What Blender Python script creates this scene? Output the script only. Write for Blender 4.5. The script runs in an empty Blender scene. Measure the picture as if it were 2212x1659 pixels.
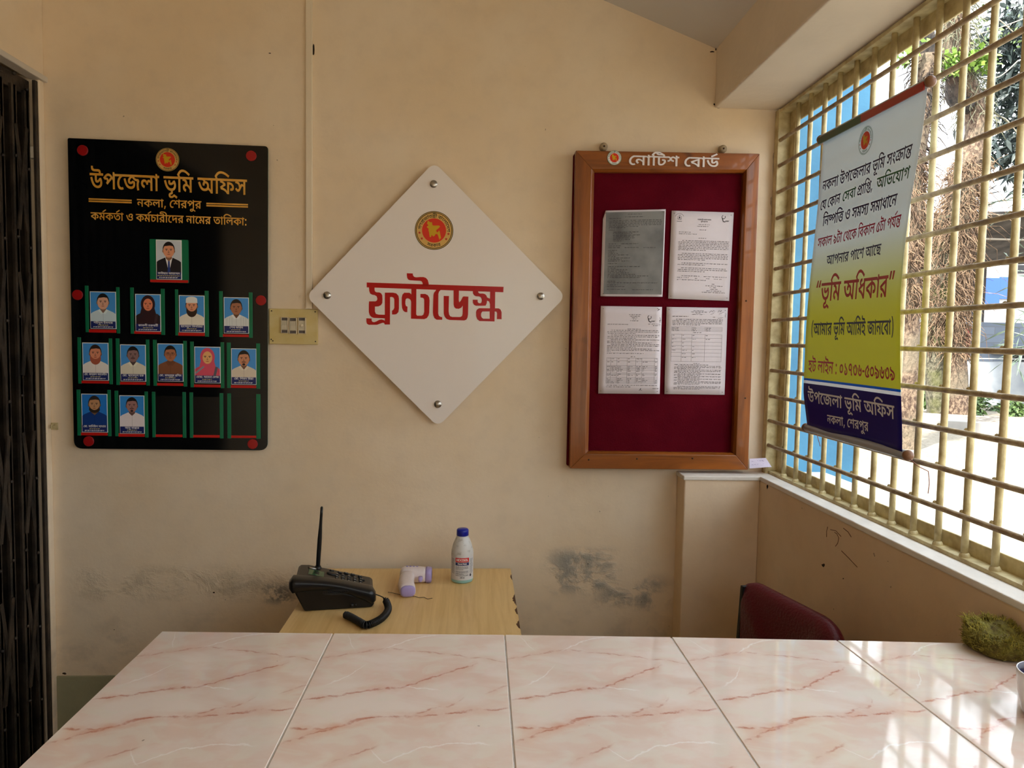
# Front desk corner of a land office: back wall with boards, grille window at the right, tiled counter in front
# letter outlines: id, contours, then per contour its point count and steps in font units
GLYPHS = [
0,2,24,509,622,-5,30,-13,20,-22,11,-34,4,-205,3,-51,10,-49,22,-33,31,-19,35,-11,68,5,56,106,
-7,-3,-32,11,-54,23,-23,19,-7,25,-5,210,-2,55,-8,40,-17,33,-34,12,-27,11,-74,57,740,622,0,-95,
-355,0,0,-148,7,-32,9,-9,14,-3,33,11,36,31,39,50,95,17,41,-73,23,-76,4,-53,-7,-60,-22,-53,
-17,-23,-44,-40,-27,-15,-30,-13,-71,-15,-74,0,-93,19,-57,27,-53,41,-50,56,-45,73,-40,92,-35,111,106,29,
56,-162,21,-41,45,-67,51,-45,27,-15,60,-18,67,0,31,7,27,11,41,35,20,47,1,55,-12,43,-32,49,
81,12,-51,-64,-64,-52,-48,-21,-48,-7,-27,2,-46,17,-32,35,-12,25,-8,48,-1,162,-284,0,0,95,1,1,
57,757,622,0,-95,-100,0,0,-527,-111,0,0,394,12,-56,-83,103,-47,43,-62,37,-66,12,-50,-7,-44,-19,-57,
-48,-35,-40,-5,14,39,20,22,6,58,-1,26,-10,19,-16,22,-43,-1,-68,-26,7,11,13,188,173,68,-69,-292,
-269,-78,74,89,83,-37,-48,-37,-24,26,36,7,19,-1,40,-10,15,-17,10,-21,3,-28,-5,-29,-13,-91,84,65,
74,43,40,68,43,49,17,54,5,34,-2,32,-6,51,-21,42,-27,63,-56,44,-48,-10,-11,-5,75,0,155,87,
0,23,-66,2,1,41,389,622,0,-95,-43,0,-22,-10,-44,-28,-42,-36,-32,-39,-31,-59,-15,-60,-1,-32,4,-58,
6,-24,23,-42,16,-18,18,-13,29,-11,29,-4,37,4,39,16,45,-84,-41,-21,-53,-11,-67,0,-32,6,-57,23,
-24,18,-41,45,-16,28,-22,66,-7,77,2,36,5,35,21,65,14,30,38,53,48,45,55,33,31,13,-64,-39,
-205,-4,0,95,3,2,63,425,42,-65,5,-61,16,-58,26,-53,39,-49,54,-44,69,-40,86,-34,105,106,29,56,
-154,42,-73,23,-29,51,-41,28,-14,61,-15,68,-1,52,14,20,13,18,21,11,26,4,30,-8,55,-16,37,80,
-3,-60,-51,-67,-34,-52,-12,-30,-1,-52,6,-22,8,-37,26,-25,39,-8,52,3,27,9,28,29,47,20,20,55,
36,-390,-1,0,95,987,0,0,-95,-410,3,-88,-40,-69,-47,-30,-41,-5,-24,4,-20,9,-13,30,-11,30,4,43,
20,38,28,124,-38,16,-76,0,-54,-12,-48,-24,-45,-18,-20,-21,-18,-55,-28,-71,-15,21,862,200,8,-89,26,-97,
-109,-23,-23,81,-14,109,3,85,9,50,14,44,-101,19,-78,34,-58,48,-43,61,114,14,37,-41,37,-22,24,-8,
57,-10,86,1,53,-88,-32,-78,4,1,57,769,622,0,-95,-99,0,0,-527,-112,0,0,323,19,-46,-26,36,-39,
30,-39,4,-26,-12,-17,-30,-3,-25,3,-33,-95,-7,-4,23,-16,39,-18,23,-22,17,-25,11,-29,3,-20,-2,-31,
-16,-11,-12,-8,-32,3,-24,10,-20,37,-31,54,-24,-34,-98,-52,19,-45,25,-37,30,-28,37,-21,57,-3,33,3,
31,21,52,38,39,52,25,60,9,36,-3,31,-6,48,-22,59,-52,-17,4,22,38,17,14,29,13,30,5,33,
-4,47,-21,36,-28,-17,-16,-5,151,-568,0,0,95,5,1,18,300,622,0,-95,-100,0,0,-527,-111,0,0,453,
-9,21,-26,32,-25,16,-39,5,0,95,41,-3,23,-10,27,-28,12,-22,-4,129,88,0,22,-66,6,3,34,434,
34,-66,5,-63,15,-59,26,-54,40,-51,55,-45,70,-40,89,-35,108,106,29,58,-158,21,-41,46,-63,25,-24,55,
-32,62,-16,65,-1,53,14,22,13,18,15,25,39,8,48,-6,49,-17,39,-23,29,83,82,45,-78,24,-78,2,
-84,-14,-56,-13,-26,-37,-45,-51,-34,-65,-22,23,398,267,-59,8,-24,10,-38,31,-19,44,-2,26,6,46,15,40,
104,-27,-12,-31,2,-30,10,-13,32,-9,37,7,18,10,19,15,42,55,93,15,0,-59,-64,-76,-23,-19,-50,-27,
-56,-15,4,749,622,0,-95,-759,0,0,95,7,1,32,-188,-253,-24,1,-46,11,-39,22,-26,34,-9,49,4,31,
13,26,21,21,43,21,50,9,0,109,104,0,0,-138,-36,-49,-36,2,-44,-8,-11,-11,-4,-15,4,-15,11,-11,
35,-9,55,11,46,29,41,40,100,-45,99,-56,-51,-77,-130,78,-47,-32,-26,-12,-60,-15,8,1,31,300,622,0,
-95,-100,0,0,-527,-111,0,0,527,-99,0,0,95,95,0,-65,83,66,94,70,66,51,29,89,22,67,0,62,
-9,93,-31,75,-39,148,-95,-58,-76,-133,88,-54,30,-51,21,-33,9,-69,7,-61,-8,-26,-10,-45,-30,-36,-39,-31,
-44,49,-68,9,2,42,646,622,0,-95,-99,0,0,-527,-111,0,0,132,17,-53,-53,71,-53,56,-35,27,-51,20,
-53,-1,-22,-11,-16,-18,-5,-26,6,-26,16,-20,16,-11,44,-20,-33,-101,-75,33,-41,33,-18,21,-23,46,-7,49,
3,32,8,28,13,24,39,37,24,12,52,15,27,2,34,-2,62,-15,41,-20,37,-27,35,-35,32,-41,-19,-11,
-2,327,-446,0,0,95,15,313,322,-3,-30,-109,29,-9,59,-22,41,-18,15,-42,20,-82,14,21,90,148,-37,47,
-26,19,-17,28,-42,9,-25,7,-27,10,3,15,945,622,0,-95,-100,0,0,-527,-111,0,-15,27,-38,48,-47,41,
-71,48,45,78,73,-51,56,-59,-3,395,-744,0,0,95,55,390,85,-75,8,-35,10,-35,14,-65,43,-30,30,-57,
77,-26,49,-47,117,106,31,52,-126,37,-62,20,-24,21,-21,47,-29,54,-15,30,-1,58,6,43,18,15,14,12,
16,11,27,4,32,-11,52,-14,20,-18,15,-20,9,-24,3,-23,-3,-17,-9,-10,-15,-4,-20,8,-37,-106,-17,-12,
38,-4,32,10,51,12,20,17,17,41,23,24,8,51,5,61,-6,27,-9,24,-11,42,-32,17,-19,26,-46,12,
-52,0,-55,-5,-26,-19,-48,-34,-42,-48,-32,-64,-21,11,338,442,-5,21,-24,36,-43,26,-29,9,56,44,46,-11,
67,-37,29,-34,9,-24,6,-27,11,1,32,300,622,0,-95,-100,0,0,-527,-111,0,0,527,-99,0,0,95,95,
0,-65,86,77,92,52,47,28,19,60,28,32,10,70,12,97,-2,84,-13,112,-36,90,-42,138,-76,-53,-79,-179,
96,-81,32,-91,21,-66,4,-56,-5,-50,-14,-42,-21,-53,-43,-44,-49,48,-67,12,1,55,877,622,0,-95,-728,0,
2,7,25,-7,71,-33,62,-42,33,-29,9,-76,-107,-48,-79,-43,-5,10,52,-12,101,-39,70,-41,60,-53,-2,373,
123,-4,79,-15,47,-17,43,-24,56,-51,26,-42,13,-47,-1,-57,-11,-30,-26,-35,-43,-25,-29,-6,-52,-2,-49,5,
5,96,66,1,20,12,9,16,3,20,-4,24,-14,22,-47,36,-29,11,-73,13,0,-395,-112,0,-66,69,-81,54,
-97,39,-117,25,-43,105,194,105,-89,46,-110,30,35,78,25,-24,-102,0,0,95,13,2,37,708,622,0,-95,-99,
0,0,-527,-111,0,0,330,24,-51,-43,48,-19,13,-17,4,-24,-8,-25,-28,-92,-141,-33,-32,-45,-20,-32,-3,-56,
10,-52,36,-40,50,-13,22,80,49,27,-40,28,-23,18,-3,28,8,30,31,90,141,25,28,26,15,31,5,28,
-4,41,-22,37,-34,-18,-3,-4,149,-508,0,0,95,14,253,255,-20,103,-19,42,-15,16,-18,13,-47,20,-104,18,
29,100,64,-30,93,-23,42,-22,29,-30,18,-39,14,-79,14,1,39,633,622,0,-95,-100,0,0,-527,-111,0,0,
222,19,-53,-51,59,-37,34,-38,28,-44,22,-49,10,-28,-4,-22,-11,-16,-18,-5,-26,5,-23,13,-20,56,-32,-51,
-96,-58,31,-44,41,-16,24,-18,51,-3,28,11,61,14,25,18,20,21,17,49,22,54,7,31,-1,59,-14,79,
-43,73,-66,-18,-8,-4,240,-432,0,0,95,15,3,17,848,622,0,-95,-325,0,1,-527,-111,0,-62,78,-80,65,
-95,48,-106,27,-46,110,199,99,105,42,107,34,-21,-34,0,58,-424,0,0,95,11,413,425,21,-25,-93,-31,-177,
-81,72,-22,97,-54,44,-36,38,-40,16,-22,-14,-8,-4,66,27,801,269,-3,-32,-10,-30,-26,-35,-20,-14,-24,-11,
-29,-6,-53,-2,-48,5,5,96,66,2,20,11,9,16,3,20,-5,26,-15,24,-52,35,-31,12,-79,18,1,97,
77,-15,35,-12,65,-30,28,-19,25,-20,39,-49,12,-27,16,1,7,216,132,7,-12,-23,-78,-63,-161,-92,0,29,
129,20,122,17,1,38,389,622,0,-95,-43,0,-22,-10,-44,-28,-42,-36,-32,-39,-31,-59,-15,-60,-1,-32,4,-58,
6,-24,23,-42,16,-18,18,-13,29,-11,29,-4,37,4,39,16,45,-84,-41,-21,-53,-11,-68,0,-31,6,-57,23,
-25,18,-40,45,-16,28,-22,66,-5,37,0,73,10,62,21,57,28,52,55,67,43,37,46,31,48,23,18,3,
10,710,622,0,-95,-99,0,0,-527,-112,0,0,509,5,22,-5,157,88,0,23,-66,31,352,629,51,-7,44,-19,
38,-32,44,-64,-1,-124,-53,87,-40,40,-22,13,-48,10,-30,-4,-24,-14,-16,-22,-6,-31,3,-23,11,-19,17,-16,
24,-11,70,-12,-11,-103,-33,3,-57,14,-43,25,-17,15,-25,37,-17,59,0,69,7,31,26,48,38,32,45,16,
26,80,629,57,-8,26,-10,45,-34,28,-45,7,-24,6,-58,-9,-56,-11,-27,-25,-36,-37,-29,-23,-10,-56,-13,-33,
-1,-11,103,55,7,42,19,15,16,9,18,2,19,-6,31,-18,23,-18,11,-48,8,-77,-10,-11,97,19,3,17,
627,622,0,-95,-100,0,0,-527,-111,0,-62,78,-81,64,-95,48,-108,28,-46,110,200,101,107,43,107,34,-20,-36,
0,57,-428,0,0,95,11,416,427,21,-24,-138,-50,-135,-65,96,-33,74,-42,45,-35,39,-42,17,-23,-15,-7,-4,
70,16,176,-10,-27,5,-22,15,-15,22,-4,27,4,27,15,22,22,15,27,5,27,-5,21,-14,15,-23,5,-27,
-5,-27,-15,-22,-21,-15,20,1,42,-298,-266,-33,3,-56,19,-36,28,-14,20,-8,23,-3,28,3,25,20,43,40,
31,59,16,69,1,32,-4,93,-26,91,-47,131,-93,-61,-72,-115,91,-53,31,-81,33,-61,9,-29,-3,-20,-9,-11,
-13,-4,-17,4,-18,11,-13,38,-9,26,3,21,10,16,15,12,19,13,42,3,113,112,0,-2,-83,-12,-63,-9,
-25,-25,-42,-32,-30,-42,-23,-55,-12,21,1,4,-284,730,339,187,47,-80,-334,-193,22,2,56,421,39,-86,10,-40,
12,-39,16,-71,51,-33,35,-59,89,-26,55,-46,135,106,30,53,-149,39,-74,22,-29,49,-45,27,-15,60,-18,34,
-2,71,9,28,11,21,15,17,19,18,48,-1,64,-11,29,-16,24,-21,18,-25,11,-27,4,-27,-4,-19,-10,-12,
-17,-4,-33,8,-34,-107,-17,-12,40,-4,36,10,54,13,21,17,18,44,25,26,8,58,6,65,-7,28,-9,50,
-28,21,-19,18,-21,27,-50,13,-57,2,-32,-7,-58,-20,-53,-35,-46,-49,-35,-31,-14,-35,-9,4,733,622,0,-95,
-743,0,0,95,23,2,43,523,629,76,-10,31,-13,26,-17,20,-22,15,-26,9,-30,3,-33,-3,-32,-9,-30,-29,
-47,-36,-36,-45,-30,-81,-37,-40,94,51,21,41,25,20,19,12,24,5,27,-5,25,-13,19,-21,11,-30,4,-58,
-10,-26,-12,-43,-30,-25,-33,-3,-15,9,-22,14,-9,25,-5,-24,-97,-61,15,-43,28,-19,24,-11,28,-4,30,10,
50,24,43,30,32,60,41,79,29,41,712,219,-4,-40,-12,-36,-20,-32,-28,-27,-36,-23,-41,-16,-47,-10,-52,-3,
-74,6,-69,17,-64,30,-30,20,-57,53,-26,32,-25,37,-47,88,-41,108,-18,62,106,30,42,-125,23,-52,48,-85,
55,-61,30,-22,32,-16,33,-12,75,-10,67,11,28,14,21,19,13,24,4,29,-3,23,-21,37,-38,27,-23,10,
104,46,39,-30,30,-35,15,-27,24,1,46,593,622,0,-95,-395,0,-3,-111,7,-257,12,-25,20,-13,29,-4,31,
4,30,11,37,24,45,49,20,45,3,29,-4,22,-11,14,-18,7,-65,4,-54,13,-65,40,-28,32,9,110,44,
-54,58,-33,48,-10,99,-5,44,-15,35,-32,11,-21,6,-24,0,-56,-12,-56,-40,-73,-57,-59,-44,-29,-48,-21,-81,
-11,-55,4,-21,6,-47,28,-13,14,-20,37,-12,58,-2,358,-96,0,0,95,25,1,52,300,527,-100,0,0,-527,
-111,0,0,527,-99,0,0,95,99,0,-13,53,-23,44,-33,35,-42,28,-51,21,-58,15,-66,8,-106,2,-56,-5,
-55,-15,-14,-11,-5,-12,4,-12,12,-6,209,-8,45,-12,34,-22,28,-44,8,-66,-103,0,-12,45,-31,17,-177,5,
-54,11,-24,10,-21,16,-14,19,-8,21,2,52,13,26,22,23,30,20,39,16,48,12,57,7,167,-2,88,-14,
77,-22,65,-31,52,-41,40,-51,26,-61,14,-71,97,0,26,1,31,635,622,0,-95,-446,0,0,-285,-23,20,62,
59,103,72,123,63,33,13,81,-71,-19,-39,-16,-51,-10,-67,2,-96,9,-55,22,-76,-109,-23,-16,54,-16,79,-5,
110,17,93,31,74,29,-37,-85,-43,-82,-53,-78,-62,-74,-67,-90,59,0,329,-88,0,0,95,27,2,16,156,399,
-29,5,-25,13,-13,15,-10,44,10,46,13,15,25,12,29,5,29,-5,25,-12,13,-15,10,-46,-10,-44,-13,-15,
-25,-13,16,156,-13,-29,4,-25,14,-13,14,-10,45,10,46,13,14,25,13,29,4,29,-4,25,-13,13,-14,10,
-46,-10,-45,-13,-14,-25,-14,28,3,43,883,622,0,-95,-396,0,1,-346,4,-22,12,-25,20,-13,29,-4,31,4,
48,21,51,46,23,36,10,27,3,29,-3,21,-10,16,-18,11,-26,3,-47,-5,-16,94,65,10,55,-1,26,-5,
42,-22,27,-34,9,-21,7,-51,-2,-28,-12,-53,-41,-73,-56,-59,-44,-29,-49,-20,-52,-11,-83,3,-48,18,-21,17,
-23,30,-10,20,-12,58,-1,358,-96,0,0,95,24,675,622,-5,27,-13,18,-22,10,-204,7,-50,9,-50,23,-33,
30,-19,36,-8,31,-2,36,6,59,103,-8,-1,-59,9,-35,9,-13,36,-20,67,-8,149,-3,82,-12,29,-34,10,
-21,7,-23,5,-50,32,300,622,0,-95,-100,0,0,-527,-111,0,0,527,-99,0,0,95,95,0,-65,83,67,94,
45,47,25,19,53,29,28,10,64,12,65,0,91,-16,61,-22,98,-52,112,-76,-59,-64,-121,78,-83,40,-81,19,
-69,0,-31,-7,-27,-10,-46,-31,-37,-40,-31,-45,49,-68,29,2,17,627,622,0,-95,-100,0,0,-527,-111,0,-62,
78,-81,64,-95,48,-108,28,-46,110,200,101,107,43,107,34,-20,-36,0,57,-428,0,0,95,11,416,427,21,-24,
-138,-50,-135,-65,96,-33,74,-42,45,-35,39,-42,17,-23,-15,-7,-4,70,30,1,57,740,622,0,-95,-355,0,0,
-148,7,-32,9,-9,14,-3,33,11,36,31,39,50,95,17,41,-73,23,-76,4,-53,-7,-60,-22,-53,-17,-23,-44,
-40,-27,-15,-30,-13,-71,-15,-74,0,-93,19,-57,27,-53,41,-50,56,-45,73,-40,92,-35,111,106,29,56,-162,21,
-41,45,-67,51,-45,27,-15,60,-18,67,0,31,7,27,11,41,35,20,47,1,55,-12,43,-32,49,81,12,-51,
-64,-64,-52,-48,-21,-48,-7,-27,2,-46,17,-32,35,-12,25,-8,48,-1,162,-284,0,0,95,31,3,10,135,316,
90,-64,81,-77,69,-85,57,-89,-87,-46,-78,105,-64,68,-49,43,-88,60,20,69,479,9,52,26,42,39,31,23,
10,53,8,53,-8,23,-10,39,-31,26,-42,9,-52,-9,-53,-26,-43,-39,-31,-23,-10,-53,-8,-53,8,-23,10,-39,
30,-26,44,16,158,479,5,-26,13,-19,19,-13,24,-4,24,4,20,13,12,20,5,25,-5,24,-12,19,-20,13,
-24,4,-24,-4,-19,-13,-13,-19,32,3,4,968,622,0,-95,-978,0,0,95,60,490,511,38,-2,56,-16,22,-13,
17,-17,14,-23,12,-73,0,-367,-112,0,-23,42,-15,12,-28,11,-64,3,-123,-15,-71,1,-60,11,-45,21,-20,16,
-32,44,-14,46,-5,81,11,70,108,-15,-8,-49,7,-73,10,-19,19,-19,24,-12,52,-7,62,4,77,12,61,-2,
47,-20,30,-31,0,267,-3,13,-12,17,-17,8,-25,2,-42,-8,-54,-33,-21,-30,-3,-14,8,-20,30,-7,37,3,
11,-86,-77,-9,-59,11,-24,14,-19,19,-12,26,-4,33,2,22,17,46,14,22,37,40,36,25,40,20,29,10,
27,780,423,61,-10,46,-28,28,-43,9,-54,-7,-47,-9,-22,-30,-42,-42,-32,-78,-32,-30,93,50,18,17,12,17,
21,5,23,-4,23,-11,16,-17,9,-20,2,-22,-2,-21,-9,-36,-29,-49,-72,-49,57,43,67,45,46,49,26,33,
3,41,521,280,-64,7,-28,9,-44,24,-81,56,-15,6,-30,0,-20,-17,-3,-14,10,-28,25,-26,-71,-71,-35,37,
-29,44,-10,54,2,26,17,41,30,29,48,20,30,3,28,-1,49,-13,130,-81,48,-11,25,4,19,12,12,19,
2,51,-18,43,-50,53,114,17,32,-37,26,-52,8,-30,2,-32,-7,-51,-8,-23,-13,-19,-16,-17,-21,-13,-26,-11,
4,747,622,0,-95,-757,0,0,95,52,434,-73,-84,7,-40,9,-40,12,-74,38,-35,25,-64,65,-29,41,-51,97,
103,40,41,-75,43,-60,23,-24,50,-39,56,-25,29,-7,64,-7,35,2,55,12,19,11,17,20,11,23,4,29,
-11,43,-12,17,-18,13,-22,8,-43,1,-26,-12,-13,-20,-2,-21,6,-27,-104,-15,-12,69,2,25,19,40,35,30,
23,10,52,12,63,0,30,-5,52,-18,22,-14,18,-15,29,-37,20,-58,1,-58,-13,-49,-11,-22,-33,-38,-47,-29,
-61,-18,34,2,17,660,622,0,-95,-99,0,0,-527,-111,0,-68,70,-83,53,-99,39,-120,25,-43,105,194,105,-89,
46,-110,30,35,78,25,-24,-102,0,0,95,18,450,527,-299,0,0,7,25,-7,71,-33,62,-42,33,-29,9,-76,
-107,-48,-79,-43,-5,9,89,-20,86,-37,52,-32,47,-37,38,-43,-17,-6,-5,75,35,2,61,803,622,0,-95,-99,
0,0,-425,-112,0,0,292,12,-56,-50,66,-48,53,-73,54,-53,19,-34,3,-50,-7,-22,-8,-41,-25,-72,-74,-5,
14,39,20,22,6,58,-1,25,-10,20,-16,21,-43,3,-38,-4,-30,-25,7,11,13,66,65,122,108,67,-69,-291,
-269,-79,74,89,83,-37,-48,-37,-24,26,36,7,19,3,19,-4,21,-10,15,-16,10,-21,3,-28,-5,-30,-13,-90,
84,43,51,64,63,68,43,49,17,54,5,34,-2,32,-6,51,-21,43,-27,62,-56,44,-48,-9,-11,-6,102,0,
128,88,0,23,-66,29,704,-43,-110,0,-10,22,-14,17,-37,22,-24,5,-60,1,-122,-14,-84,-1,-79,12,-49,21,
-41,34,-26,45,-12,81,11,86,107,-14,-9,-67,8,-46,9,-17,20,-19,58,-19,70,-1,126,15,57,0,45,-12,
20,-10,34,-31,0,117,112,0,36,4,38,297,629,67,-9,52,-23,45,-30,97,-95,27,-31,-41,-84,-62,77,-40,
39,-39,29,-41,20,-32,8,-34,3,-35,-3,-32,-9,-40,-19,-76,-63,-4,11,45,23,49,8,48,-11,19,-13,14,
-18,11,-50,-5,-39,-117,-55,29,29,9,18,3,21,-3,17,-10,13,-15,9,-35,2,-45,-18,-90,82,89,88,66,
44,72,24,7,525,451,-283,-234,-74,76,75,59,26,6,43,42,149,120,11,758,622,0,-95,-111,0,0,-324,-111,
47,0,155,5,68,-5,76,0,139,88,0,22,-66,51,460,-75,-67,4,-63,13,-59,21,-54,31,-49,40,-45,50,
-38,61,-33,70,104,36,33,-66,38,-57,21,-24,48,-39,27,-16,63,-20,110,-6,52,10,27,13,18,18,10,22,
4,25,-6,31,-16,25,-17,13,-20,7,-40,1,-14,-4,-19,-16,-6,-24,5,-30,-104,-16,-11,66,9,46,12,19,
15,16,41,23,25,8,55,6,61,-6,26,-8,45,-24,34,-32,12,-19,21,-56,-1,-63,-8,-32,-14,-28,-33,-37,
-49,-28,-66,-18,37,1,54,483,0,0,411,23,-50,-72,88,-38,34,-39,27,-52,20,-35,3,-57,-10,-41,-30,-36,
-37,-13,-2,20,12,54,16,35,2,53,-8,22,-9,33,-28,23,-47,4,-31,-3,-29,-21,-54,-43,-50,-29,-24,-76,
-48,-66,94,73,38,40,31,12,20,5,21,-4,17,-9,13,-17,9,-24,3,-44,-6,-47,-20,-96,78,52,70,57,
56,72,39,65,10,62,-8,29,-9,41,-21,41,-30,84,-82,-34,11,-4,198,88,0,22,-66,100,0,0,-95,-99,
0,0,-527,38,5,29,253,249,-59,5,-52,16,-23,11,-39,30,-28,39,-15,48,-2,27,9,53,25,45,18,19,
20,16,48,26,53,17,55,8,49,13,37,0,29,-8,27,-11,47,-32,33,-43,12,-25,7,-29,0,-63,-7,-29,
-27,-49,-20,-20,-47,-32,-87,-27,22,285,537,-49,-5,-42,-17,-30,-26,-14,-26,-4,-31,3,-26,10,-21,17,-19,23,
-14,61,-11,48,6,41,18,17,13,14,15,14,27,5,31,-3,25,-10,22,-16,17,-22,12,-29,8,10,161,548,
78,-40,74,-48,68,-54,58,-57,-50,-53,-62,60,-71,56,-77,50,-81,41,6,273,554,-109,-23,-174,-4,0,95,342,
0,7,-68,58,1128,622,0,-95,-99,0,0,-527,-112,0,0,394,12,-56,-50,66,-64,67,-57,40,-53,19,-60,1,
-46,-13,-60,-41,-53,-58,-6,14,61,26,58,-1,26,-10,19,-16,14,-20,8,-23,3,-24,-4,-44,-25,7,11,13,
66,65,122,108,67,-68,-292,-268,-78,72,89,83,-37,-48,-37,-24,26,36,7,19,3,19,-4,21,-10,15,-16,10,
-21,3,-28,-5,-30,-13,-51,128,73,72,57,38,48,18,30,5,65,0,62,-17,63,-37,42,-35,65,-69,-9,-11,
-6,102,0,128,88,0,23,-66,39,3,38,526,511,71,-9,28,-11,42,-34,13,-22,10,-53,-3,-28,-8,-26,-27,
-40,-33,-31,-42,-26,-76,-32,-39,89,89,38,16,14,10,17,3,20,-3,18,-11,13,-19,9,-56,1,-75,-27,-19,
-13,-23,-25,-3,-12,8,-18,35,-10,-25,-98,-57,14,-41,26,-17,22,-11,25,-4,27,11,49,29,44,45,36,40,
22,78,24,36,700,168,-4,-36,-12,-33,-20,-29,-29,-24,-35,-20,-42,-15,-101,-11,-71,5,-66,15,-32,11,-60,33,
-29,21,-53,54,-69,111,-39,96,-17,55,105,30,38,-109,43,-84,50,-63,57,-43,31,-14,70,-17,74,0,60,17,
22,15,13,20,4,25,-6,26,-18,22,-60,31,101,45,39,-25,30,-31,15,-24,4,769,622,0,-95,-779,0,0,
95,40,1,28,284,622,0,-95,-77,0,60,20,-37,-36,-30,-40,-15,-49,1,-63,30,-160,-3,-76,-12,-45,-25,-41,
-41,-35,-49,-27,-89,-27,-26,93,52,16,36,18,29,29,15,43,-2,78,-28,131,0,67,14,51,53,72,-2,-19,
-148,0,0,95,41,3,15,627,622,0,-95,-100,0,0,-527,-111,0,-62,78,-81,64,-95,48,-108,28,-46,110,148,
77,159,67,107,34,-22,-36,0,152,11,416,427,21,-24,-138,-50,-135,-65,96,-33,74,-42,45,-35,39,-42,17,-23,
-15,-7,-4,73,19,238,629,59,-5,-8,-90,-54,-1,-17,-8,-10,-13,-3,-15,6,-23,17,-19,18,-11,55,-20,-70,
-65,-72,43,-34,32,-24,47,-4,33,14,54,25,31,42,22,42,1,71,190,324,63,-7,27,-10,44,-30,29,-40,
9,-49,-6,-50,-20,-41,-31,-35,0,34,67,14,51,26,18,17,13,20,11,50,-4,30,-11,27,-32,32,-25,15,
-51,22,-209,67,-45,22,-29,27,-13,20,-7,22,-3,26,3,25,17,40,25,33,96,-41,-16,-21,-5,-21,6,-20,
8,-8,36,-18,158,-48,67,-25,51,-27,54,-43,28,-41,15,-57,1,-67,-16,-54,-13,-23,-37,-39,-22,-16,-54,-26,
-61,-18,-69,-12,-127,-6,-22,92,54,19,19,12,17,22,6,26,-4,25,-12,19,-21,12,-27,4,-25,-3,-16,-9,
-10,-13,-3,-16,8,-34,-103,-23,-12,36,-5,37,9,44,25,36,41,24,27,8,43,2,45,593,622,0,-95,-395,
0,1,-346,3,-22,12,-25,20,-13,29,-4,31,4,30,11,37,24,33,32,22,36,10,27,4,29,-4,21,-10,
16,-18,11,-26,3,-47,-5,-15,94,65,10,55,-1,26,-5,41,-22,27,-34,9,-21,7,-51,-2,-28,-12,-53,-40,
-73,-57,-59,-44,-29,-74,-27,-55,-5,-55,4,-21,6,-26,12,-22,17,-23,30,-9,20,-12,58,-2,358,-96,0,0,
95,24,386,622,-5,30,-13,20,-22,11,-180,7,-50,10,-50,22,-33,31,-19,35,-8,32,-2,36,5,56,105,-7,
-1,-52,9,-34,23,-23,19,-7,26,-5,180,-5,46,-12,19,-10,33,-34,12,-27,11,-74,44,2,18,700,622,0,
-95,-99,0,0,-527,-111,0,-70,77,-82,61,-95,46,-116,30,-28,107,56,-28,122,-26,63,-26,75,-45,77,-68,-2,
560,87,0,23,-66,44,221,625,34,-1,58,-12,46,-23,34,-31,12,-18,13,-27,9,-57,-4,-39,-12,-35,-20,-31,
-28,-28,-35,-23,-41,-19,-46,-14,-53,-9,-57,13,-32,50,100,21,55,22,22,15,17,16,19,38,3,21,-6,31,
-18,25,-18,12,-24,8,-61,-2,-22,-11,-13,-15,-5,-16,2,-13,6,-12,23,-20,-67,-74,-36,28,-15,18,-13,21,
-11,54,10,47,11,21,36,36,47,22,45,2,35,324,0,-76,7,-35,9,-63,29,-49,42,-36,56,-11,32,-7,
35,0,77,23,73,20,34,54,64,35,31,83,57,153,83,52,-71,-15,-34,5,-34,15,-18,24,-11,46,-3,44,
-72,-95,-59,-37,-33,-22,-40,-4,-25,5,-24,14,-21,16,-10,21,-7,60,0,41,-105,-56,-26,-63,-20,-69,-12,32,
331,95,67,6,58,14,10,-20,-66,17,-26,13,-36,36,-18,44,0,49,13,44,12,21,37,43,87,68,18,-52,
-27,3,-44,16,-42,39,-14,44,2,25,10,23,43,-11,-105,-59,-81,-66,-38,-47,-23,-51,-6,-27,1,-61,8,-28,
13,-23,19,-19,45,-27,27,-8,46,4,15,943,622,0,-95,-98,0,0,-527,-111,0,-15,27,-38,48,-47,41,-71,
48,45,78,73,-51,56,-59,-3,395,-744,0,0,95,55,390,85,-75,8,-35,10,-35,14,-65,43,-30,30,-57,77,
-26,49,-47,117,106,31,52,-126,37,-62,20,-24,21,-21,47,-29,54,-15,30,-1,58,6,43,18,15,14,12,15,
11,28,4,32,-11,52,-14,20,-18,15,-20,9,-24,3,-23,-3,-17,-9,-10,-15,-4,-20,8,-37,-106,-17,-12,38,
-4,32,10,51,12,20,17,17,41,23,24,8,51,5,61,-6,27,-9,24,-11,42,-32,17,-19,26,-46,12,-52,
0,-55,-5,-26,-19,-48,-34,-42,-48,-32,-64,-21,11,338,442,-5,21,-24,36,-43,26,-29,9,56,44,46,-11,67,
-37,29,-34,9,-24,6,-27,18,1234,622,0,-95,-99,0,0,-527,-112,0,0,457,-11,23,-24,31,-22,12,-38,4,
0,95,40,-4,22,-11,14,-11,23,-37,-4,129,88,0,23,-66,47,3,39,655,299,-9,-68,-12,-28,-26,-37,-33,
-30,-59,-33,-52,-16,-62,-11,-23,43,137,-22,111,-30,88,-33,-35,-87,-133,48,-132,33,-132,23,-134,13,11,96,139,
-12,42,1,72,10,54,19,21,13,32,29,14,23,11,51,-4,31,-11,25,-18,20,-40,19,-26,5,-57,-2,-11,
83,119,-2,26,-6,49,-21,40,-32,26,-39,15,-49,38,236,201,-54,5,-42,14,-30,25,-12,20,-10,23,-8,43,
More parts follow.
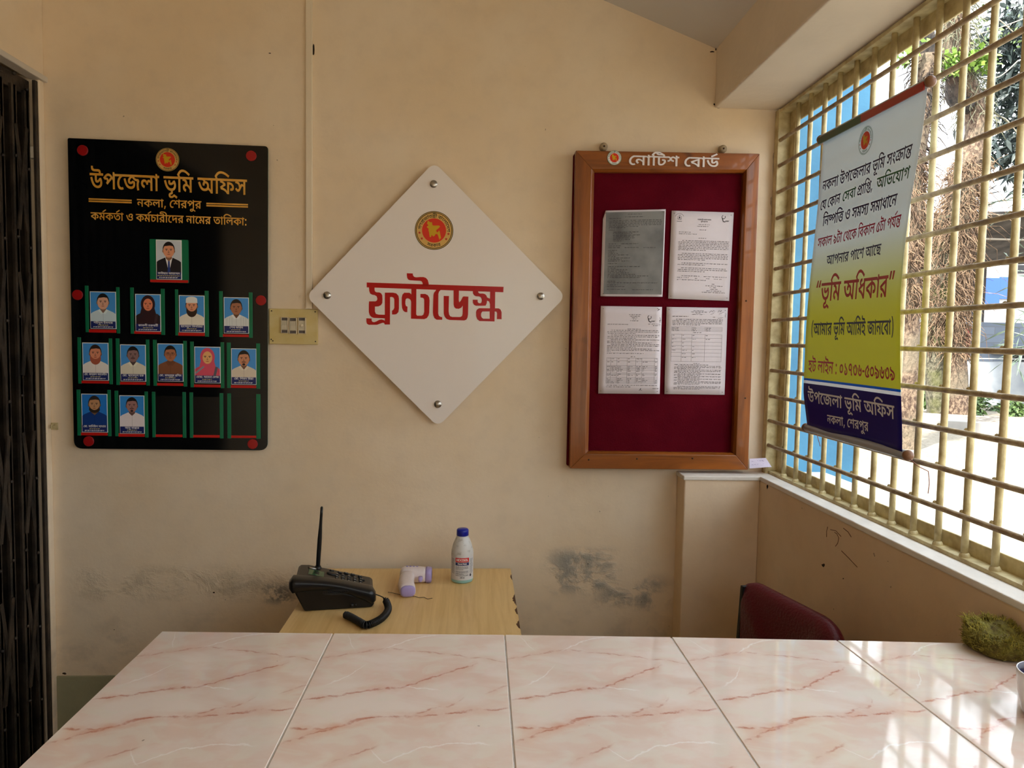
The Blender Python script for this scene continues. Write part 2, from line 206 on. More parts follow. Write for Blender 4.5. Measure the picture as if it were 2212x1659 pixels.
-1,207,108,0,1,-203,6,-23,22,-18,28,-4,33,3,29,9,25,14,30,34,2,28,-21,12,-67,3,-28,7,
-27,10,-47,32,-19,19,15,79,38,-35,45,-22,29,-6,118,-4,43,-30,16,-16,11,-22,4,-28,-8,-47,-9,-22,
-31,-39,-42,-32,-53,-23,4,-10,527,0,95,736,0,0,-95,48,2,6,87,484,-7,11,14,50,72,184,92,0,
-49,-245,6,300,484,-7,11,14,50,72,184,92,0,-49,-245,49,2,7,469,729,7,-11,-14,-49,-28,-81,-44,-104,
-92,0,49,245,7,256,729,7,-11,-14,-49,-28,-81,-44,-104,-92,0,49,245,50,1,20,254,-129,-63,102,-46,114,
-16,60,-19,122,0,125,7,62,28,122,21,58,54,107,34,49,107,0,-61,-104,-43,-115,-27,-120,-9,-123,9,-120,
26,-119,44,-114,60,-106,51,4,23,356,622,-5,30,-13,20,-22,11,-189,11,-51,15,-23,13,-32,31,-19,35,-11,
68,5,56,106,-7,-3,-32,5,-38,6,-16,23,-23,45,-12,162,-5,46,-12,19,-10,33,-34,12,-27,11,-74,50,
255,491,78,-7,61,-20,46,-31,17,-18,26,-48,11,-56,-3,-39,-11,-34,-16,-30,-24,-25,-65,-36,-90,-20,-10,29,
73,-24,74,-32,74,-41,71,-48,-61,-78,-104,69,-108,55,-116,42,-132,31,19,92,103,-18,78,0,64,13,23,10,
32,28,12,25,4,28,-3,26,-11,23,-18,18,-23,14,-29,8,-62,1,-22,-4,-27,-18,-7,-13,-2,-15,6,-27,
-104,-17,-10,34,-3,34,2,23,21,40,39,30,27,11,63,13,11,156,442,-5,21,-25,36,-43,26,-29,9,57,
44,46,-11,48,-24,33,-27,24,-44,5,-27,4,567,622,0,-95,-577,0,0,95,52,1,20,81,-129,61,105,44,
114,26,120,9,122,-9,123,-26,119,-44,114,-60,104,106,0,34,-49,54,-108,37,-119,19,-121,0,-126,-7,-62,-28,
-121,-21,-58,-54,-108,-34,-49,53,3,50,255,491,78,-7,61,-20,46,-31,17,-18,26,-48,11,-56,-3,-39,-11,-34,
-16,-30,-24,-25,-65,-36,-90,-20,-10,29,73,-24,74,-32,74,-41,71,-48,-61,-78,-104,69,-108,55,-116,42,-132,31,
19,92,103,-18,78,0,64,13,23,10,32,28,12,25,4,28,-3,26,-11,23,-18,18,-23,14,-29,8,-62,1,
-22,-4,-27,-18,-7,-13,-2,-15,6,-27,-104,-17,-10,34,-3,34,2,23,21,40,39,30,27,11,63,13,11,156,
442,-5,21,-25,36,-43,26,-29,9,57,44,46,-11,48,-24,33,-27,24,-44,5,-27,4,567,622,0,-95,-577,0,
0,95,54,2,30,301,85,-64,6,-58,18,-48,32,-19,21,-31,51,-9,31,-6,35,-1,67,13,56,11,27,15,
25,39,44,55,33,33,11,37,6,81,0,68,-15,28,-14,46,-36,31,-48,18,-56,5,-31,-1,-62,-13,-57,-12,
-27,-33,-48,-22,-20,-54,-31,-33,-10,19,311,455,-48,-7,-39,-22,-28,-36,-15,-49,1,-65,19,-50,28,-29,43,-15,
53,0,45,15,33,30,21,43,5,25,2,28,-6,51,-18,39,-14,15,-35,20,55,1,51,302,0,-44,2,-70,
20,-26,18,-19,21,-23,48,-3,27,4,31,10,29,16,25,39,31,54,26,42,-99,-22,-6,-24,-20,2,-29,13,
-13,21,-9,30,-3,59,11,21,14,15,17,10,20,3,23,-3,27,-10,24,-25,30,-192,138,-38,38,-11,19,-11,
29,-3,32,3,27,21,48,29,35,97,-55,-26,-38,-1,-24,9,-21,27,-25,121,-81,63,-51,36,-45,21,-50,7,
-59,-7,-53,-9,-23,-28,-41,-39,-31,-49,-22,-28,-7,56,2,34,374,289,60,-15,-54,-22,-55,-13,-105,-1,-43,9,
-35,14,-29,20,-22,24,-16,29,-10,33,-1,67,7,29,22,47,43,50,37,26,42,20,30,9,63,7,72,-9,
40,-17,31,-26,21,-34,12,-52,2,-338,4,-16,18,-19,41,-7,-12,-104,-98,15,-38,25,-12,18,-9,23,-4,28,
16,276,333,65,7,59,24,-26,-17,-3,133,-15,29,-9,8,-27,9,-40,-2,-45,-18,-35,-33,-21,-44,1,-49,9,
-19,15,-13,20,-8,57,1,52,570,294,-5,-72,-15,-63,-27,-53,-40,-40,-54,-25,-34,-6,-91,2,-51,14,-46,26,
-22,19,-42,48,-19,31,-51,125,-16,53,-27,125,106,26,28,-127,46,-134,34,-57,19,-20,41,-25,23,-6,49,0,
22,7,31,27,20,42,5,25,4,28,-1,64,-11,62,-22,52,-13,20,-24,21,-26,7,-17,-3,-22,-22,-2,-30,
14,-43,-107,-29,-21,77,1,55,7,23,13,19,34,28,52,17,68,1,64,-20,27,-18,43,-46,31,-60,18,-70,
58,1,58,362,33,-57,4,-77,24,-46,31,-43,45,-38,61,-35,79,-46,156,105,30,30,-120,23,-63,25,-51,32,
-45,20,-19,45,-24,25,-6,53,0,24,7,39,27,14,21,9,25,8,63,-5,50,-29,63,77,-1,-46,-77,-53,
-47,-30,-11,-33,-4,-24,1,-41,13,-31,27,-20,42,-10,135,-18,20,-41,6,13,104,82,-10,28,-11,21,-17,20,
-39,7,-58,1,-89,13,-26,27,-2,23,13,25,38,12,32,83,20,30,-56,14,-43,10,-54,1,-64,-11,-59,-23,
-52,-34,-42,-49,-30,-29,-10,59,1,4,51,350,254,0,0,-106,-254,0,60,1,43,644,622,0,-95,-99,0,0,
-527,-111,0,0,423,22,-59,-75,88,-56,47,-44,23,-26,7,-48,0,-20,-7,-27,-26,-8,-19,1,-45,9,-21,17,
-17,25,-13,82,-15,-11,-113,-73,13,-60,22,-25,14,-22,16,-33,39,-21,46,-5,26,1,62,8,31,26,45,33,
30,19,11,58,19,65,0,61,-16,40,-21,38,-28,73,-70,-20,1,-4,195,87,0,23,-66,61,3,38,489,287,
-32,1,-54,11,-45,21,-83,56,-16,6,-29,0,-21,-17,-3,-14,10,-28,26,-26,-72,-71,-35,37,-29,44,-10,54,
9,48,25,35,34,23,30,10,58,2,48,-13,23,-12,108,-70,48,-10,25,4,18,12,12,19,2,51,-18,43,
-50,53,115,17,31,-37,26,-52,11,-62,-11,-57,-31,-43,-23,-15,-60,-18,4,730,622,0,-95,-740,0,0,95,58,
475,369,66,-7,45,-21,18,-17,21,-41,6,-54,0,-346,-111,0,-23,42,-16,12,-27,11,-61,3,-117,-15,-69,1,
-58,11,-23,9,-40,27,-31,42,-11,28,-9,70,10,81,108,-15,-7,-58,8,-48,9,-16,19,-18,24,-11,48,-7,
132,16,57,-2,47,-20,30,-31,-1,247,-8,23,-14,12,-19,5,-32,-2,-39,-13,-32,-23,-20,-27,-2,-13,7,-18,
29,-7,35,3,11,-84,-73,-9,-59,11,-24,13,-19,19,-11,25,-4,31,2,23,18,45,14,21,38,37,48,30,
27,11,55,13,62,5,39,421,279,-32,2,-58,15,-124,68,-16,6,-29,0,-11,-6,-8,-21,8,-24,23,-22,-71,
-71,-35,36,-26,41,-7,24,0,50,6,21,11,17,31,26,49,17,29,3,52,-6,43,-15,99,-56,50,-10,27,
4,19,12,12,19,2,51,-18,43,-50,53,114,17,32,-37,26,-52,8,-30,2,-32,-8,-54,-23,-42,-18,-17,-47,
-22,15,71,590,78,-12,55,-27,38,-32,15,-24,10,-30,3,-42,-4,-29,-108,2,4,29,-3,34,-9,23,-15,21,
-35,24,-50,15,8,924,622,0,-95,-99,0,0,-527,-111,0,0,527,-724,0,0,95,8,477,216,-7,30,-13,25,
-40,37,100,31,28,-28,23,-41,9,-55,29,507,235,29,-1,52,-11,66,-33,59,-52,57,-68,-51,-61,-42,50,-60,
53,-45,25,-23,7,-40,0,-13,-6,-8,-10,-3,-12,3,-13,7,-12,31,-18,-46,-80,-41,21,-35,29,-17,24,-11,
27,-3,32,4,31,14,27,21,22,21,13,23,9,63,2,52,300,527,-100,0,0,-527,-111,0,0,527,-99,0,
0,95,99,0,-13,53,-23,44,-33,35,-42,28,-51,21,-58,15,-66,8,-106,2,-56,-5,-55,-15,-14,-11,-5,-12,
4,-12,12,-6,209,-8,45,-12,34,-22,28,-44,8,-66,-103,0,-12,45,-31,17,-177,5,-54,11,-24,10,-21,16,
-14,19,-8,21,2,52,13,26,22,23,30,20,39,16,48,12,57,7,167,-2,88,-14,77,-22,65,-31,52,-41,
40,-51,26,-61,14,-71,97,0,4,-112,730,339,187,47,-80,-334,-193,64,3,17,660,622,0,-95,-99,0,0,-527,
-111,0,-68,70,-83,53,-99,39,-120,25,-43,105,194,105,-89,46,-110,30,35,78,25,-24,-102,0,0,95,18,450,
527,-299,0,0,7,25,-7,71,-33,62,-42,33,-29,9,-76,-107,-48,-79,-43,-5,9,89,-20,86,-37,52,-32,47,
-37,38,-43,-17,-6,-5,75,16,175,-19,-26,5,-22,14,-15,22,-5,28,5,27,15,22,22,15,26,5,27,-5,
22,-15,14,-22,5,-27,-5,-28,-14,-22,-22,-14,65,3,18,739,622,0,-95,-99,0,0,-527,-112,0,-69,77,-81,
61,-97,46,-115,30,-30,107,55,-28,125,-26,64,-26,75,-46,75,-67,-2,560,88,0,23,-66,22,466,465,-7,-52,
-21,-47,-34,-39,-22,-17,-53,-27,-66,-19,-37,-5,-70,15,-20,47,70,13,55,16,54,27,31,35,11,43,-4,29,
-13,25,-45,44,98,72,29,-34,23,-38,18,-57,23,188,424,-59,8,-24,10,-37,32,-20,44,-2,27,6,45,15,
38,102,-25,-11,-31,2,-29,10,-13,31,-10,38,7,18,10,31,30,27,40,78,18,9,-43,-41,-65,-31,-35,-53,
-38,-27,-11,66,1,17,63,64,2,25,20,35,25,13,29,4,30,-4,24,-13,13,-14,10,-46,-10,-45,-13,-14,
-24,-14,-30,-4,-29,4,-25,14,-12,14,-8,20,67,3,31,182,488,68,-9,49,-25,36,-38,15,-26,-23,-2,68,
82,85,15,-31,-80,-81,-104,-87,-3,-13,51,-29,36,-19,9,-22,3,-20,-3,-15,-8,-10,-13,-3,-17,3,-17,9,
-14,36,-24,-46,-92,-51,28,-36,36,-17,28,-13,62,9,46,10,20,32,32,44,20,31,580,283,-14,-76,-24,-40,
-35,-33,-71,-34,-59,-13,-17,30,73,-24,74,-33,99,-56,47,-33,-61,-78,-107,71,-108,55,-86,32,-162,40,20,92,
69,-15,111,-3,64,14,43,26,24,36,6,22,-2,56,-11,32,-12,19,-34,38,73,77,56,-66,28,-49,9,-27,
4,651,622,0,-95,-661,0,0,95,68,4,18,842,622,0,-95,-315,0,-3,-293,3,-234,-111,0,-62,78,-81,64,
-95,48,-108,28,-46,110,200,101,107,43,107,34,-20,-36,0,57,-428,0,0,95,11,416,427,21,-24,-138,-50,-135,
-65,96,-33,74,-42,45,-35,39,-42,17,-23,-15,-7,-4,70,29,660,142,-54,8,-26,11,-35,23,-46,52,-39,74,
60,60,8,-29,22,-47,42,-45,24,-11,24,-4,20,3,17,9,11,16,4,24,-8,31,-26,27,-49,19,29,98,
66,-26,41,-29,34,-42,18,-52,0,-60,-7,-27,-28,-44,-20,-17,-24,-12,16,176,-10,-27,5,-22,15,-15,22,-4,
27,4,27,15,22,22,15,27,5,27,-5,21,-15,15,-22,5,-27,-5,-27,-15,-22,-21,-15,69,6,39,479,557,
0,-69,-10,21,71,-14,64,-21,29,-13,48,-33,35,-41,17,-49,3,-27,-4,-31,-11,-27,-18,-23,-18,-14,-49,-16,
-47,-2,-38,5,4,83,49,1,14,10,9,28,-4,21,-14,20,-45,29,-61,18,-38,5,16,35,0,-233,-105,-5,
-114,-14,-79,37,-45,14,-70,12,-43,103,147,69,149,56,58,16,-8,-28,0,72,10,370,447,24,-28,-132,-43,-125,
-56,-8,14,55,-12,52,-18,47,-23,62,-41,25,7,4,800,622,0,-95,-810,0,0,95,10,481,292,0,-337,-111,
0,-55,43,-43,25,-51,21,-90,21,-44,100,136,67,147,58,7,370,198,-106,-40,-84,-41,10,18,75,-21,46,-19,
61,-43,21,588,-22,-59,5,5,89,53,1,16,8,10,27,-4,21,-11,18,-39,29,-80,24,-1,91,95,-24,54,
-26,24,-15,38,-36,24,-44,8,-52,-4,-31,-10,-27,-37,-39,-23,-11,70,1,12,66,0,0,728,149,0,0,-294,
317,0,0,294,149,0,0,-728,-149,0,0,310,-317,0,0,-310,71,1,12,66,0,0,728,487,0,0,-124,-338,
0,0,-176,312,0,0,-121,-312,0,0,-183,339,0,0,-124,72,1,21,25,0,300,427,0,-113,-277,414,173,0,
109,-170,61,-121,-40,0,70,136,102,155,169,0,-272,-406,0,108,293,-430,-176,0,-120,181,-60,108,24,0,-28,-53,
-41,-69,-115,-167,73,1,12,36,0,0,124,128,0,0,480,-128,0,0,124,404,0,0,-124,-127,0,0,-480,127,
0,0,-124,74,1,71,333,-11,-82,7,-37,8,-64,27,-27,18,-43,47,-16,28,-20,64,-2,38,145,0,6,-34,
26,-39,25,-19,49,-16,38,-3,54,7,42,19,27,29,8,24,-1,30,-4,14,-27,28,-55,24,-161,43,-72,35,
-29,23,-23,26,-16,30,-10,33,-3,38,9,62,26,53,20,24,49,38,61,27,34,8,74,7,40,-2,70,-13,
60,-28,25,-17,40,-44,14,-26,11,-26,10,-61,-145,0,-11,39,-26,29,-39,18,-68,5,-46,-10,-34,-21,-20,-37,
0,-28,8,-22,37,-33,41,-16,139,-36,60,-25,35,-22,42,-40,20,-33,12,-38,4,-43,-2,-32,-16,-57,-33,-49,
-22,-21,-56,-32,-33,-12,-36,-8,75,2,33,385,-10,-91,11,-42,14,-40,19,-69,54,-53,74,-19,44,-14,48,-11,
109,11,110,14,49,19,44,53,74,69,53,40,19,42,14,91,11,92,-11,42,-14,40,-19,36,-24,32,-29,29,
-35,44,-83,22,-102,3,-57,-3,-57,-22,-100,-44,-84,-29,-34,-68,-54,-40,-19,-42,-14,31,385,123,53,6,24,9,
22,12,37,35,16,22,23,53,12,66,1,37,-1,38,-12,66,-10,29,-29,47,-17,19,-42,27,-24,9,-53,7,
-52,-7,-24,-9,-42,-27,-18,-19,-28,-47,-11,-29,-7,-31,-6,-73,13,-103,11,-28,28,-47,38,-35,22,-12,24,-9,
76,1,6,66,0,0,728,149,0,0,-604,314,0,0,-124,77,2,46,215,-11,-49,5,-44,14,-20,10,-32,27,
-23,37,-12,45,0,48,8,38,27,44,26,21,31,17,54,17,119,15,58,16,8,7,6,19,-5,30,-13,22,
-21,15,-47,8,-34,-3,-28,-11,-30,-27,-11,-22,-134,22,18,45,29,36,36,30,45,21,52,13,58,5,64,-6,
41,-10,54,-27,30,-26,23,-31,14,-39,5,-46,0,-368,-139,0,0,76,-4,0,-25,-35,-49,-35,-48,-14,16,256,
92,33,4,28,10,23,16,18,21,14,38,1,73,-34,-12,-100,-17,-35,-15,-19,-17,-10,-22,-1,-14,11,-36,7,
-9,22,-12,78,1,30,209,316,0,-316,-147,0,0,546,139,0,2,-136,-9,0,27,60,18,25,44,37,27,11,
63,10,52,-7,46,-18,38,-30,28,-40,10,-25,12,-55,1,-378,-146,0,-2,346,-13,40,-26,28,-36,15,-22,1,
-29,-3,-26,-10,-21,-17,-17,-22,-10,-28,79,2,27,262,-9,-60,8,-53,24,-45,40,-35,56,-22,69,-7,84,7,
85,23,71,16,29,40,47,50,31,55,16,52,1,55,-15,40,-27,39,-56,4,0,0,274,147,0,0,-728,-144,
0,0,87,-7,0,-30,-44,-35,-29,-49,-19,20,307,108,35,5,15,7,37,33,23,53,7,43,0,47,-7,44,
-23,51,-37,33,-50,12,-51,-12,-36,-34,-10,-15,-13,-37,-7,-66,7,-65,23,-53,37,-34,32,-11,80,2,32,66,
0,0,728,324,-2,70,-15,58,-29,24,-19,37,-47,23,-58,6,-33,0,-69,-6,-32,-23,-57,-38,-46,-52,-34,-31,
-12,-71,-14,-233,-1,0,120,168,0,60,7,29,13,22,18,15,25,7,30,0,35,-7,32,-15,25,-22,19,-30,
13,-37,7,-129,0,0,-604,4,471,0,-178,331,162,0,181,-331,81,1,29,250,-7,-53,7,-46,18,-37,30,-28,
41,-10,24,-8,26,-6,60,0,347,147,0,1,-346,14,-40,26,-28,36,-15,22,-1,43,7,23,14,19,19,17,
40,4,34,0,316,147,0,0,-546,-139,0,-2,136,8,0,-27,-61,-38,-45,-51,-28,82,2,27,368,-9,-41,4,
-49,19,-35,29,-30,44,-6,0,0,-87,-145,0,0,728,147,0,0,-274,4,0,39,56,40,27,55,15,52,-1,
55,-16,50,-31,40,-47,17,-29,22,-71,7,-85,-7,-84,-22,-69,-34,-56,-46,-40,-53,-24,19,323,108,19,1,32,
11,14,9,22,25,23,53,7,65,-7,66,-22,52,-37,34,-51,12,-50,-12,-37,-33,-23,-51,-7,-68,7,-66,23,
-53,37,-33,32,-11,83,1,38,69,0,0,107,258,242,56,58,35,51,9,27,3,28,-8,44,-24,33,-36,21,
-45,7,-46,-8,-36,-22,-22,-36,-8,-48,-142,0,8,67,24,56,18,25,45,41,57,28,32,9,71,7,72,-7,
33,-8,57,-27,45,-38,31,-48,10,-27,8,-60,-4,-40,-11,-40,-38,-64,-42,-50,-203,-200,0,-5,308,0,0,-123,
84,2,32,323,-10,-84,11,-37,14,-33,20,-54,53,-39,74,-14,44,-15,101,-2,56,8,110,10,48,31,83,22,
35,54,54,33,19,36,14,84,11,84,-11,37,-14,33,-19,54,-54,22,-35,30,-83,10,-48,8,-110,-2,-56,-15,
-101,-31,-83,-22,-35,-25,-29,-62,-44,-36,-14,25,323,114,21,2,37,13,29,28,11,19,25,78,8,109,-8,111,
-25,78,-11,19,-29,28,-37,14,-21,1,-21,-1,-36,-14,-16,-13,-25,-34,-24,-78,-9,-111,9,-109,14,-56,10,-22,
25,-34,16,-13,17,-8,85,1,50,62,0,0,546,136,0,8,-136,-11,0,15,46,35,51,45,32,52,14,46,
-1,25,-7,42,-28,17,-21,27,-58,9,-37,-17,0,27,69,27,33,33,26,57,21,65,3,45,-11,39,-22,31,
-32,12,-19,10,-22,12,-50,1,-397,-146,0,-2,362,-5,19,-18,28,-29,17,-33,6,-26,-3,-31,-16,-16,-17,-14,
-33,-3,-363,-142,0,-1,363,-12,32,-10,13,-28,18,-34,6,-32,-5,-24,-13,-23,-28,-12,-40,0,-346,86,1,15,
225,-3,-39,2,-62,18,-40,36,-12,25,-7,29,-3,621,147,0,1,-582,3,-13,13,-16,23,-5,30,3,23,-107,
-32,-8]
# text lines: length, then id, x, y per letter
RUNS = {
'b1': (8846, [0,0,0,1,730,0,2,1477,0,3,1856,0,4,2822,0,5,3581,0,6,4131,0,7,4737,0,8,4870,0,9,5160,0,10,6056,0,11,6991,0,12,7281,0,13,8148,0]),
'b2': (6117, [14,0,0,15,623,0,4,1461,0,5,2220,0,16,2510,0,17,3058,0,18,3437,0,19,4137,0,1,4754,0,20,5470,0,19,5500,0]),
'b3': (16049, [15,0,0,9,838,0,21,1474,0,15,1474,0,22,2313,0,21,2863,0,5,3035,0,23,3585,0,15,4609,0,9,5447,0,21,6084,0,24,6084,0,5,6667,0,19,6956,0,25,7573,0,2,7863,0,26,8242,0,19,8867,0,14,9744,0,5,10366,0,2,10656,0,9,11035,0,19,11671,0,22,12548,0,5,13270,0,11,13560,0,4,13850,0,15,14609,0,5,15447,0,27,15737,0]),
'n1': (5140, [17,0,0,14,379,0,5,1002,0,28,1291,0,18,2164,0,17,3124,0,29,3503,0,5,4120,0,30,4410,0,21,4948,0]),
'h1': (12563, [14,0,0,15,623,0,4,1461,0,5,2220,0,0,2770,0,1,3500,0,2,4246,0,3,4625,0,4,5592,0,5,6351,0,19,6641,0,6,7517,0,7,8123,0,8,8256,0,9,8546,0,13,9442,0,31,10140,0,32,10578,0,5,11537,0,33,11826,0]),
'h2a': (3419, [17,0,0,34,379,0,17,1289,0,15,1668,0,5,2506,0,14,2796,0]),
'h2b': (1983, [17,0,0,13,379,0,29,1077,0,5,1694,0]),
'h2c': (2409, [35,0,0,5,793,0,8,1083,0,36,1372,0,16,2121,0]),
'h2d': (3966, [10,0,0,8,935,0,6,1224,0,2,1963,0,34,2342,0,5,2993,0,37,3282,0]),
'h3': (10462, [8,0,0,14,290,0,38,912,0,11,2030,0,39,2320,0,23,3339,0,13,4363,0,9,5062,0,13,5698,0,40,6396,0,13,6930,0,9,7628,0,5,8264,0,41,8554,0,5,9170,0,2,9460,0,14,9839,0]),
'h4': (14065, [13,0,0,15,698,0,5,1536,0,4,1826,0,42,2845,0,43,3455,0,5,4038,0,17,4588,0,44,4967,0,2,5657,0,15,6036,0,8,7135,0,29,7424,0,15,8041,0,5,8879,0,4,9169,0,45,10188,0,43,10798,0,5,11381,0,1,11931,0,34,12677,0,21,13327,0,33,13327,0]),
'h5': (8453, [46,0,0,1,1224,0,14,1971,0,5,2593,0,19,2883,0,1,3759,0,5,4506,0,2,4796,0,18,5175,0,46,6135,0,2,7359,0,47,7738,0]),
'h6': (6589, [48,0,0,6,539,0,7,1145,0,8,1278,0,9,1568,0,10,2464,0,8,3399,0,41,3689,0,15,4305,0,5,5143,0,19,5433,0,49,6050,0]),
'h7': (11968, [50,0,0,46,442,0,9,1666,0,5,2302,0,19,2592,0,6,3469,0,7,4075,0,8,4208,0,9,4497,0,46,5394,0,8,6618,0,9,6907,0,51,7544,0,3,8361,0,5,9328,0,14,9618,0,2,10240,0,29,10619,0,5,11236,0,52,11526,0]),
'h8': (11528, [53,0,0,43,557,0,4,1400,0,5,2159,0,51,2449,0,14,3006,0,27,3889,0,54,4461,0,55,5072,0,56,5682,0,57,6292,0,58,6902,0,59,7512,0,45,7868,0,54,8478,0,42,9088,0,58,9698,0,57,10308,0,42,10918,0]),
'e1': (9457, [37,0,0,60,683,0,35,1318,0,3,2111,0,5,3078,0,22,3367,0,61,4090,0,25,4810,0,29,5360,0,5,5976,0,31,6266,0,4,6704,0,5,7463,0,2,7753,0,26,8132,0,18,8757,0]),
'e2': (3059, [13,0,0,19,698,0,15,1315,0,5,2153,0,19,2443,0]),
'p0': (7729, [15,0,0,5,838,0,0,1128,0,47,1858,0,5,2574,0,19,2863,0,46,3740,0,53,4964,0,5,5521,0,2,5810,0,62,6189,0,26,7104,0]),
'p1': (6132, [18,0,0,53,700,0,25,1257,0,26,1547,0,20,2162,0,4,2172,0,51,3191,0,13,3748,0,4,4447,0,5,5206,0,9,5495,0]),
'p2': (6445, [15,0,0,5,838,0,15,1128,0,4,1966,0,25,2725,0,24,3275,0,32,3858,0,29,4816,0,22,5432,0,63,6155,0]),
'p3': (7170, [53,0,0,5,557,0,2,846,0,13,1225,0,9,1924,0,20,2546,0,4,2560,0,8,3579,0,15,3869,0,29,4707,0,8,5323,0,19,5613,0,64,6230,0,5,6880,0]),
'p4': (4467, [17,0,0,18,379,0,65,1079,0,12,2068,0,8,2935,0,19,3225,0,26,3842,0]),
'p5': (9060, [17,0,0,9,379,0,5,1015,0,66,1305,0,3,1844,0,67,2810,0,68,3452,0,4,4284,0,46,5303,0,2,6527,0,29,6906,0,26,7523,0,25,8148,0,14,8438,0]),
'p6': (6904, [17,0,0,9,379,0,5,1015,0,66,1305,0,47,1844,0,5,2559,0,2,2849,0,9,3228,0,26,3864,0,20,4479,0,4,4490,0,53,5509,0,15,6066,0]),
'p7': (7668, [17,0,0,9,379,0,5,1015,0,66,1305,0,9,1844,0,5,2480,0,53,2770,0,29,3326,0,20,3922,0,29,3943,0,20,4539,0,19,4560,0,19,5436,0,8,6053,0,18,6342,0,26,7042,0]),
'p8': (8576, [17,0,0,9,379,0,5,1015,0,47,1305,0,5,2021,0,66,2310,0,46,2849,0,2,4073,0,9,4452,0,14,5088,0,5,5711,0,17,6261,0,29,6640,0,37,7256,0,9,7940,0]),
'p9': (6277, [17,0,0,9,379,0,5,1015,0,66,1305,0,11,1844,0,4,2133,0,9,2892,0,14,3529,0,8,4411,0,9,4701,0,64,5337,0,5,5988,0]),
'p10': (8118, [17,0,0,9,379,0,5,1015,0,66,1305,0,13,1844,0,5,2542,0,8,2831,0,14,3121,0,0,3744,0,4,4474,0,13,5493,0,5,6191,0,26,6481,0,5,7106,0,22,7396,0]),
'p11': (4703, [46,0,0,29,1224,0,20,1820,0,29,2101,0,5,2717,0,69,3007,0,5,3796,0,19,4086,0]),
'pm': (3528, [17,0,0,9,379,0,5,1015,0,29,1305,0,5,1922,0,51,2211,0,4,2769,0]),
'd1': (12776, [37,0,0,60,683,0,35,1318,0,3,2111,0,5,3078,0,22,3367,0,61,4090,0,25,4810,0,29,5360,0,5,5976,0,31,6266,0,4,6704,0,5,7463,0,2,7753,0,26,8132,0,18,8757,0,13,9717,0,19,10416,0,15,11032,0,5,11870,0,19,12160,0]),
'd2': (5615, [6,0,0,7,606,0,8,739,0,9,1029,0,9,1925,0,61,2561,0,60,3282,0,5,3916,0,4,4206,0,64,4965,0]),
'x1': (4560, [70,0,0,71,747,0,72,1354,0,73,2093,0,74,2569,0,75,3224,0,76,3994,0]),
'x2': (4758, [70,0,0,77,747,0,78,1327,0,79,1950,0,80,2849,0,81,3505,0,82,4128,0]),
'x3': (3429, [83,0,0,84,646,0,84,1293,0,85,2208,0,86,3120,0]),
}
SKY, SUN, EXPO = 1.6, 6.5, 1.64
import bpy, bmesh, math, random
from mathutils import Vector, Matrix, Quaternion, noise
from mathutils.geometry import tessellate_polygon, delaunay_2d_cdt
random.seed(7)
SC = bpy.context.scene
COL = SC.collection
PI = math.pi
# ------------------------------------------------------------------ camera
W_, H_ = 2212.0, 1659.0
FPX, YAW, PIT, ROL = 1564.0653643938288, 0.054532298806549764, 0.06254599697567956, -0.01712751841099728
CAM = Vector((0, -2.45, 1.53))
_f = Vector((math.sin(YAW)*math.cos(PIT), math.cos(YAW)*math.cos(PIT), -math.sin(PIT)))
_r = Vector((math.cos(YAW), -math.sin(YAW), 0)); _d = _f.cross(_r)
RT = _r*math.cos(ROL) + _d*math.sin(ROL); DN = -_r*math.sin(ROL) + _d*math.cos(ROL)
def ray(x, y): return RT*((x-W_/2)/FPX) + DN*((y-H_/2)/FPX) + _f
def onY(x, y, v=0.0): q = ray(x, y); return CAM + q*((v-CAM.y)/q.y)
def onZ(x, y, v=0.0): q = ray(x, y); return CAM + q*((v-CAM.z)/q.z)
def onX(x, y, v=0.0): q = ray(x, y); return CAM + q*((v-CAM.x)/q.x)
cd = bpy.data.cameras.new('camera'); cam = bpy.data.objects.new('camera', cd); COL.objects.link(cam)
cd.sensor_fit = 'HORIZONTAL'; cd.sensor_width = 36; cd.lens = FPX/W_*36; cd.clip_start = .05; cd.clip_end = 300
m3 = Matrix((RT, -DN, -_f)).transposed()
cam.matrix_world = Matrix.Translation(CAM) @ m3.to_4x4(); SC.camera = cam
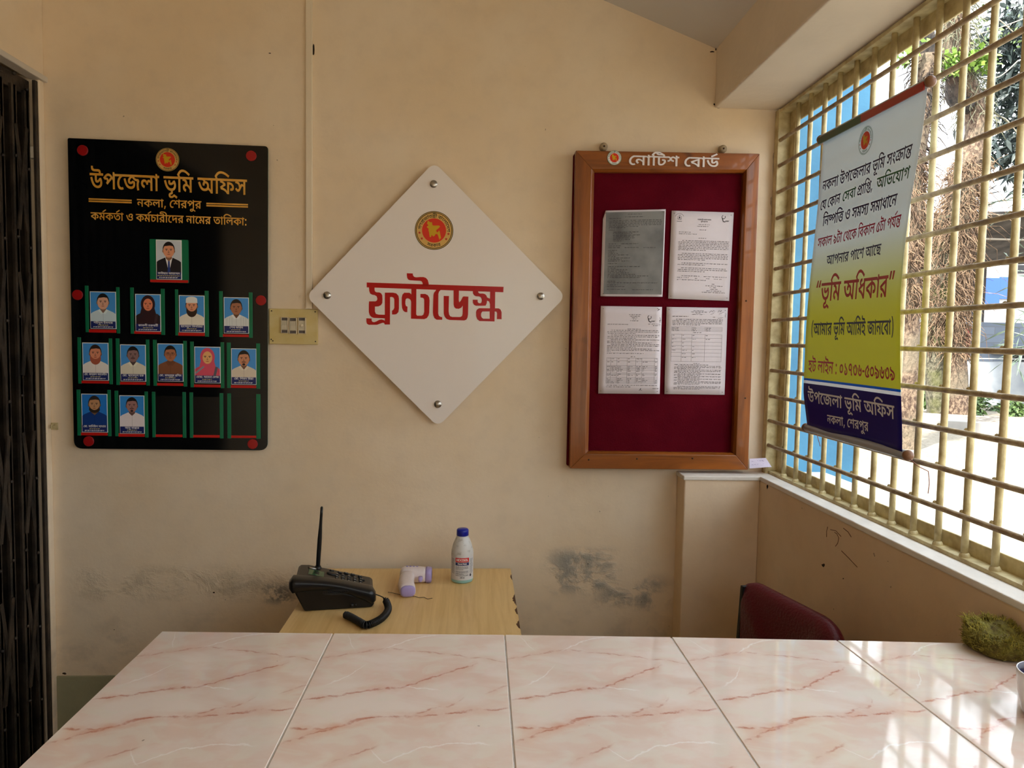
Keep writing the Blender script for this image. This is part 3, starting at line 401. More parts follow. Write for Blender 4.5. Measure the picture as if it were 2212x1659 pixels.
# ------------------------------------------------------------------ materials
def lin(c):
    return tuple((v/255/12.92 if v/255 <= .04045 else ((v/255+.055)/1.055)**2.4) for v in c) + (1,)
MC = {}
def mat(name, rgb, rough=.6, metal=0, spec=.5, coat=0, trans=0, ior=1.45, bump=0, bscale=40, vary=0, vscale=6, rgb2=None, emit=0, noshadow=False):
    if name in MC: return MC[name]
    m = bpy.data.materials.new(name); m.use_nodes = True; N = m.node_tree.nodes; L = m.node_tree.links
    b = N['Principled BSDF']
    b.inputs['Base Color'].default_value = lin(rgb); b.inputs['Roughness'].default_value = rough
    b.inputs['Metallic'].default_value = metal; b.inputs['Specular IOR Level'].default_value = spec
    b.inputs['Coat Weight'].default_value = coat; b.inputs['Coat Roughness'].default_value = .05
    b.inputs['Transmission Weight'].default_value = trans; b.inputs['IOR'].default_value = ior
    if vary or rgb2 or bump:
        g = N.new('ShaderNodeNewGeometry')
    if vary or rgb2:
        n = N.new('ShaderNodeTexNoise'); n.inputs['Scale'].default_value = vscale; n.inputs['Detail'].default_value = 6
        L.new(g.outputs['Position'], n.inputs['Vector'])
        mx = N.new('ShaderNodeMix'); mx.data_type = 'RGBA'
        rp = N.new('ShaderNodeMapRange'); rp.inputs[1].default_value = .35; rp.inputs[2].default_value = .65
        L.new(n.outputs['Fac'], rp.inputs[0]); L.new(rp.outputs[0], mx.inputs[0])
        c1 = lin(rgb); c2 = lin(rgb2) if rgb2 else tuple(max(0, v*(1-vary)) for v in c1[:3])+(1,)
        mx.inputs[6].default_value = c1; mx.inputs[7].default_value = c2; L.new(mx.outputs[2], b.inputs['Base Color'])
    if bump:
        n = N.new('ShaderNodeTexNoise'); n.inputs['Scale'].default_value = bscale; n.inputs['Detail'].default_value = 5
        L.new(g.outputs['Position'], n.inputs['Vector'])
        bp = N.new('ShaderNodeBump'); bp.inputs['Strength'].default_value = bump; bp.inputs['Distance'].default_value = .01
        L.new(n.outputs['Fac'], bp.inputs['Height']); L.new(bp.outputs[0], b.inputs['Normal'])
    MC[name] = m
    return m
class NB:
    """tiny node-graph helper"""
    def __init__(s, m): s.N = m.node_tree.nodes; s.L = m.node_tree.links; s.b = s.N['Principled BSDF']
    def val(s, i, v):
        if hasattr(v, 'node'): s.L.new(v, i)
        else: i.default_value = v
    def math(s, op, a, b=0, c=None, clamp=False):
        n = s.N.new('ShaderNodeMath'); n.operation = op; n.use_clamp = clamp
        s.val(n.inputs[0], a); s.val(n.inputs[1], b)
        if c is not None: s.val(n.inputs[2], c)
        return n.outputs[0]
    def rng(s, v, a, b, c=0., d=1.):
        n = s.N.new('ShaderNodeMapRange'); n.interpolation_type = 'SMOOTHSTEP'
        s.val(n.inputs[0], v)
        for i, q in enumerate((a, b, c, d)): n.inputs[1+i].default_value = q
        return n.outputs[0]
    def noise(s, vec, scale, detail=4, rough=.5, dist=0):
        n = s.N.new('ShaderNodeTexNoise'); s.L.new(vec, n.inputs['Vector'])
        n.inputs['Scale'].default_value = scale; n.inputs['Detail'].default_value = detail
        n.inputs['Roughness'].default_value = rough; n.inputs['Distortion'].default_value = dist
        return n.outputs['Fac']
    def mapv(s, vec, scale=(1, 1, 1), loc=(0, 0, 0), rot=(0, 0, 0)):
        n = s.N.new('ShaderNodeMapping'); s.L.new(vec, n.inputs[0])
        n.inputs[1].default_value = loc; n.inputs[2].default_value = rot; n.inputs[3].default_value = scale
        return n.outputs[0]
    def mix(s, f, a, b):
        n = s.N.new('ShaderNodeMix'); n.data_type = 'RGBA'; s.val(n.inputs[0], f); s.val(n.inputs[6], a); s.val(n.inputs[7], b)
        return n.outputs[2]
    def pos(s): return s.N.new('ShaderNodeNewGeometry').outputs['Position']
    def sep(s, v):
        n = s.N.new('ShaderNodeSeparateXYZ'); s.L.new(v, n.inputs[0]); return n.outputs
    def bump(s, h, st=.3, dist=.01):
        n = s.N.new('ShaderNodeBump'); n.inputs['Strength'].default_value = st; n.inputs['Distance'].default_value = dist
        s.L.new(h, n.inputs['Height']); s.L.new(n.outputs[0], s.b.inputs['Normal'])
    def col(s, c): s.L.new(c, s.b.inputs['Base Color'])
    def uv(s):
        return s.N.new('ShaderNodeUVMap').outputs[0]
# ------------------------------------------------------------------ mesh building
def fill(polys):
    """robust non-zero fill of closed 2D outlines -> points, triangles"""
    vs = [Vector(p) for q in polys for p in q]; es = []; o = 0
    for q in polys:
        n = len(q); es += [(o+i, o+(i+1) % n) for i in range(n)]; o += n
    V, _, F, _, _, _ = delaunay_2d_cdt(vs, es, [], 0, 1e-9 if max(abs(c) for v in vs for c in v) < 50 else 1e-4)
    out = []
    for f in F:
        c = (V[f[0]]+V[f[1]]+V[f[2]])/3; w = 0
        for q in polys:
            for i in range(len(q)):
                (x1, y1), (x2, y2) = q[i-1], q[i]
                if (y1 <= c.y) != (y2 <= c.y) and x1+(c.y-y1)*(x2-x1)/(y2-y1) > c.x: w += 1 if y2 > y1 else -1
        if w: out.append(tuple(f))
    return [(v.x, v.y) for v in V], out
class MB:
    def __init__(s): s.v = []; s.f = []; s.m = []; s.uv = None; s.sm = []
    def add(s, vs, fs, mi=0, smooth=False):
        o = len(s.v); s.v += [Vector(p) for p in vs]
        for f in fs: s.f.append([o+i for i in f]); s.m.append(mi); s.sm.append(smooth)
        return s
    def box(s, lo, hi, mi=0, M=None):
        x0, y0, z0 = lo; x1, y1, z1 = hi
        vs = [Vector(p) for p in ((x0,y0,z0),(x1,y0,z0),(x1,y1,z0),(x0,y1,z0),(x0,y0,z1),(x1,y0,z1),(x1,y1,z1),(x0,y1,z1))]
        if M: vs = [M @ p for p in vs]
        return s.add(vs, [(0,3,2,1),(4,5,6,7),(0,1,5,4),(1,2,6,5),(2,3,7,6),(3,0,4,7)], mi)
    def bar(s, a, b, w, h, mi=0, up=(0,0,1)):
        a = Vector(a); b = Vector(b); d = (b-a).normalized(); u = Vector(up)
        x = d.cross(u)
        if x.length < 1e-4: x = d.cross(Vector((0,1,0)))
        x.normalize(); y = x.cross(d)
        vs = [p + x*sx*w/2 + y*sy*h/2 for p in (a, b) for sx, sy in ((-1,-1),(1,-1),(1,1),(-1,1))]
        return s.add(vs, [(0,1,2,3),(7,6,5,4),(0,4,5,1),(1,5,6,2),(2,6,7,3),(3,7,4,0)], mi)
    def tube(s, path, r, seg=10, mi=0, cap=True, closed=False, flat=1.0, smooth=True):
        P = [Vector(p) for p in path]; n = len(P)
        R = r if isinstance(r, (list, tuple)) else [r]*n
        T = []
        for i in range(n):
            if closed: t = P[(i+1) % n]-P[i-1]
            else: t = P[min(i+1, n-1)]-P[max(i-1, 0)]
            T.append(t.normalized() if t.length > 1e-9 else Vector((0,0,1)))
        u = T[0].orthogonal().normalized()
        rings = []
        for i in range(n):
            u = (u - T[i]*u.dot(T[i]))
            u = u.normalized() if u.length > 1e-6 else T[i].orthogonal().normalized()
            w = T[i].cross(u)
            rings.append([P[i] + (u*math.cos(2*PI*k/seg) + w*math.sin(2*PI*k/seg)*flat)*R[i] for k in range(seg)])
        vs = [p for rg in rings for p in rg]; fs = []
        for i in range(n if closed else n-1):
            j = (i+1) % n
            for k in range(seg):
                k2 = (k+1) % seg; fs.append((i*seg+k, i*seg+k2, j*seg+k2, j*seg+k))
        if cap and not closed:
            fs.append(tuple(range(seg-1, -1, -1))); fs.append(tuple((n-1)*seg+k for k in range(seg)))
        return s.add(vs, fs, mi, smooth)
    def loft(s, rings, mi=0, smooth=True, cap=True):
        n = len(rings); seg = len(rings[0]); fs = []
        for i in range(n-1):
            for k in range(seg):
                k2 = (k+1) % seg; fs.append((i*seg+k, i*seg+k2, (i+1)*seg+k2, (i+1)*seg+k))
        if cap: fs.append(tuple(range(seg-1, -1, -1))); fs.append(tuple((n-1)*seg+k for k in range(seg)))
        return s.add([p for r in rings for p in r], fs, mi, smooth)
    def lathe(s, prof, c, seg=32, mi=0, smooth=True, axis='z'):
        c = Vector(c); rings = []
        for r, h in prof:
            rg = []
            for k in range(seg):
                a = 2*PI*k/seg; x, y = r*math.cos(a), r*math.sin(a)
                rg.append(c + (Vector((x, y, h)) if axis == 'z' else Vector((x, h, -y)) if axis == 'y' else Vector((h, x, y))))
            rings.append(rg)
        return s.loft(rings, mi, smooth)
    def prism(s, poly, to3, d0, d1, mi=0, mi_side=None):
        """poly: 2D outline; to3(x,y,d)->3D; extruded from depth d0 to d1"""
        n = len(poly); tri = tessellate_polygon([[Vector((x, y, 0)) for x, y in poly]])
        vs = [to3(x, y, d0) for x, y in poly] + [to3(x, y, d1) for x, y in poly]
        s.add(vs, [], mi); o = len(s.v)-2*n
        for t in tri:
            s.f.append([o+i for i in t]); s.m.append(mi); s.sm.append(False)
            s.f.append([o+n+i for i in reversed(t)]); s.m.append(mi); s.sm.append(False)
        for i in range(n):
            j = (i+1) % n; s.f.append([o+i, o+j, o+n+j, o+n+i]); s.m.append(mi if mi_side is None else mi_side); s.sm.append(False)
        return s
    def flat(s, polys, to3, mi=0):
        """outline + holes as one flat filled face set"""
        ar = lambda c: sum(c[i-1][0]*c[i][1]-c[i][0]*c[i-1][1] for i in range(len(c)))
        vs, tri = fill([list(q) if (ar(q) > 0) == (k == 0) else list(q)[::-1] for k, q in enumerate(polys)])
        return s.add([to3(x, y) for x, y in vs], tri, mi)
    def ell(s, c, r, mi=0, seg=16, rg=9, M=None):
        c = Vector(c); vs = []; fs = []
        for i in range(rg):
            t = PI*(i+.5)/rg
            for k in range(seg):
                a = 2*PI*k/seg; p = Vector((r[0]*math.sin(t)*math.cos(a), r[1]*math.sin(t)*math.sin(a), r[2]*math.cos(t)))
                vs.append(c + (M @ p if M else p))
        for i in range(rg-1):
            for k in range(seg): k2 = (k+1) % seg; fs.append((i*seg+k, (i+1)*seg+k, (i+1)*seg+k2, i*seg+k2))
        fs.append(tuple(range(seg))); fs.append(tuple((rg-1)*seg+k for k in range(seg-1, -1, -1)))
        return s.add(vs, fs, mi, True)
    def build(s, name, mats, parent=None, bevel=0, seg=2, smooth_all=False, recalc=True, sub=0):
        me = bpy.data.meshes.new(name)
        off = Vector(parent.matrix_world.translation) if parent else Vector()
        if parent and parent.get('_w'): off = Vector(parent['_w'])
        me.from_pydata([tuple(p-off) for p in s.v], [], s.f)
        mats = mats if isinstance(mats, (list, tuple)) else [mats]
        for m in mats: me.materials.append(m)
        for p, mi, sm in zip(me.polygons, s.m, s.sm): p.material_index = mi; p.use_smooth = sm or smooth_all
        if s.uv:
            ul = me.uv_layers.new(name='UVMap')
            for p in me.polygons:
                for li in p.loop_indices: ul.data[li].uv = s.uv[me.loops[li].vertex_index]
        if recalc:
            bm = bmesh.new(); bm.from_mesh(me); bmesh.ops.recalc_face_normals(bm, faces=bm.faces); bm.to_mesh(me); bm.free()
        me.update()
        o = bpy.data.objects.new(name, me); COL.objects.link(o)
        if parent:
            o.parent = parent; o['_w'] = tuple(off)
        if bevel:
            b = o.modifiers.new('bevel', 'BEVEL'); b.width = bevel; b.segments = seg; b.limit_method = 'ANGLE'; b.angle_limit = math.radians(40)
            b.harden_normals = False
        if sub:
            b = o.modifiers.new('sub', 'SUBSURF'); b.levels = b.render_levels = sub
        return o
def tag(o, label=None, cat=None, group=None, kind=None):
    if label: o['label'] = label
    if cat: o['category'] = cat
    if group: o['group'] = group
    if kind: o['kind'] = kind
    return o
def thing(name, loc, label=None, cat=None, group=None, kind=None):
    o = bpy.data.objects.new(name, None); COL.objects.link(o); o.location = loc; o.empty_display_size = .05
    o['_w'] = tuple(loc)
    return tag(o, label, cat, group, kind)
def struct(o): o['kind'] = 'structure'; return o
# ------------------------------------------------------------------ lettering
def load_letters():
    a = GLYPHS; G = {}; i = 0
    while i < len(a):
        g, nc = a[i], a[i+1]; i += 2; cs = []
        for _ in range(nc):
            n = a[i]; i += 1; x = y = 0; c = []
            for k in range(n): x += a[i]; y += a[i+1]; i += 2; c.append((x, y))
            cs.append(c)
        G[g] = cs
    return G, {k: ([tuple(r[j:j+3]) for j in range(0, len(r), 3)], adv) for k, (adv, r) in RUNS.items()}
GL, RN = load_letters()
_tc = {}
def gtris(g):
    """glyph -> list of (points, triangles)"""
    if g in _tc: return _tc[g]
    pts, tri = fill(GL[g]); seen = {}
    for t in tri:
        for i in range(3): seen[(t[i-1], t[i])] = 1
    res = [(pts, tri, [e for e in seen if (e[1], e[0]) not in seen])]
    _tc[g] = res
    return res
def text(mb, key, to3, mi=0, thick=None):
    """to3(x, y[, d]) maps font units (x along the line, y up, baseline 0) to a 3D point"""
    run, adv = RN[key]
    for g, gx, gy in run:
        for pts, tri, ln in gtris(g):
            if thick is None:
                mb.add([to3(x+gx, y+gy) for x, y in pts], tri, mi)
            else:
                n = len(pts); vs = [to3(x+gx, y+gy, 0) for x, y in pts]+[to3(x+gx, y+gy, thick) for x, y in pts]
                fs = [tuple(i+n for i in t) for t in tri]
                for i, j in ln: fs.append((i, j, n+j, n+i))
                mb.add(vs, fs, mi)
    return adv
def frame2(A, B, D, width, h=622.):
    """3D frame from head-line left A, head-line right B, baseline-left D: font units -> 3D"""
    A, B, D = Vector(A), Vector(B), Vector(D); U = (B-A)/width; V = (A-D)/h
    return lambda x, y: A + U*x + V*(y-622)
def wall_text(mb, key, L, Rr, hpx, yv, mi=0, thick=None):
    A = onY(*L, yv); B = onY(*Rr, yv); D = onY(L[0], L[1]+hpx, yv); w = RN[key][1]
    U = (B-A)/w; V = Vector((0, 0, (A-D).length/622.))
    if thick is None: return text(mb, key, lambda x, y: A + U*x + V*(y-622), mi)
    return text(mb, key, lambda x, y, d: A + U*x + V*(y-622) + Vector((0, -d, 0)), mi, thick)
EMB_MAP = [(590,465),(640,510),(720,545),(735,510),(755,560),(765,630),(800,655),(1020,650),(1050,680),(1030,720),(960,780),(920,810),(910,850),(940,900),(975,900),(1015,830),(1040,860),(1065,970),(1095,1120),(1070,1145),(1045,1120),(1050,1200),(1020,1150),(985,1030),(950,965),(900,975),(880,970),(870,1020),(830,1055),(790,1060),(765,1020),(740,1010),(730,1060),(690,1100),(665,1075),(655,1000),(640,900),(615,830),(630,780),(560,730),(560,690),(620,660),(610,640),(560,590),(575,540)]
M_GOLD = mat('emblem_gold', (214,170,92), .35); M_EMBK = mat('emblem_dark_green', (22,40,18), .4); M_EMR = mat('emblem_red', (215,48,22), .35)
M_EMY = mat('emblem_yellow', (205,160,20), .35); M_EMW = mat('emblem_white', (232,232,226), .4); M_STAR = mat('star_red', (185,35,30), .4)
M_EMG = mat('emblem_green', (24,92,48), .4)
def emblem(parent, to3, white=False, name='emblem', bare=False):
    """to3(x, y, layer): unit disc radius 1 -> 3D. Layers are thin print coats."""
    mb = MB(); n = 64
    def ring(r, lay, mi): mb.add([to3(0, 0, lay)]+[to3(r*math.cos(2*PI*k/n), r*math.sin(2*PI*k/n), lay) for k in range(n)], [(0, 1+k, 1+(k+1) % n) for k in range(n)], mi)
    if bare:   # printed straight on the vinyl: only the ink lines
        for r0, r1 in ((.975, 1), (.90, .935)):
            mb.add([to3(r_*math.cos(2*PI*k/n), r_*math.sin(2*PI*k/n), 2) for r_ in (r0, r1) for k in range(n)], [(k, (k+1) % n, n+(k+1) % n, n+k) for k in range(n)], 1)
        ring(.625, 5, 2)
    else: ring(1, 1, 1); ring(.965, 2, 0); ring(.935, 3, 1); ring(.90, 4, 0); ring(.625, 5, 2)
    mb.flat([[((x-830)/725, (838-y)/725) for x, y in EMB_MAP]], lambda x, y: to3(x, y, 6), 3)
    def arc(key, a0, a1, rb, rt, flip):
        adv = RN[key][1]
        def f(x, y):
            t = x/adv; a = a0+(a1-a0)*t; rr = rb+(rt-rb)*(y/700.)
            return to3(rr*math.cos(a), rr*math.sin(a), 5)
        text(mb, key, f, 1)
    arc('e1', math.radians(176), math.radians(-4), .67, .845, 0)
    arc('e2', math.radians(243), math.radians(296), .84, .68, 1)
    for a in (190, 214, -12, -34):
        c = math.radians(a); cx_, cy_ = .765*math.cos(c), .765*math.sin(c)
        mb.flat([[(cx_+(.085 if k % 2 == 0 else .036)*math.sin(PI*k/5), cy_+(.085 if k % 2 == 0 else .036)*math.cos(PI*k/5)) for k in range(10)]], lambda x, y: to3(x, y, 5), 4)
    return mb.build(name, [M_EMW if white else M_GOLD, M_EMG if white else M_EMBK, M_EMR, M_EMY, M_STAR], parent, recalc=False)
def wall_emblem(parent, cxp, cyp, rpx, yv, white=False):
    c = onY(cxp, cyp, yv); r = (onY(cxp+rpx, cyp, yv)-c).length
    return emblem(parent, lambda x, y, l: c + Vector((x*r, -l*.00025, y*r)), white)

# ------------------------------------------------------------------ setting materials
def wall_mat(name, rgb, damp=True):
    m = mat(name, rgb, .62); g = NB(m); P = g.pos(); x, y, z = g.sep(P)
    n1 = g.noise(P, 1.6, 5, .55); n2 = g.noise(P, 14, 6, .6)
    base = g.mix(g.rng(n1, .35, .65), lin(rgb), lin((rgb[0]-4, rgb[1]-9, rgb[2]-16)))
    base = g.mix(g.math('MULTIPLY', g.rng(n2, .4, .75), .25), base, lin((rgb[0]-26, rgb[1]-26, rgb[2]-22)))
    hgt = g.math('ADD', g.math('MULTIPLY', n2, .5), g.math('MULTIPLY', g.noise(P, 90, 3), .18))
    if damp:
        def box(x0, x1, z0, z1, e=.07):
            a = g.math('MULTIPLY', g.rng(x, x0-e, x0+e), g.rng(x, x1+e, x1-e)) if False else g.math('MULTIPLY', g.rng(x, x0-e, x0+e), g.math('SUBTRACT', 1., g.rng(x, x1-e, x1+e)))
            b = g.math('MULTIPLY', g.rng(z, z0-e*.6, z0+e*.6), g.math('SUBTRACT', 1., g.rng(z, z1-e*.6, z1+e*.6)))
            return g.math('MULTIPLY', a, b)
        wn = g.noise(g.mapv(P, (5, 5, 7)), 1.6, 8, .62, .3); wn2 = g.noise(P, 38, 6, .7)
        # grey-blue scaling plaster right of the table
        k1 = g.math('MULTIPLY', g.math('MAXIMUM', box(.28, .50, .66, .80, .05), box(.46, .68, .60, .70, .06)), g.rng(wn, .42, .60))
        # worn band low on the left
        k2 = g.math('MULTIPLY', box(-1.30, -.48, .64, .74, .05), g.rng(wn, .40, .66))
        k3 = g.math('MULTIPLY', box(-.69, -.60, .62, .68, .03), g.rng(wn2, .40, .56))
        base = g.mix(g.math('MULTIPLY', k1, .75), base, lin((128,132,128)))
        base = g.mix(g.math('MULTIPLY', k2, .35), base, lin((150,140,112)))
        sp = g.rng(wn2, .60, .70); kk = g.math('ADD', g.math('MAXIMUM', k1, k2), .0, None, True)
        base = g.mix(g.math('MULTIPLY', g.math('MULTIPLY', sp, kk), .8), base, lin((62,66,64)))
        base = g.mix(g.math('MULTIPLY', k3, .8), base, lin((92,94,94)))
        # lower right, rough plaster
        low = g.math('MULTIPLY', g.math('SUBTRACT', 1., g.rng(z, .45, .72)), g.rng(wn, .45, .7))
        base = g.mix(g.math('MULTIPLY', low, .3), base, lin((150,140,128)))
        # smooth dado paint below z=.67, faint edge
        hgt = g.math('ADD', hgt, g.math('MULTIPLY', g.math('MULTIPLY', kk, wn2), 3.))
    # flecks
    fl = g.rng(g.noise(P, 55, 2, .4), .775, .80)
    base = g.mix(g.math('MULTIPLY', fl, .6), base, lin((96,74,54)))
    g.col(base); g.bump(hgt, .55, .0035)
    return m
M_WALL = wall_mat('cream_wall_paint', (234,217,190))
M_WALLR = wall_mat('cream_parapet_paint', (228,206,176), False)
M_SILL = mat('white_sill_paint', (232,226,216), .55, bump=.3, bscale=30, vary=.12, vscale=9)
M_CEIL = mat('whitewashed_ceiling', (214,209,202), .7, bump=.15, bscale=25)
M_BEAM = mat('cream_beam_paint', (226,213,194), .65, bump=.25, bscale=22, vary=.06)
M_FLOOR = mat('grey_cement_floor', (120,112,100), .45, bump=.1, bscale=18, vary=.2, vscale=3)
M_BASE = mat('grey_green_skirting', (162,158,124), .6, bump=.2, bscale=30, vary=.15)
M_BLUE = mat('sky_blue_exterior_paint', (56,116,154), .55, bump=.35, bscale=12, rgb2=(68,130,166), vscale=5)
M_GRILL = mat('cream_grille_paint', (206,192,146), .5, bump=.25, bscale=60, rgb2=(170,152,108), vscale=30)
M_GRILLH = mat('weathered_grille_paint', (176,156,122), .55, bump=.4, bscale=70, rgb2=(134,112,86), vscale=40)
M_GATE = mat('black_gate_steel', (66,56,46), .5, metal=.2, bump=.3, bscale=50, rgb2=(30,26,23), vscale=14)
M_PLAST = mat('rough_outer_plaster', (205,196,182), .8, bump=.4, bscale=20)

# ------------------------------------------------------------------ room shell
XL, XR, SILL = -1.382, .97, 1.08
GX, GZ0, GZ1 = 1.03, 1.088, 2.31
YB = -4.0
def ceilz(x): return 2.51 + .368*(.80-x)
o = MB().box((-3.2, YB-.2, -.12), (1.30, .30, 0)).build('floor', M_FLOOR); struct(o)
w = MB(); w.prism([(XL-.2, 0), (1.335, 0), (1.335, 2.9), (.80, 2.9), (XL-.2, ceilz(XL-.2)+.2)], lambda x, z, d: Vector((x, d, z)), 0, .25)
# beyond the grille the same wall is painted blue: slot 1
o = wall_back = w.build('wall_back', [M_WALL, M_BLUE]); struct(o); wall_back['_w'] = (0, 0, 0)
b = MB(); b.prism([(1.052, .92), (1.352, .92), (1.352, 2.62), (1.052, 2.62)], lambda x, z, d: Vector((x, d, z)), -.004, .262)
o = b.build('trim_2', M_BLUE); struct(o); tag(o, 'blue painted end of the outer wall beyond the grille')
# low pier
b = MB(); b.box((.712, -.09, 0), (XR, 0.0, SILL-.004)); o = b.build('trim_1', M_WALLR, bevel=.004); struct(o)
# thin projecting cap + parapet wall
b = MB(); b.box((XR, YB, 0), (1.22, 0, SILL-.012)); o = wall_right = b.build('wall_right', M_WALLR, bevel=.004); struct(o); wall_right['_w'] = (0, 0, 0)
b = MB(); b.prism([(.708, 0), (.708, -.093), (.966, -.096), (.966, YB), (1.235, YB), (1.235, 0)], lambda x, y, d: Vector((x, y, d)), SILL-.012, SILL+.003)
o = b.build('trim_3', M_SILL, bevel=.003); struct(o)
# beam over the window, its soffit reaching outside
b = MB(); b.box((.80, YB, 2.315), (1.10, 0, 2.9)); o = b.build('trim_4', M_BEAM, bevel=.006, seg=3); struct(o)
# sloped ceiling slab
b = MB(); xa, xb = XL-.2, .80
b.add([(xb, YB-.3, ceilz(xb)), (xb, 0, ceilz(xb)), (xa, 0, ceilz(xa)), (xa, YB-.3, ceilz(xa)), (xb, YB-.3, ceilz(xb)+.2), (xb, 0, ceilz(xb)+.2), (xa, 0, ceilz(xa)+.2), (xa, YB-.3, ceilz(xa)+.2)],
      [(0,1,2,3),(7,6,5,4),(0,4,5,1),(1,5,6,2),(2,6,7,3),(3,7,4,0)])
o = b.build('ceiling', M_CEIL); struct(o)
# left wall: only a lip at the corner, the lintel, and the part past the gate
GY0, GY1, GTOP = -.028, -1.72, 2.335
b = MB(); t = XL-.20
b.box((t, GY0, 0), (XL, 0, GTOP)); b.box((t, YB, 0), (XL, GY1, GTOP)); b.box((t, YB, GTOP), (XL, 0, 3.5))
o = b.build('wall_left', M_WALL, bevel=.004); struct(o)
b = MB(); b.box((XL-.03, GY1, GTOP-.014), (XL+.012, GY0+.03, GTOP+.004)); o = b.build('trim_5', M_PLAST, bevel=.003); struct(o)
# closed corridor box added behind the gate, dark in colour, to block light leaks
M_DARK = mat('dark_gate_backing', (70,62,52), .8)
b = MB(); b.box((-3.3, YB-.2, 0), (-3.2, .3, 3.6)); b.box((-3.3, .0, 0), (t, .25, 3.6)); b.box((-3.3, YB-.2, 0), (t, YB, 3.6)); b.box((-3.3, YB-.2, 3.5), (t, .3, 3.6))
o = b.build('wall_gate_backing', M_DARK); struct(o)
# unseen wall behind the camera, added for dark reflections, doorway to the yard at right
b = MB(); b.box((t, YB-.2, 0), (.02, YB, 3.4)); b.box((.02, YB-.2, 2.2), (1.22, YB, 3.2)); b.box((.95, YB-.2, 0), (1.22, YB, 2.2))
o = b.build('wall_front', M_WALL); struct(o)
# skirting
b = MB(); b.box((XL, -.008, 0), (.712, 0, .372)); o = b.build('baseboard_back', M_BASE, bevel=.002); struct(o)

# chips, holes and scribbles in the plaster
M_HOLE = mat('raw_plaster_hole', (46,34,24), .95); M_SCR_ = mat('brown_pen_scribble', (96,52,34), .8); M_PEEL = mat('peeled_plaster', (176,158,132), .9, bump=.6, bscale=60, rgb2=(206,194,172), vscale=40)
def blob(cx0, cy0, w, h, seed, plane='y', v=0., n=11):
    r = random.Random(seed); pts = []
    for k in range(n):
        a = 2*PI*k/n; s = r.uniform(.55, 1.1); px, py = cx0+w*s*math.cos(a), cy0+h*s*math.sin(a)
        pts.append(onY(px, py, v) if plane == 'y' else onX(px, py, v))
    return pts
def chip(name, m_, parent, pts, off):
    b = MB(); c = sum(pts, Vector())/len(pts); n = len(pts)
    b.add([c+off]+[p+off for p in pts], [(0, 1+k, 1+(k+1) % n) for k in range(n)]); return b.build(name, m_, parent, recalc=False)
F_ = Vector((0, -.0006, 0))
for i, (x, y, w, h) in enumerate(((677,108,2.6,16), (583,115,3,1.4), (1538,112,5,2), (1546,106,2,4), (1543,226,2,3), (1552,232,5,2), (139,1455,5,3), (247,1360,2,1), (462,1280,3,2), (690,1290,2,3))):
    chip('plaster_chip', M_HOLE, wall_back, blob(x, y, w, h, i), F_)
for i, (x, y, w, h) in enumerate(((1676,395,7,60), (1672,440,9,40), (1674,350,5,30))): chip('peeled_patch', M_PEEL, wall_back, blob(x, y, w, h, 30+i, n=18), F_)
chip('blue_paint_trace', M_BLUE, wall_back, blob(1669, 540, 4.5, 68, 44, n=16), F_*1.6)
chip('plaster_chip', M_HOLE, wall_right, blob(1779, 1221, 4, 5, 50, 'x', XR, 9), Vector((-.0006, 0, 0)))
chip('plaster_chip', M_HOLE, wall_right, blob(1822, 1250, 2, 1.5, 51, 'x', XR, 7), Vector((-.0006, 0, 0)))
chip('plaster_chip', M_HOLE, wall_right, blob(1658, 1052, 2, 6, 52, 'x', XR, 7), Vector((-.0006, 0, 0)))
for pts in (((1788,1138),(1786,1147),(1786,1160)), ((1794,1144),(1806,1147),(1817,1159)), ((1803,1150),(1808,1153),(1812,1162),(1810,1173),(1805,1180)), ((1822,1141),(1832,1149),(1839,1160)), ((1818,1190),(1834,1206),(1852,1225))):
    MB().tube([onX(x, y, XR)+Vector((-.0002, 0, 0)) for x, y in pts], .0008, 5).build('scribble', M_SCR_, wall_right)

# ------------------------------------------------------------------ window grille
win = thing('window_1', (GX, 0, GZ0)); win['kind'] = 'structure'
f = MB(); YE = YB+.02
f.box((GX-.022, -.034, GZ0-.01), (GX+.022, -.004, GZ1)); f.box((GX+.0172, -.075, GZ0+.001), (GX+.0232, -.0305, GZ1-.001))
f.box((GX-.018, YE, GZ1-.012), (GX+.022, -.03, GZ1)); f.box((GX+.018, YE, GZ1-.055), (GX+.024, -.03, GZ1))
f.box((GX-.012, YE, GZ0-.006), (GX+.022, -.03, GZ0+.004)); f.box((GX+.018, YE, GZ0), (GX+.024, -.03, GZ0+.036))
f.box((GX-.022, YE, GZ0), (GX+.022, YE+.03, GZ1))
f.build('frame', M_GRILL, win, bevel=.002)
yv = -.1346; k = 0
while yv > YE+.05:
    m_ = MB(); dx = random.uniform(-.001, .001)
    m_.tube([(GX+dx, yv, GZ0-.006), (GX+dx, yv+.002*math.sin(k*2.1), 1.6), (GX+dx, yv, GZ1-.005)], .0072, 10)
    m_.ell((GX, yv, GZ0+.004), (.011, .011, .012))
    for i in range(13): m_.ell((GX-.007, yv+.0065, 2.2077-i*.0857+.005), (.004, .006, .006), seg=8, rg=5)
    m_.build('vertical_bar', M_GRILL, win); yv -= .0883; k += 1
for i in range(13):
    z = 2.2077 - i*.0857; m_ = MB(); n = 9
    m_.tube([(GX-.0135, -.02+(YE+.04)*j/n, z+.0012*math.sin(i*1.7+j*.9)) for j in range(n+1)], .0062, 10)
    m_.build('horizontal_bar', M_GRILLH, win)

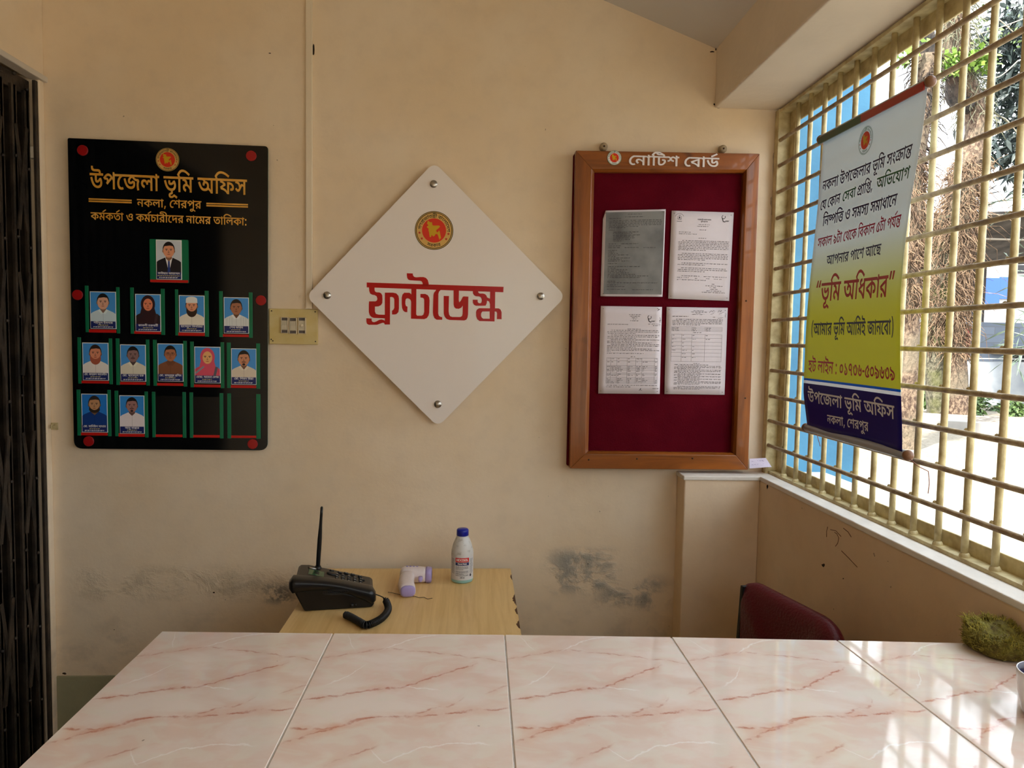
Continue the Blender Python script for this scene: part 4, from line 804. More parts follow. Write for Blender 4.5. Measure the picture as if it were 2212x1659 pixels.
# ------------------------------------------------------------------ collapsible gate in the left wall
gate = thing('door_1', (XL-.05, -.05, 0)); gate['kind'] = 'structure'
f = MB(); f.box((XL-.10, GY1, GTOP-.07), (XL-.03, GY0, GTOP-.02)); f.box((XL-.012, GY0-.018, .02), (XL-.002, GY0-.002, GTOP-.02)); f.build('track', M_GATE, gate, bevel=.002)
y = GY0-.028; i = 0
while y > GY1:
    m_ = MB(); xo = XL-.035-.02*(i % 2)
    m_.box((xo-.02, y-.005, .03), (xo+.014, y+.005, GTOP-.06)); m_.box((xo+.006, y-.016, .03), (xo+.014, y+.010, GTOP-.06))
    if i < 22:
        for z in [.32+.245*q for q in range(9)]: m_.ell((xo+.016, y-.003, z+.04*((i*7) % 3)/3), (.006, .0055, .0055), seg=8, rg=5)
    m_.build('gate_channel', M_GATE, gate); y -= .0315; i += 1
for q, (z0, n) in enumerate(((.55, 9), (1.05, 9), (1.55, 9), (2.0, 6))):
    m_ = MB()
    for j in range(n):
        ya = GY0-.04-.063*j*2; m_.bar((XL-.022, ya, z0-.16), (XL-.022, ya-.05, z0+.16), .016, .004, up=(1, 0, 0)); m_.bar((XL-.018, ya-.05, z0-.16), (XL-.018, ya, z0+.16), .016, .004, up=(1, 0, 0))
    m_.build('lattice', M_GATE, gate)
m_ = MB(); p = onX(70, 330, XL-.02); m_.box((XL-.024, p.y-.008, p.z-.018), (XL-.012, p.y+.008, p.z+.018)); m_.build('paper_tag', mat('old_white_paint', (190,182,165), .6), gate)
hk = thing('wall_bracket', (-1.37, -.012, 1.217), 'small cream metal hook bracket on the wall edge beside the black gate', 'bracket')
m_ = MB(); m_.box((-1.382, -.006, 1.205), (-1.362, -.0, 1.228)); m_.tube([(-1.372, -.004, 1.222), (-1.372, -.022, 1.222), (-1.372, -.024, 1.212)], .003, 8); m_.build('bracket_body', M_GRILL, hk)
# ------------------------------------------------------------------ black staff board
def rpoly(cs, r, n=6):
    """rounded polygon from corners (2D); r may be list"""
    out = []; N_ = len(cs); R = r if isinstance(r, list) else [r]*N_
    for i in range(N_):
        p = Vector(cs[i]); a = Vector(cs[i-1]); b = Vector(cs[(i+1) % N_]); da = (a-p).normalized(); db = (b-p).normalized()
        ang = da.angle(db); t_ = R[i]/math.tan(ang/2); p0 = p+da*t_; p1 = p+db*t_
        for k in range(n+1):
            s = k/n; q = p0*(1-s)**2 + p*2*s*(1-s) + p1*s*s; out.append((q.x, q.y))
    return out
def XZ(px, py, yv): p = onY(px, py, yv); return (p.x, p.z)
BY = -.022
bd = thing('staff_board', (-.99, 0, 1.64), 'glossy black office staff board with orange lettering and rows of portrait photos', 'board')
c4 = [XZ(146, 298, BY), XZ(579, 316, BY), XZ(578, 973, BY), XZ(160, 969, BY)]
out = rpoly(c4, [.006, .012, .028, .028])
M_BLK = mat('black_acrylic', (6,8,10), .09, spec=.35); M_EDGE = mat('clear_acrylic_edge', (110,130,118), .2)
b = MB().prism(out, lambda x, z, d: Vector((x, d, z)), BY, BY+.005, 0, 1); b.build('panel', [M_BLK, M_EDGE], bd, recalc=False)
for x, z in ((-1.25, 2.1), (-.72, 2.1), (-1.25, 1.19), (-.72, 1.19)):
    MB().lathe([(.009, BY+.005), (.009, 0)], (x, 0, z), 12, axis='y').build('standoff', mat('brushed_steel', (190,186,178), .28, metal=1), bd)
M_ORG = mat('orange_lettering', (222,158,52), .4, rgb2=(232,178,84), vscale=30); M_RED = mat('red_disc', (158,14,18), .35)
M_BEZ = mat('holder_black', (14,14,14), .25)
L = MB(); yt = BY-.0008
A = lambda x, y: (130+x/4.609, 280+y/4.608)
wall_text(L, 'b1', A(295,430), A(1858,498), 33.5, yt); wall_text(L, 'b2', A(765,690), A(1405,712), 16.5, yt); wall_text(L, 'b3', A(303,822), A(1862,882), 16, yt)
L.build('lettering', M_ORG, bd, recalc=False)
for (x0, y0, x1, y1) in ((283,682,712,700),(283,705,712,738),(1455,728,1870,752),(1455,755,1870,779)):
    pass
for q in ((283,682,712,698), (1455,727,1870,740)):
    m_ = MB()
    for dy in (0, 22):
        a = onY(*A(q[0], q[1]+dy), yt); b_ = onY(*A(q[2], q[3]+dy), yt); h = Vector((0, 0, -.0048))
        m_.add([a, b_, b_+h, a+h], [(0,1,2,3)])
    m_.build('double_rule', M_ORG, bd, recalc=False)
wall_emblem(bd, 362, 345, 26, yt)
for px, py in ((179,325),(543,337),(168,637),(564,649),(192,953),(546,959)):
    c = onY(px, py, BY); MB().lathe([(.0165, -.0), (.0165, -.003), (.0155, -.0038)], (c.x, BY, c.z), 32, axis='y', smooth=False).build('red_disc', M_RED, bd)
M_GRN = mat('green_strip', (10,112,74), .35); M_RST = mat('red_strip', (196,26,20), .35)
# holders: (left rail x0,x1,y0,y1, right rail x0,x1,y0,y1) in the second close-up
B2 = lambda x, y: (130+x/4.253, 600+y/4.253)
HOLD = [((230,268,73,500),(517,552,87,512)),((645,683,90,515),(927,965,102,525)),((1057,1088,107,530),(1330,1368,120,542)),((1462,1497,123,545),(1735,1770,135,552)),
 ((162,200,547,972),(450,485,557,978)),((513,552,557,984),(790,825,568,990)),((855,892,570,993),(1133,1168,580,1000)),((1196,1232,586,1006),(1475,1510,592,1014)),((1533,1570,595,1013),(1803,1838,603,1020)),
 ((155,195,1027,1448),(437,472,1030,1455)),((503,540,1037,1455),(778,812,1045,1467)),((845,880,1047,1465),(1125,1160,1050,1470)),((1190,1225,1053,1470),(1467,1502,1060,1475)),((1537,1573,1062,1475),(1803,1843,1068,1478))]
for l, r in HOLD:
    hc = onY(*B2((l[0]+r[1])/2, l[3]), BY); h = thing('photo_holder', hc); h.parent = bd; h.location = hc - Vector(bd['_w'])
    for q in (l, r):
        a = XZ(*B2(q[0], q[2]), BY); c = XZ(*B2(q[1], q[3]), BY)
        MB().box((a[0], BY-.0035, c[1]), (c[0], BY, a[1])).build('green_strip', M_GRN, h, bevel=.0006)
    a = XZ(*B2(l[1], l[3]-27), BY); c = XZ(*B2(r[0], r[3]-6), BY)
    MB().box((a[0], BY-.003, c[1]), (c[0], BY, a[1])).build('red_strip', M_RST, h, bevel=.0006)
    a = XZ(*B2(l[1]-4, l[2]+40), BY); c = XZ(*B2(r[0]+4, r[3]-20), BY)
    MB().box((a[0], BY-.0012, c[1]), (c[0], BY, a[1])).build('backing', M_BEZ, h)
hc = onY(*A(1087, 1528), BY); h = thing('photo_holder', hc); h.parent = bd; h.location = hc - Vector(bd['_w'])
a = XZ(*A(893, 1090), BY); c = XZ(*A(1282, 1528), BY); e = XZ(*A(952, 1494), BY)
MB().prism(rpoly([(a[0], a[1]), (c[0], a[1]), (c[0], c[1]), (a[0], c[1])], .003, 3), lambda x, z, d: Vector((x, d, z)), BY-.003, BY).build('holder_plate', M_GRN, h)
MB().box((a[0]+.001, BY-.0042, c[1]+.0005), (c[0]-.001, BY-.003, e[1])).build('red_strip', M_RST, h)
# ---- portraits
SK = {}
def pm(rgb):
    q = tuple(min(245, int(c*1.10+4)) for c in rgb); return mat('print_%d_%d_%d' % rgb, q, .3)
def ellp(cx_, cy_, rx, ry, n=28, a0=0, a1=360): return [(cx_+rx*math.cos(math.radians(a0+(a1-a0)*k/n)), cy_+ry*math.sin(math.radians(a0+(a1-a0)*k/n))) for k in range(n+(0 if a1-a0 == 360 else 1))]
def portrait(idx, tl, br, yv, d, label):
    """tl/br pixel corners; d: look. Card space u 0..1, v 0 bottom .. H top."""
    p0 = onY(*tl, yv); p1 = onY(*br, yv); w = p1.x-p0.x; H = (p0.z-p1.z)/w
    card = thing('portrait_photo', ((p0.x+p1.x)/2, yv, p1.z), label, 'photo', 'staff portrait photos on the black board')
    Ms = []; mb = MB()
    def mi(rgb):
        m = pm(rgb)
        if m not in Ms: Ms.append(m)
        return Ms.index(m)
    mb.box((p0.x, yv, p1.z), (p1.x, yv+.0012, p0.z), mi((225,225,222))); lay = [0]
    def T(u, v): return Vector((p0.x+u*w, yv-.00006*lay[0]-.00005, p1.z+v*w))
    def poly(pts, rgb): lay[0] += 1; mb.flat([pts], T, mi(rgb))
    def clip(pts, x0=.025, x1=.975, y0=.02, y1=None):
        y1 = H-.025 if y1 is None else y1
        def cl(p, ins, inter):
            o = []
            for i in range(len(p)):
                a_, b_ = p[i-1], p[i]
                if ins(b_):
                    if not ins(a_): o.append(inter(a_, b_))
                    o.append(b_)
                elif ins(a_): o.append(inter(a_, b_))
            return o
        for ax, s, lim in ((0, 1, x0), (0, -1, x1), (1, 1, y0), (1, -1, y1)):
            pts = cl(pts, lambda p: s*p[ax] >= s*lim, lambda a_, b_: tuple(a_[k]+(b_[k]-a_[k])*(lim-a_[ax])/(b_[ax]-a_[ax]) for k in (0, 1)))
        return pts
    poly([(.025,.02),(.975,.02),(.975,H-.025),(.025,H-.025)], d.get('bg', (64,138,204)))
    sk = tuple(min(235, int(c*1.16+6)) for c in d['skin']); dk = tuple(int(c*.62) for c in sk); cy_ = H-.425+d.get('dy', 0); rx = .215*d.get('s', 1); ry = .29*d.get('s', 1)
    sh = d['shirt']; cap = .30; sy = cy_-ry-.08
    poly(clip([(-.1, cap-.05), (1.1, cap-.05), (1.02, sy-.12), (.90, sy-.02), (.66, sy+.09), (.34, sy+.09), (.10, sy-.02), (-.02, sy-.12)]), sh)
    if d.get('jacket'):
        poly(clip([(.36, sy+.09), (.5, cap-.02), (.64, sy+.09)]), (228,228,232)); poly([(.47, sy-.02), (.53, sy-.02), (.55, cap), (.45, cap)], (34,58,128))
    if not d.get('veil'):
        poly([(.39, cy_-ry*.5), (.61, cy_-ry*.5), (.62, sy+.06), (.5, sy-.05), (.38, sy+.06)], dk)
        col = d.get('collar')
        if col:
            poly([(.37, sy+.11), (.5, sy-.06), (.42, sy-.09), (.31, sy+.05)], col); poly([(.63, sy+.11), (.5, sy-.06), (.58, sy-.09), (.69, sy+.05)], col)
        poly([(.497, sy-.06), (.505, sy-.06), (.505, cap), (.497, cap)], tuple(int(c*.7) for c in sh))
    hair = d.get('hair', (24,20,20))
    if d.get('check'):
        for u in (.12, .22, .32, .68, .78, .88): poly(clip([(u, cap), (u+.012, cap), (u+.012, sy-.02), (u, sy-.02)]), (170,176,178))
    if d.get('veil'):
        vc = d['veil']
        poly(clip(ellp(.5, cy_+.02, rx*1.30, ry*1.24)), vc); poly(clip([(.28, cy_), (.18, sy-.02), (.05, cap), (.95, cap), (.82, sy-.02), (.72, cy_)]), vc)
        poly(clip([(.72, cap), (.80, sy+.02), (.90, sy-.0), (.82, cap)]), d.get('veil2', (88,86,96))); poly(clip([(.03, cap+.12), (.35, sy+.05), (.38, sy), (.05, cap+.05)]), d.get('veil3', (120,140,150)))
        rx *= .86; ry *= .88
    else:
        poly(ellp(.5, cy_+.045, rx*1.10, ry*1.06), hair)
        poly(ellp(.5-rx*1.02, cy_-.02, .03, .06, 12), dk); poly(ellp(.5+rx*1.02, cy_-.02, .03, .06, 12), dk)
    if d.get('beard'):
        poly(clip(ellp(.5, cy_-ry*.62, rx*.98, ry*(.9 if d.get('long') else .52))), d['beard'])
    poly(ellp(.5, cy_, rx, ry*.96) if not d.get('beard') else ellp(.5, cy_+.035, rx*.97, ry*.86), sk)
    if not d.get('veil'):
        poly([(.5-rx*1.02, cy_+.06)]+ellp(.5, cy_+.07, rx*1.04, ry*.98, 16, 175, 5)+[(.5+rx*1.02, cy_+.06), (.5+rx*.86, cy_+ry*.62), (.5+rx*.2, cy_+ry*.70), (.5-rx*.75, cy_+ry*.60)], hair)
    if d.get('hat'):
        poly([(.5-rx*1.06, cy_+ry*.42)]+ellp(.5, cy_+ry*.95, rx*1.02, ry*.34, 14, 180, 0)+[(.5+rx*1.06, cy_+ry*.42)], d['hat'])
    for s in (-1, 1):
        poly(ellp(.5+s*.088, cy_+.055, .055, .013, 10), (40,26,20)); poly(ellp(.5+s*.088, cy_+.015, .040, .018, 12), tuple(int(c*.9+22) for c in sk)); poly(ellp(.5+s*.088, cy_+.015, .020, .018, 10), (26,16,14))
        if d.get('glasses'):
            lay[0] += 1; n = 16
            o_ = ellp(.5+s*.092, cy_+.012, .078, .05, n); i_ = ellp(.5+s*.092, cy_+.012, .066, .039, n)
            mb.add([T(*p) for p in o_+i_], [(k, (k+1) % n, n+(k+1) % n, n+k) for k in range(n)], mi((24,22,26)))
    poly([(.485, cy_+.01), (.515, cy_+.01), (.53, cy_-.075), (.47, cy_-.075)], tuple(int(c*.86) for c in sk)); poly(ellp(.5, cy_-.078, .036, .013, 10), dk)
    if d.get('tache'): poly([(.40, cy_-.135), (.44, cy_-.10), (.56, cy_-.10), (.60, cy_-.135), (.5, cy_-.115)], (22,16,16))
    poly(ellp(.5, cy_-.145, .062, .014, 12), tuple(int(c*m_) for c, m_ in zip(sk, (.72, .48, .46))))
    if d.get('goatee'): poly(ellp(.5, cy_-.215, .06, .045, 12), d['goatee'])
    poly([(.025,.02),(.975,.02),(.975,cap),(.025,cap)], (20,32,92))
    lay[0] += 1
    def line(key, v, h, wmax, rgb):
        adv = RN[key][1]; s = min(h/622., wmax/adv); u0 = .5-adv*s/2
        text(mb, key, lambda x, y: T(u0+x*s, v+y*s*h/622./max(s, 1e-9)*1.0 if False else v+y*h/622.), mi(rgb))
    line('p%d' % idx, .205, .075, .86, (235,235,240))
    r_ = random.Random(idx)
    def dashes(v, h, u0, u1, rgb):
        u = u0
        while u < u1-.02:
            l_ = min(r_.uniform(.03, .10), u1-u); mb.add([T(u, v+h*.55), T(u+l_, v+h*.55), T(u+l_, v+h), T(u, v+h)], [(0,1,2,3)], mi(rgb))
            for q in range(int(l_/.022)): a_ = u+q*.022; mb.add([T(a_, v), T(a_+.009, v), T(a_+.009, v+h*.6), T(a_, v+h*.6)], [(0,1,2,3)], mi(rgb))
            u += l_+.018
    dashes(.125, .04, .30 if idx else .06, .70 if idx else .94, (196,186,120)); dashes(.05, .045, .12, .88, (222,222,230))
    mb.build('print', Ms, card, recalc=False)
LT = (196,136,104)
PORT = [
 (0, A(952,1095), A(1212,1495), dict(bg=(190,198,206), skin=(178,122,92), shirt=(30,28,32), jacket=True, hair=(22,18,20)), 'portrait of a man in dark suit and blue tie on pale grey, alone at top'),
 (1, B2(272,125), B2(517,472), dict(skin=(176,134,112), shirt=(186,206,214), collar=(206,222,228)), 'portrait of a man in pale blue collared shirt, first in the row of four'),
 (2, B2(688,148), B2(927,496), dict(skin=(176,104,74), shirt=(38,30,36), hair=(44,24,22), veil=(46,26,30), veil2=(60,44,50), veil3=(38,30,38)), 'portrait of a woman in dark patterned scarf with reddish dark hair'),
 (3, B2(1090,160), B2(1328,505), dict(skin=(176,120,92), shirt=(222,214,198), hair=(46,34,28), beard=(50,36,28), long=True, hat=(232,226,214)), 'portrait of a man with white cap and long dark beard'),
 (4, B2(1502,178), B2(1735,514), dict(skin=(132,86,62), shirt=(204,208,206), collar=(220,222,220), check=True), 'portrait of a man in checked white shirt, last in the row of four'),
 (5, B2(202,595), B2(448,945), dict(skin=(174,112,84), shirt=(216,210,204), beard=(160,84,62), long=True, hair=(44,30,26)), 'portrait of a man with orange henna beard and white shirt'),
 (6, B2(550,612), B2(790,955), dict(skin=(112,86,82), shirt=(206,200,182), collar=(216,212,190), tache=True), 'portrait of a man with black moustache in cream shirt, second of five'),
 (7, B2(893,603), B2(1133,955), dict(skin=(140,88,60), shirt=(122,76,52), collar=(112,66,44), glasses=True), 'portrait of a man with glasses in a brown tunic'),
 (8, B2(1232,632), B2(1475,970), dict(skin=(196,140,88), shirt=(196,72,92), veil=(204,78,98)), 'portrait of a woman in a pink headscarf'),
 (9, B2(1570,648), B2(1805,984), dict(skin=(160,108,80), shirt=(206,194,174), collar=(216,204,184), tache=True, goatee=(36,24,22)), 'portrait of a man with short goatee in cream shirt, last of five'),
 (10, B2(193,1065), B2(439,1422), dict(bg=(34,112,190), skin=(150,112,76), shirt=(18,52,118), hair=(40,34,32), beard=(44,34,28)), 'portrait of a bearded man in royal blue shirt on the bottom row'),
 (11, B2(543,1080), B2(777,1434), dict(bg=(48,128,198), skin=(126,90,84), shirt=(214,206,206), tache=True, goatee=(40,30,30)), 'portrait of a man with goatee in white shirt on the bottom row'),
]
for i, tl, br, d, lab in PORT: portrait(i, tl, br, BY-.0034 if i else BY-.0046, d, lab)

# ------------------------------------------------------------------ white diamond sign
DY = -.030
dm = thing('diamond_sign', (-.12, 0, 1.667), 'white glossy diamond shaped front desk sign with red lettering on the wall', 'sign')
c4 = [XZ(938, 350, DY), XZ(1222, 640, DY), XZ(946, 922, DY), XZ(661, 640, DY)]
M_WAC = mat('white_acrylic', (236,228,220), .05, spec=.5)
MB().prism(rpoly(c4, .030, 8), lambda x, z, d: Vector((x, d, z)), DY, DY+.006).build('panel', M_WAC, dm)
M_ST = mat('brushed_steel', (190,186,178), .28, metal=1)
for px, py in ((937,398),(707,638),(1168,640),(946,873)):
    c = onY(px, py, DY); MB().lathe([(.0085, .03), (.0085, .006), (.012, .005), (.0125, -.004), (.0115, -.0065), (0.0005, -.007)], (c.x, DY, c.z), 28, axis='y').build('standoff_cap', M_ST, dm)
wall_emblem(dm, 937.7, 498, 41.5, DY-.0006)
DA = lambda pts, ox=0: [(780+(x+ox)/12.7625, 580+y/12.7625) for x, y in pts]
LET = [
 [DA([(155,385),(3929,505),(3922,655),(155,520)])],
 [DA([(1260,130),(1425,135),(1432,190),(1465,230),(1520,243),(1620,235),(1720,235),(1790,260),(1840,320),(1862,400),(1868,450),(1868,480),(1700,480),(1695,400),(1670,355),(1630,340),(1350,325),(1300,305),(1272,260),(1262,200)])],
 [DA([(215,510),(225,620),(250,690),(300,720),(380,735),(430,770),(447,830),(440,875),(400,905),(220,905),(215,1000),(213,1200),(240,1290),(290,1340),(350,1362),(660,1375),(660,1275),(480,1270),(410,1250),(383,1190),(383,1050),(480,1045),(550,1010),(585,950),(590,850),(585,740),(550,680),(500,658),(420,655),(385,630),(372,590),(372,510)])],
 [DA([(655,665),(880,665),(970,685),(1030,750),(1045,830),(1045,1100),(1030,1200),(980,1255),(930,1268),(852,1268),(852,1165),(895,1130),(915,1080),(915,850),(895,805),(850,785),(800,790),(797,1545),(655,1545),(630,1500),(590,1497),(540,1515),(440,1553),(210,1553),(160,1520),(145,1460),(145,1370),(290,1380),(293,1440),(320,1472),(370,1478),(420,1458),(500,1415),(560,1403),(610,1415),(655,1440)])],
 [DA([(1385,550),(1525,560),(1520,1265),(1545,1300),(1670,1300),(1715,1275),(1740,1200),(1740,870),(1730,830),(1700,808),(1635,800),(1635,700),(1770,700),(1840,735),(1880,800),(1890,880),(1880,1220),(1860,1300),(1810,1370),(1740,1397),(1375,1385),(1380,920),(1365,870),(1320,830),(1265,822),(1235,845),(1222,900),(1222,980),(1240,1035),(1280,1050),(1275,1205),(1210,1200),(1160,1160),(1130,1090),(1120,980),(1120,800),(1140,720),(1190,668),(1325,668),(1360,685),(1385,715)])],
 [DA([(155,575),(290,580),(235,640),(217,700),(213,1240),(230,1300),(270,1330),(325,1342),(322,1415),(170,1412),(110,1370),(75,1290),(65,1200),(80,730),(95,670),(150,600)], 1914)],
 [DA([(637,590),(785,595),(780,870),(790,925),(800,930),(840,880),(890,780),(915,768),(1045,775),(1035,1270),(1020,1350),(990,1410),(930,1432),(520,1418),(440,1390),(385,1320),(365,1240),(365,755),(510,758),(500,1180),(515,1270),(545,1315),(600,1335),(820,1337),(870,1310),(885,1250),(890,1020),(850,1080),(780,1112),(700,1105),(655,1065),(637,990)], 1914)],
 [DA([(1165,600),(1310,610),(1320,665),(1360,690),(1450,690),(1510,710),(1545,750),(1560,795),(1640,835),(1645,620),(1785,635),(1778,1098),(1880,1100),(1930,1130),(1960,1200),(1960,1400),(1830,1395),(1833,1230),(1815,1190),(1770,1185),(1765,1460),(1350,1448),(1290,1400),(1258,1320),(1255,1200),(1275,1140),(1340,1095),(1640,1098),(1640,980),(1615,910),(1560,885),(1550,960),(1520,1025),(1250,1028),(1200,1000),(1170,950),(1163,860),(1300,860),(1302,920),(1325,950),(1370,960),(1400,945),(1415,890),(1410,840),(1385,790),(1340,770),(1250,765),(1200,735),(1170,690)], 1914),
  DA([(1400,1230),(1430,1185),(1630,1183),(1632,1385),(1450,1383),(1405,1340),(1392,1290)], 1914)],
]
m_ = MB()
for q in LET: m_.flat(q, lambda x, y: onY(x, y, DY-.0007))
m_.build('lettering', mat('red_vinyl', (178,8,16), .16, spec=.5), dm, recalc=False)

# ------------------------------------------------------------------ notice board
NY = -.052
nb = thing('notice_board', (.63, 0, 1.62), 'wooden framed notice board lined with maroon felt', 'notice board')
O = [XZ(1244, 325, NY), XZ(1641, 332, NY), XZ(1616, 1015, NY), XZ(1231, 1012, NY)]
I = [XZ(1284, 371, NY+.01), XZ(1607, 373, NY+.01), XZ(1583, 979, NY+.01), XZ(1271, 975, NY+.01)]
I2 = [XZ(1278, 364, NY), XZ(1613, 366, NY), XZ(1590, 984, NY), XZ(1264, 981, NY)]
def wood(name, ax):
    m = mat(name, (150,84,36), .32, coat=.25); g = NB(m); P = g.pos()
    sc_ = (26, 26, 2.2) if ax == 'z' else (2.2, 26, 26)
    n = g.noise(g.mapv(P, sc_), 1.0, 6, .6, .8); kn = g.noise(P, 9, 2)
    c = g.mix(g.rng(n, .3, .7), lin((156,88,28)), lin((116,62,18))); c = g.mix(g.rng(kn, .68, .78), c, lin((70,36,18)))
    g.col(c); return m
WZ, WX = wood('varnished_wood_upright', 'z'), wood('varnished_wood_rail', 'x')
M_MAR = mat('maroon_felt', (92,8,24), .95, spec=.1, bump=.2, bscale=200, rgb2=(78,2,18), vscale=7)
for i, nm in enumerate(('frame_top', 'frame_side', 'frame_bottom', 'frame_side')):
    j = (i+1) % 4; mb = MB()
    P8 = [(O[i], NY), (O[j], NY), (I2[j], NY), (I2[i], NY)]
    vs = [Vector((p[0], d, p[1])) for p, d in P8] + [Vector((I[j][0], NY+.012, I[j][1])), Vector((I[i][0], NY+.012, I[i][1]))] + [Vector((O[i][0], -.012, O[i][1])), Vector((O[j][0], -.012, O[j][1])), Vector((I[j][0], -.012, I[j][1])), Vector((I[i][0], -.012, I[i][1]))]
    mb.add(vs, [(0,1,2,3), (3,2,4,5), (0,6,7,1), (5,4,8,9), (6,9,8,7), (0,3,5,9,6), (1,7,8,4,2)])
    mb.build('frame_rail' if i % 2 == 0 else 'frame_stile', WX if i % 2 == 0 else WZ, nb, bevel=.0015)
mb = MB(); mb.box((O[3][0]-.006, -.022, O[3][1]+.004), (O[1][0]-.002, 0, O[0][1]-.004)); mb.build('felt_backing', M_MAR, nb, bevel=.003)
FY = -.024
L = MB(); wall_text(L, 'n1', (1220+632/4.609, 300+165/4.609), (1220+1535/4.609, 300+192/4.609), 20.5, NY, thick=.003)
L.build('lettering', mat('white_cut_lettering', (226,220,220), .35), nb, recalc=True)
wall_emblem(nb, 1327, 341, 15.5, NY-.0008, True)
for px, py in ((1376,991),(1496,990),(1272,993),(1610,860),(1612,650)):
    c = onY(px, py, NY); MB().ell((c.x, NY-.0005, c.z), (.003, .0015, .003), seg=10, rg=5).build('nail_head', mat('nail_dark', (70,50,34), .4, metal=.6), nb)
for px, lab in ((1305, 'left of two round wooden discs above the notice board'), (1563, 'right of two round wooden discs above the notice board')):
    c = onY(px, 316 if px < 1400 else 321, -.02); t_ = thing('wooden_disc', (c.x, 0, c.z), lab, 'wooden disc', 'round wooden discs screwed above the notice board')
    MB().lathe([(.013, 0), (.013, -.017), (.0115, -.021), (.004, -.0215)], (c.x, 0, c.z), 24, axis='y').build('disc', mat('pale_wood_knob', (168,150,120), .55, vary=.2, vscale=60), t_)
    MB().lathe([(.0032, -.0213), (.003, -.0235), (.0008, -.024)], (c.x, 0, c.z), 12, axis='y').build('screw', mat('nail_dark', (70,50,34), .4, metal=.6), t_)
# ---- papers
M_PAP = mat('white_copy_paper', (216,208,214), .7); M_INK = mat('printed_ink', (36,34,40), .7); M_GREYP = mat('grey_photocopy_toner', (90,90,90), .6, rgb2=(128,128,126), vscale=9)
def paper(name, tl, tr, br, bl, label, lines, grey=False, tables=(), extra=None, seed=1, cut=False):
    P0, P1, P2, P3 = [onY(*q, FY-.002) for q in (tl, tr, br, bl)]
    t_ = thing(name, tuple((P0+P2)/2), label, 'paper', 'notices pinned on the maroon board')
    def T(u, v, d=0):  # u right, v down; bows off the board a little
        a_ = P0.lerp(P1, u); b_ = P3.lerp(P2, u); q = a_.lerp(b_, v); q.y -= d + .0035*math.sin(PI*u)*math.sin(PI*v)*.6 + (.004*max(0, .12-u)*max(0, v-.8)*30); return q
    n = 10; mb = MB()
    for i in range(n+1):
        for j in range(n+1):
            u, v = i/n, j/n
            if cut and i == 0 and j == 0: u = .04; 
            mb.v.append(T(u, v))
    for i in range(n):
        for j in range(n):
            a_ = i*(n+1)+j; mb.f.append([a_, a_+1, a_+n+2, a_+n+1]); mb.m.append(0); mb.sm.append(True)
    sheet = mb.build('sheet', M_PAP, t_); so = sheet.modifiers.new('solid', 'SOLIDIFY'); so.thickness = .0003; so.offset = 0
    D = .0007
    if grey:
        g = MB()
        for i in range(8):
            for j in range(8):
                us = [.045+.94*k/8 for k in (i, i+1)]; vs = [.02+.955*k/8 for k in (j, j+1)]
                g.add([T(us[0], vs[0], .0004), T(us[1], vs[0], .0004), T(us[1], vs[1], .0004), T(us[0], vs[1], .0004)], [(0,1,2,3)])
        g.build('photocopy_shade', M_GREYP, t_, recalc=False)
    ink = MB(); r_ = random.Random(seed)
    def rect(u0, v0, u1, v1): 
        k = max(1, int((u1-u0)/.2)); kv = max(1, int((v1-v0)/.2))
        for a_ in range(k):
            for c_ in range(kv):
                x0 = u0+(u1-u0)*a_/k; x1 = u0+(u1-u0)*(a_+1)/k; y0 = v0+(v1-v0)*c_/kv; y1 = v0+(v1-v0)*(c_+1)/kv
                ink.add([T(x0, y0, D), T(x1, y0, D), T(x1, y1, D), T(x0, y1, D)], [(0,1,2,3)])
    def words(u0, u1, v, h=.0085):
        u = u0
        while u < u1-.01:
            l_ = min(r_.uniform(.02, .065), u1-u); rect(u, v, u+l_, v+h*.22); q = u
            while q < u+l_-.004:
                k = r_.random()
                if k < .8: rect(q, v+h*.15, q+.0028, v+h*(.8+.3*r_.random()))
                if k < .45: rect(q, v+h*.55, q+.006, v+h*.78)
                q += .0075
            u += l_+.011
    for ln in lines: words(*ln)
    for (u0, v0, u1, v1, cols, rows) in tables:
        for c_ in cols: rect(u0+(u1-u0)*c_-.0012, v0, u0+(u1-u0)*c_+.0012, v1)
        for r2 in rows:
            rect(u0, v0+(v1-v0)*r2-.0008, u1, v0+(v1-v0)*r2+.0008)
        for r2 in rows[:-1]:
            for c0, c1 in zip(cols[:-1], cols[1:]):
                if r_.random() < .85: a_ = u0+(u1-u0)*c0+.012; words(a_, min(a_+r_.uniform(.03, .09), u0+(u1-u0)*c1-.006), v0+(v1-v0)*r2+.008, .008)
    if extra: extra(ink, T, D, rect)
    ink.build('print', M_INK, t_, recalc=False)
    for u, v in ((.04,.03),(.96,.03),(.04,.97),(.96,.97)): MB().ell(T(u, v, .001), (.0012, .0012, .0012), seg=8, rg=5).build('pin', mat('nail_dark', (70,50,34), .4, metal=.6), t_)
def para(v0, n, u0=.13, u1=.93, dv=.0195): return [(u0 if k else u0+.06, u1 if k < n-1 else u0+(u1-u0)*.55, v0+dv*k) for k in range(n)]
def scrawl(ink, T, D, pts, w=.003):
    for a_, b_ in zip(pts[:-1], pts[1:]):
        dx, dy = b_[0]-a_[0], b_[1]-a_[1]; l_ = math.hypot(dx, dy) or 1; nx, ny = -dy/l_*w, dx/l_*w*.7
        ink.add([T(a_[0]+nx, a_[1]+ny, D), T(b_[0]+nx, b_[1]+ny, D), T(b_[0]-nx, b_[1]-ny, D), T(a_[0]-nx, a_[1]-ny, D)], [(0,1,2,3)])
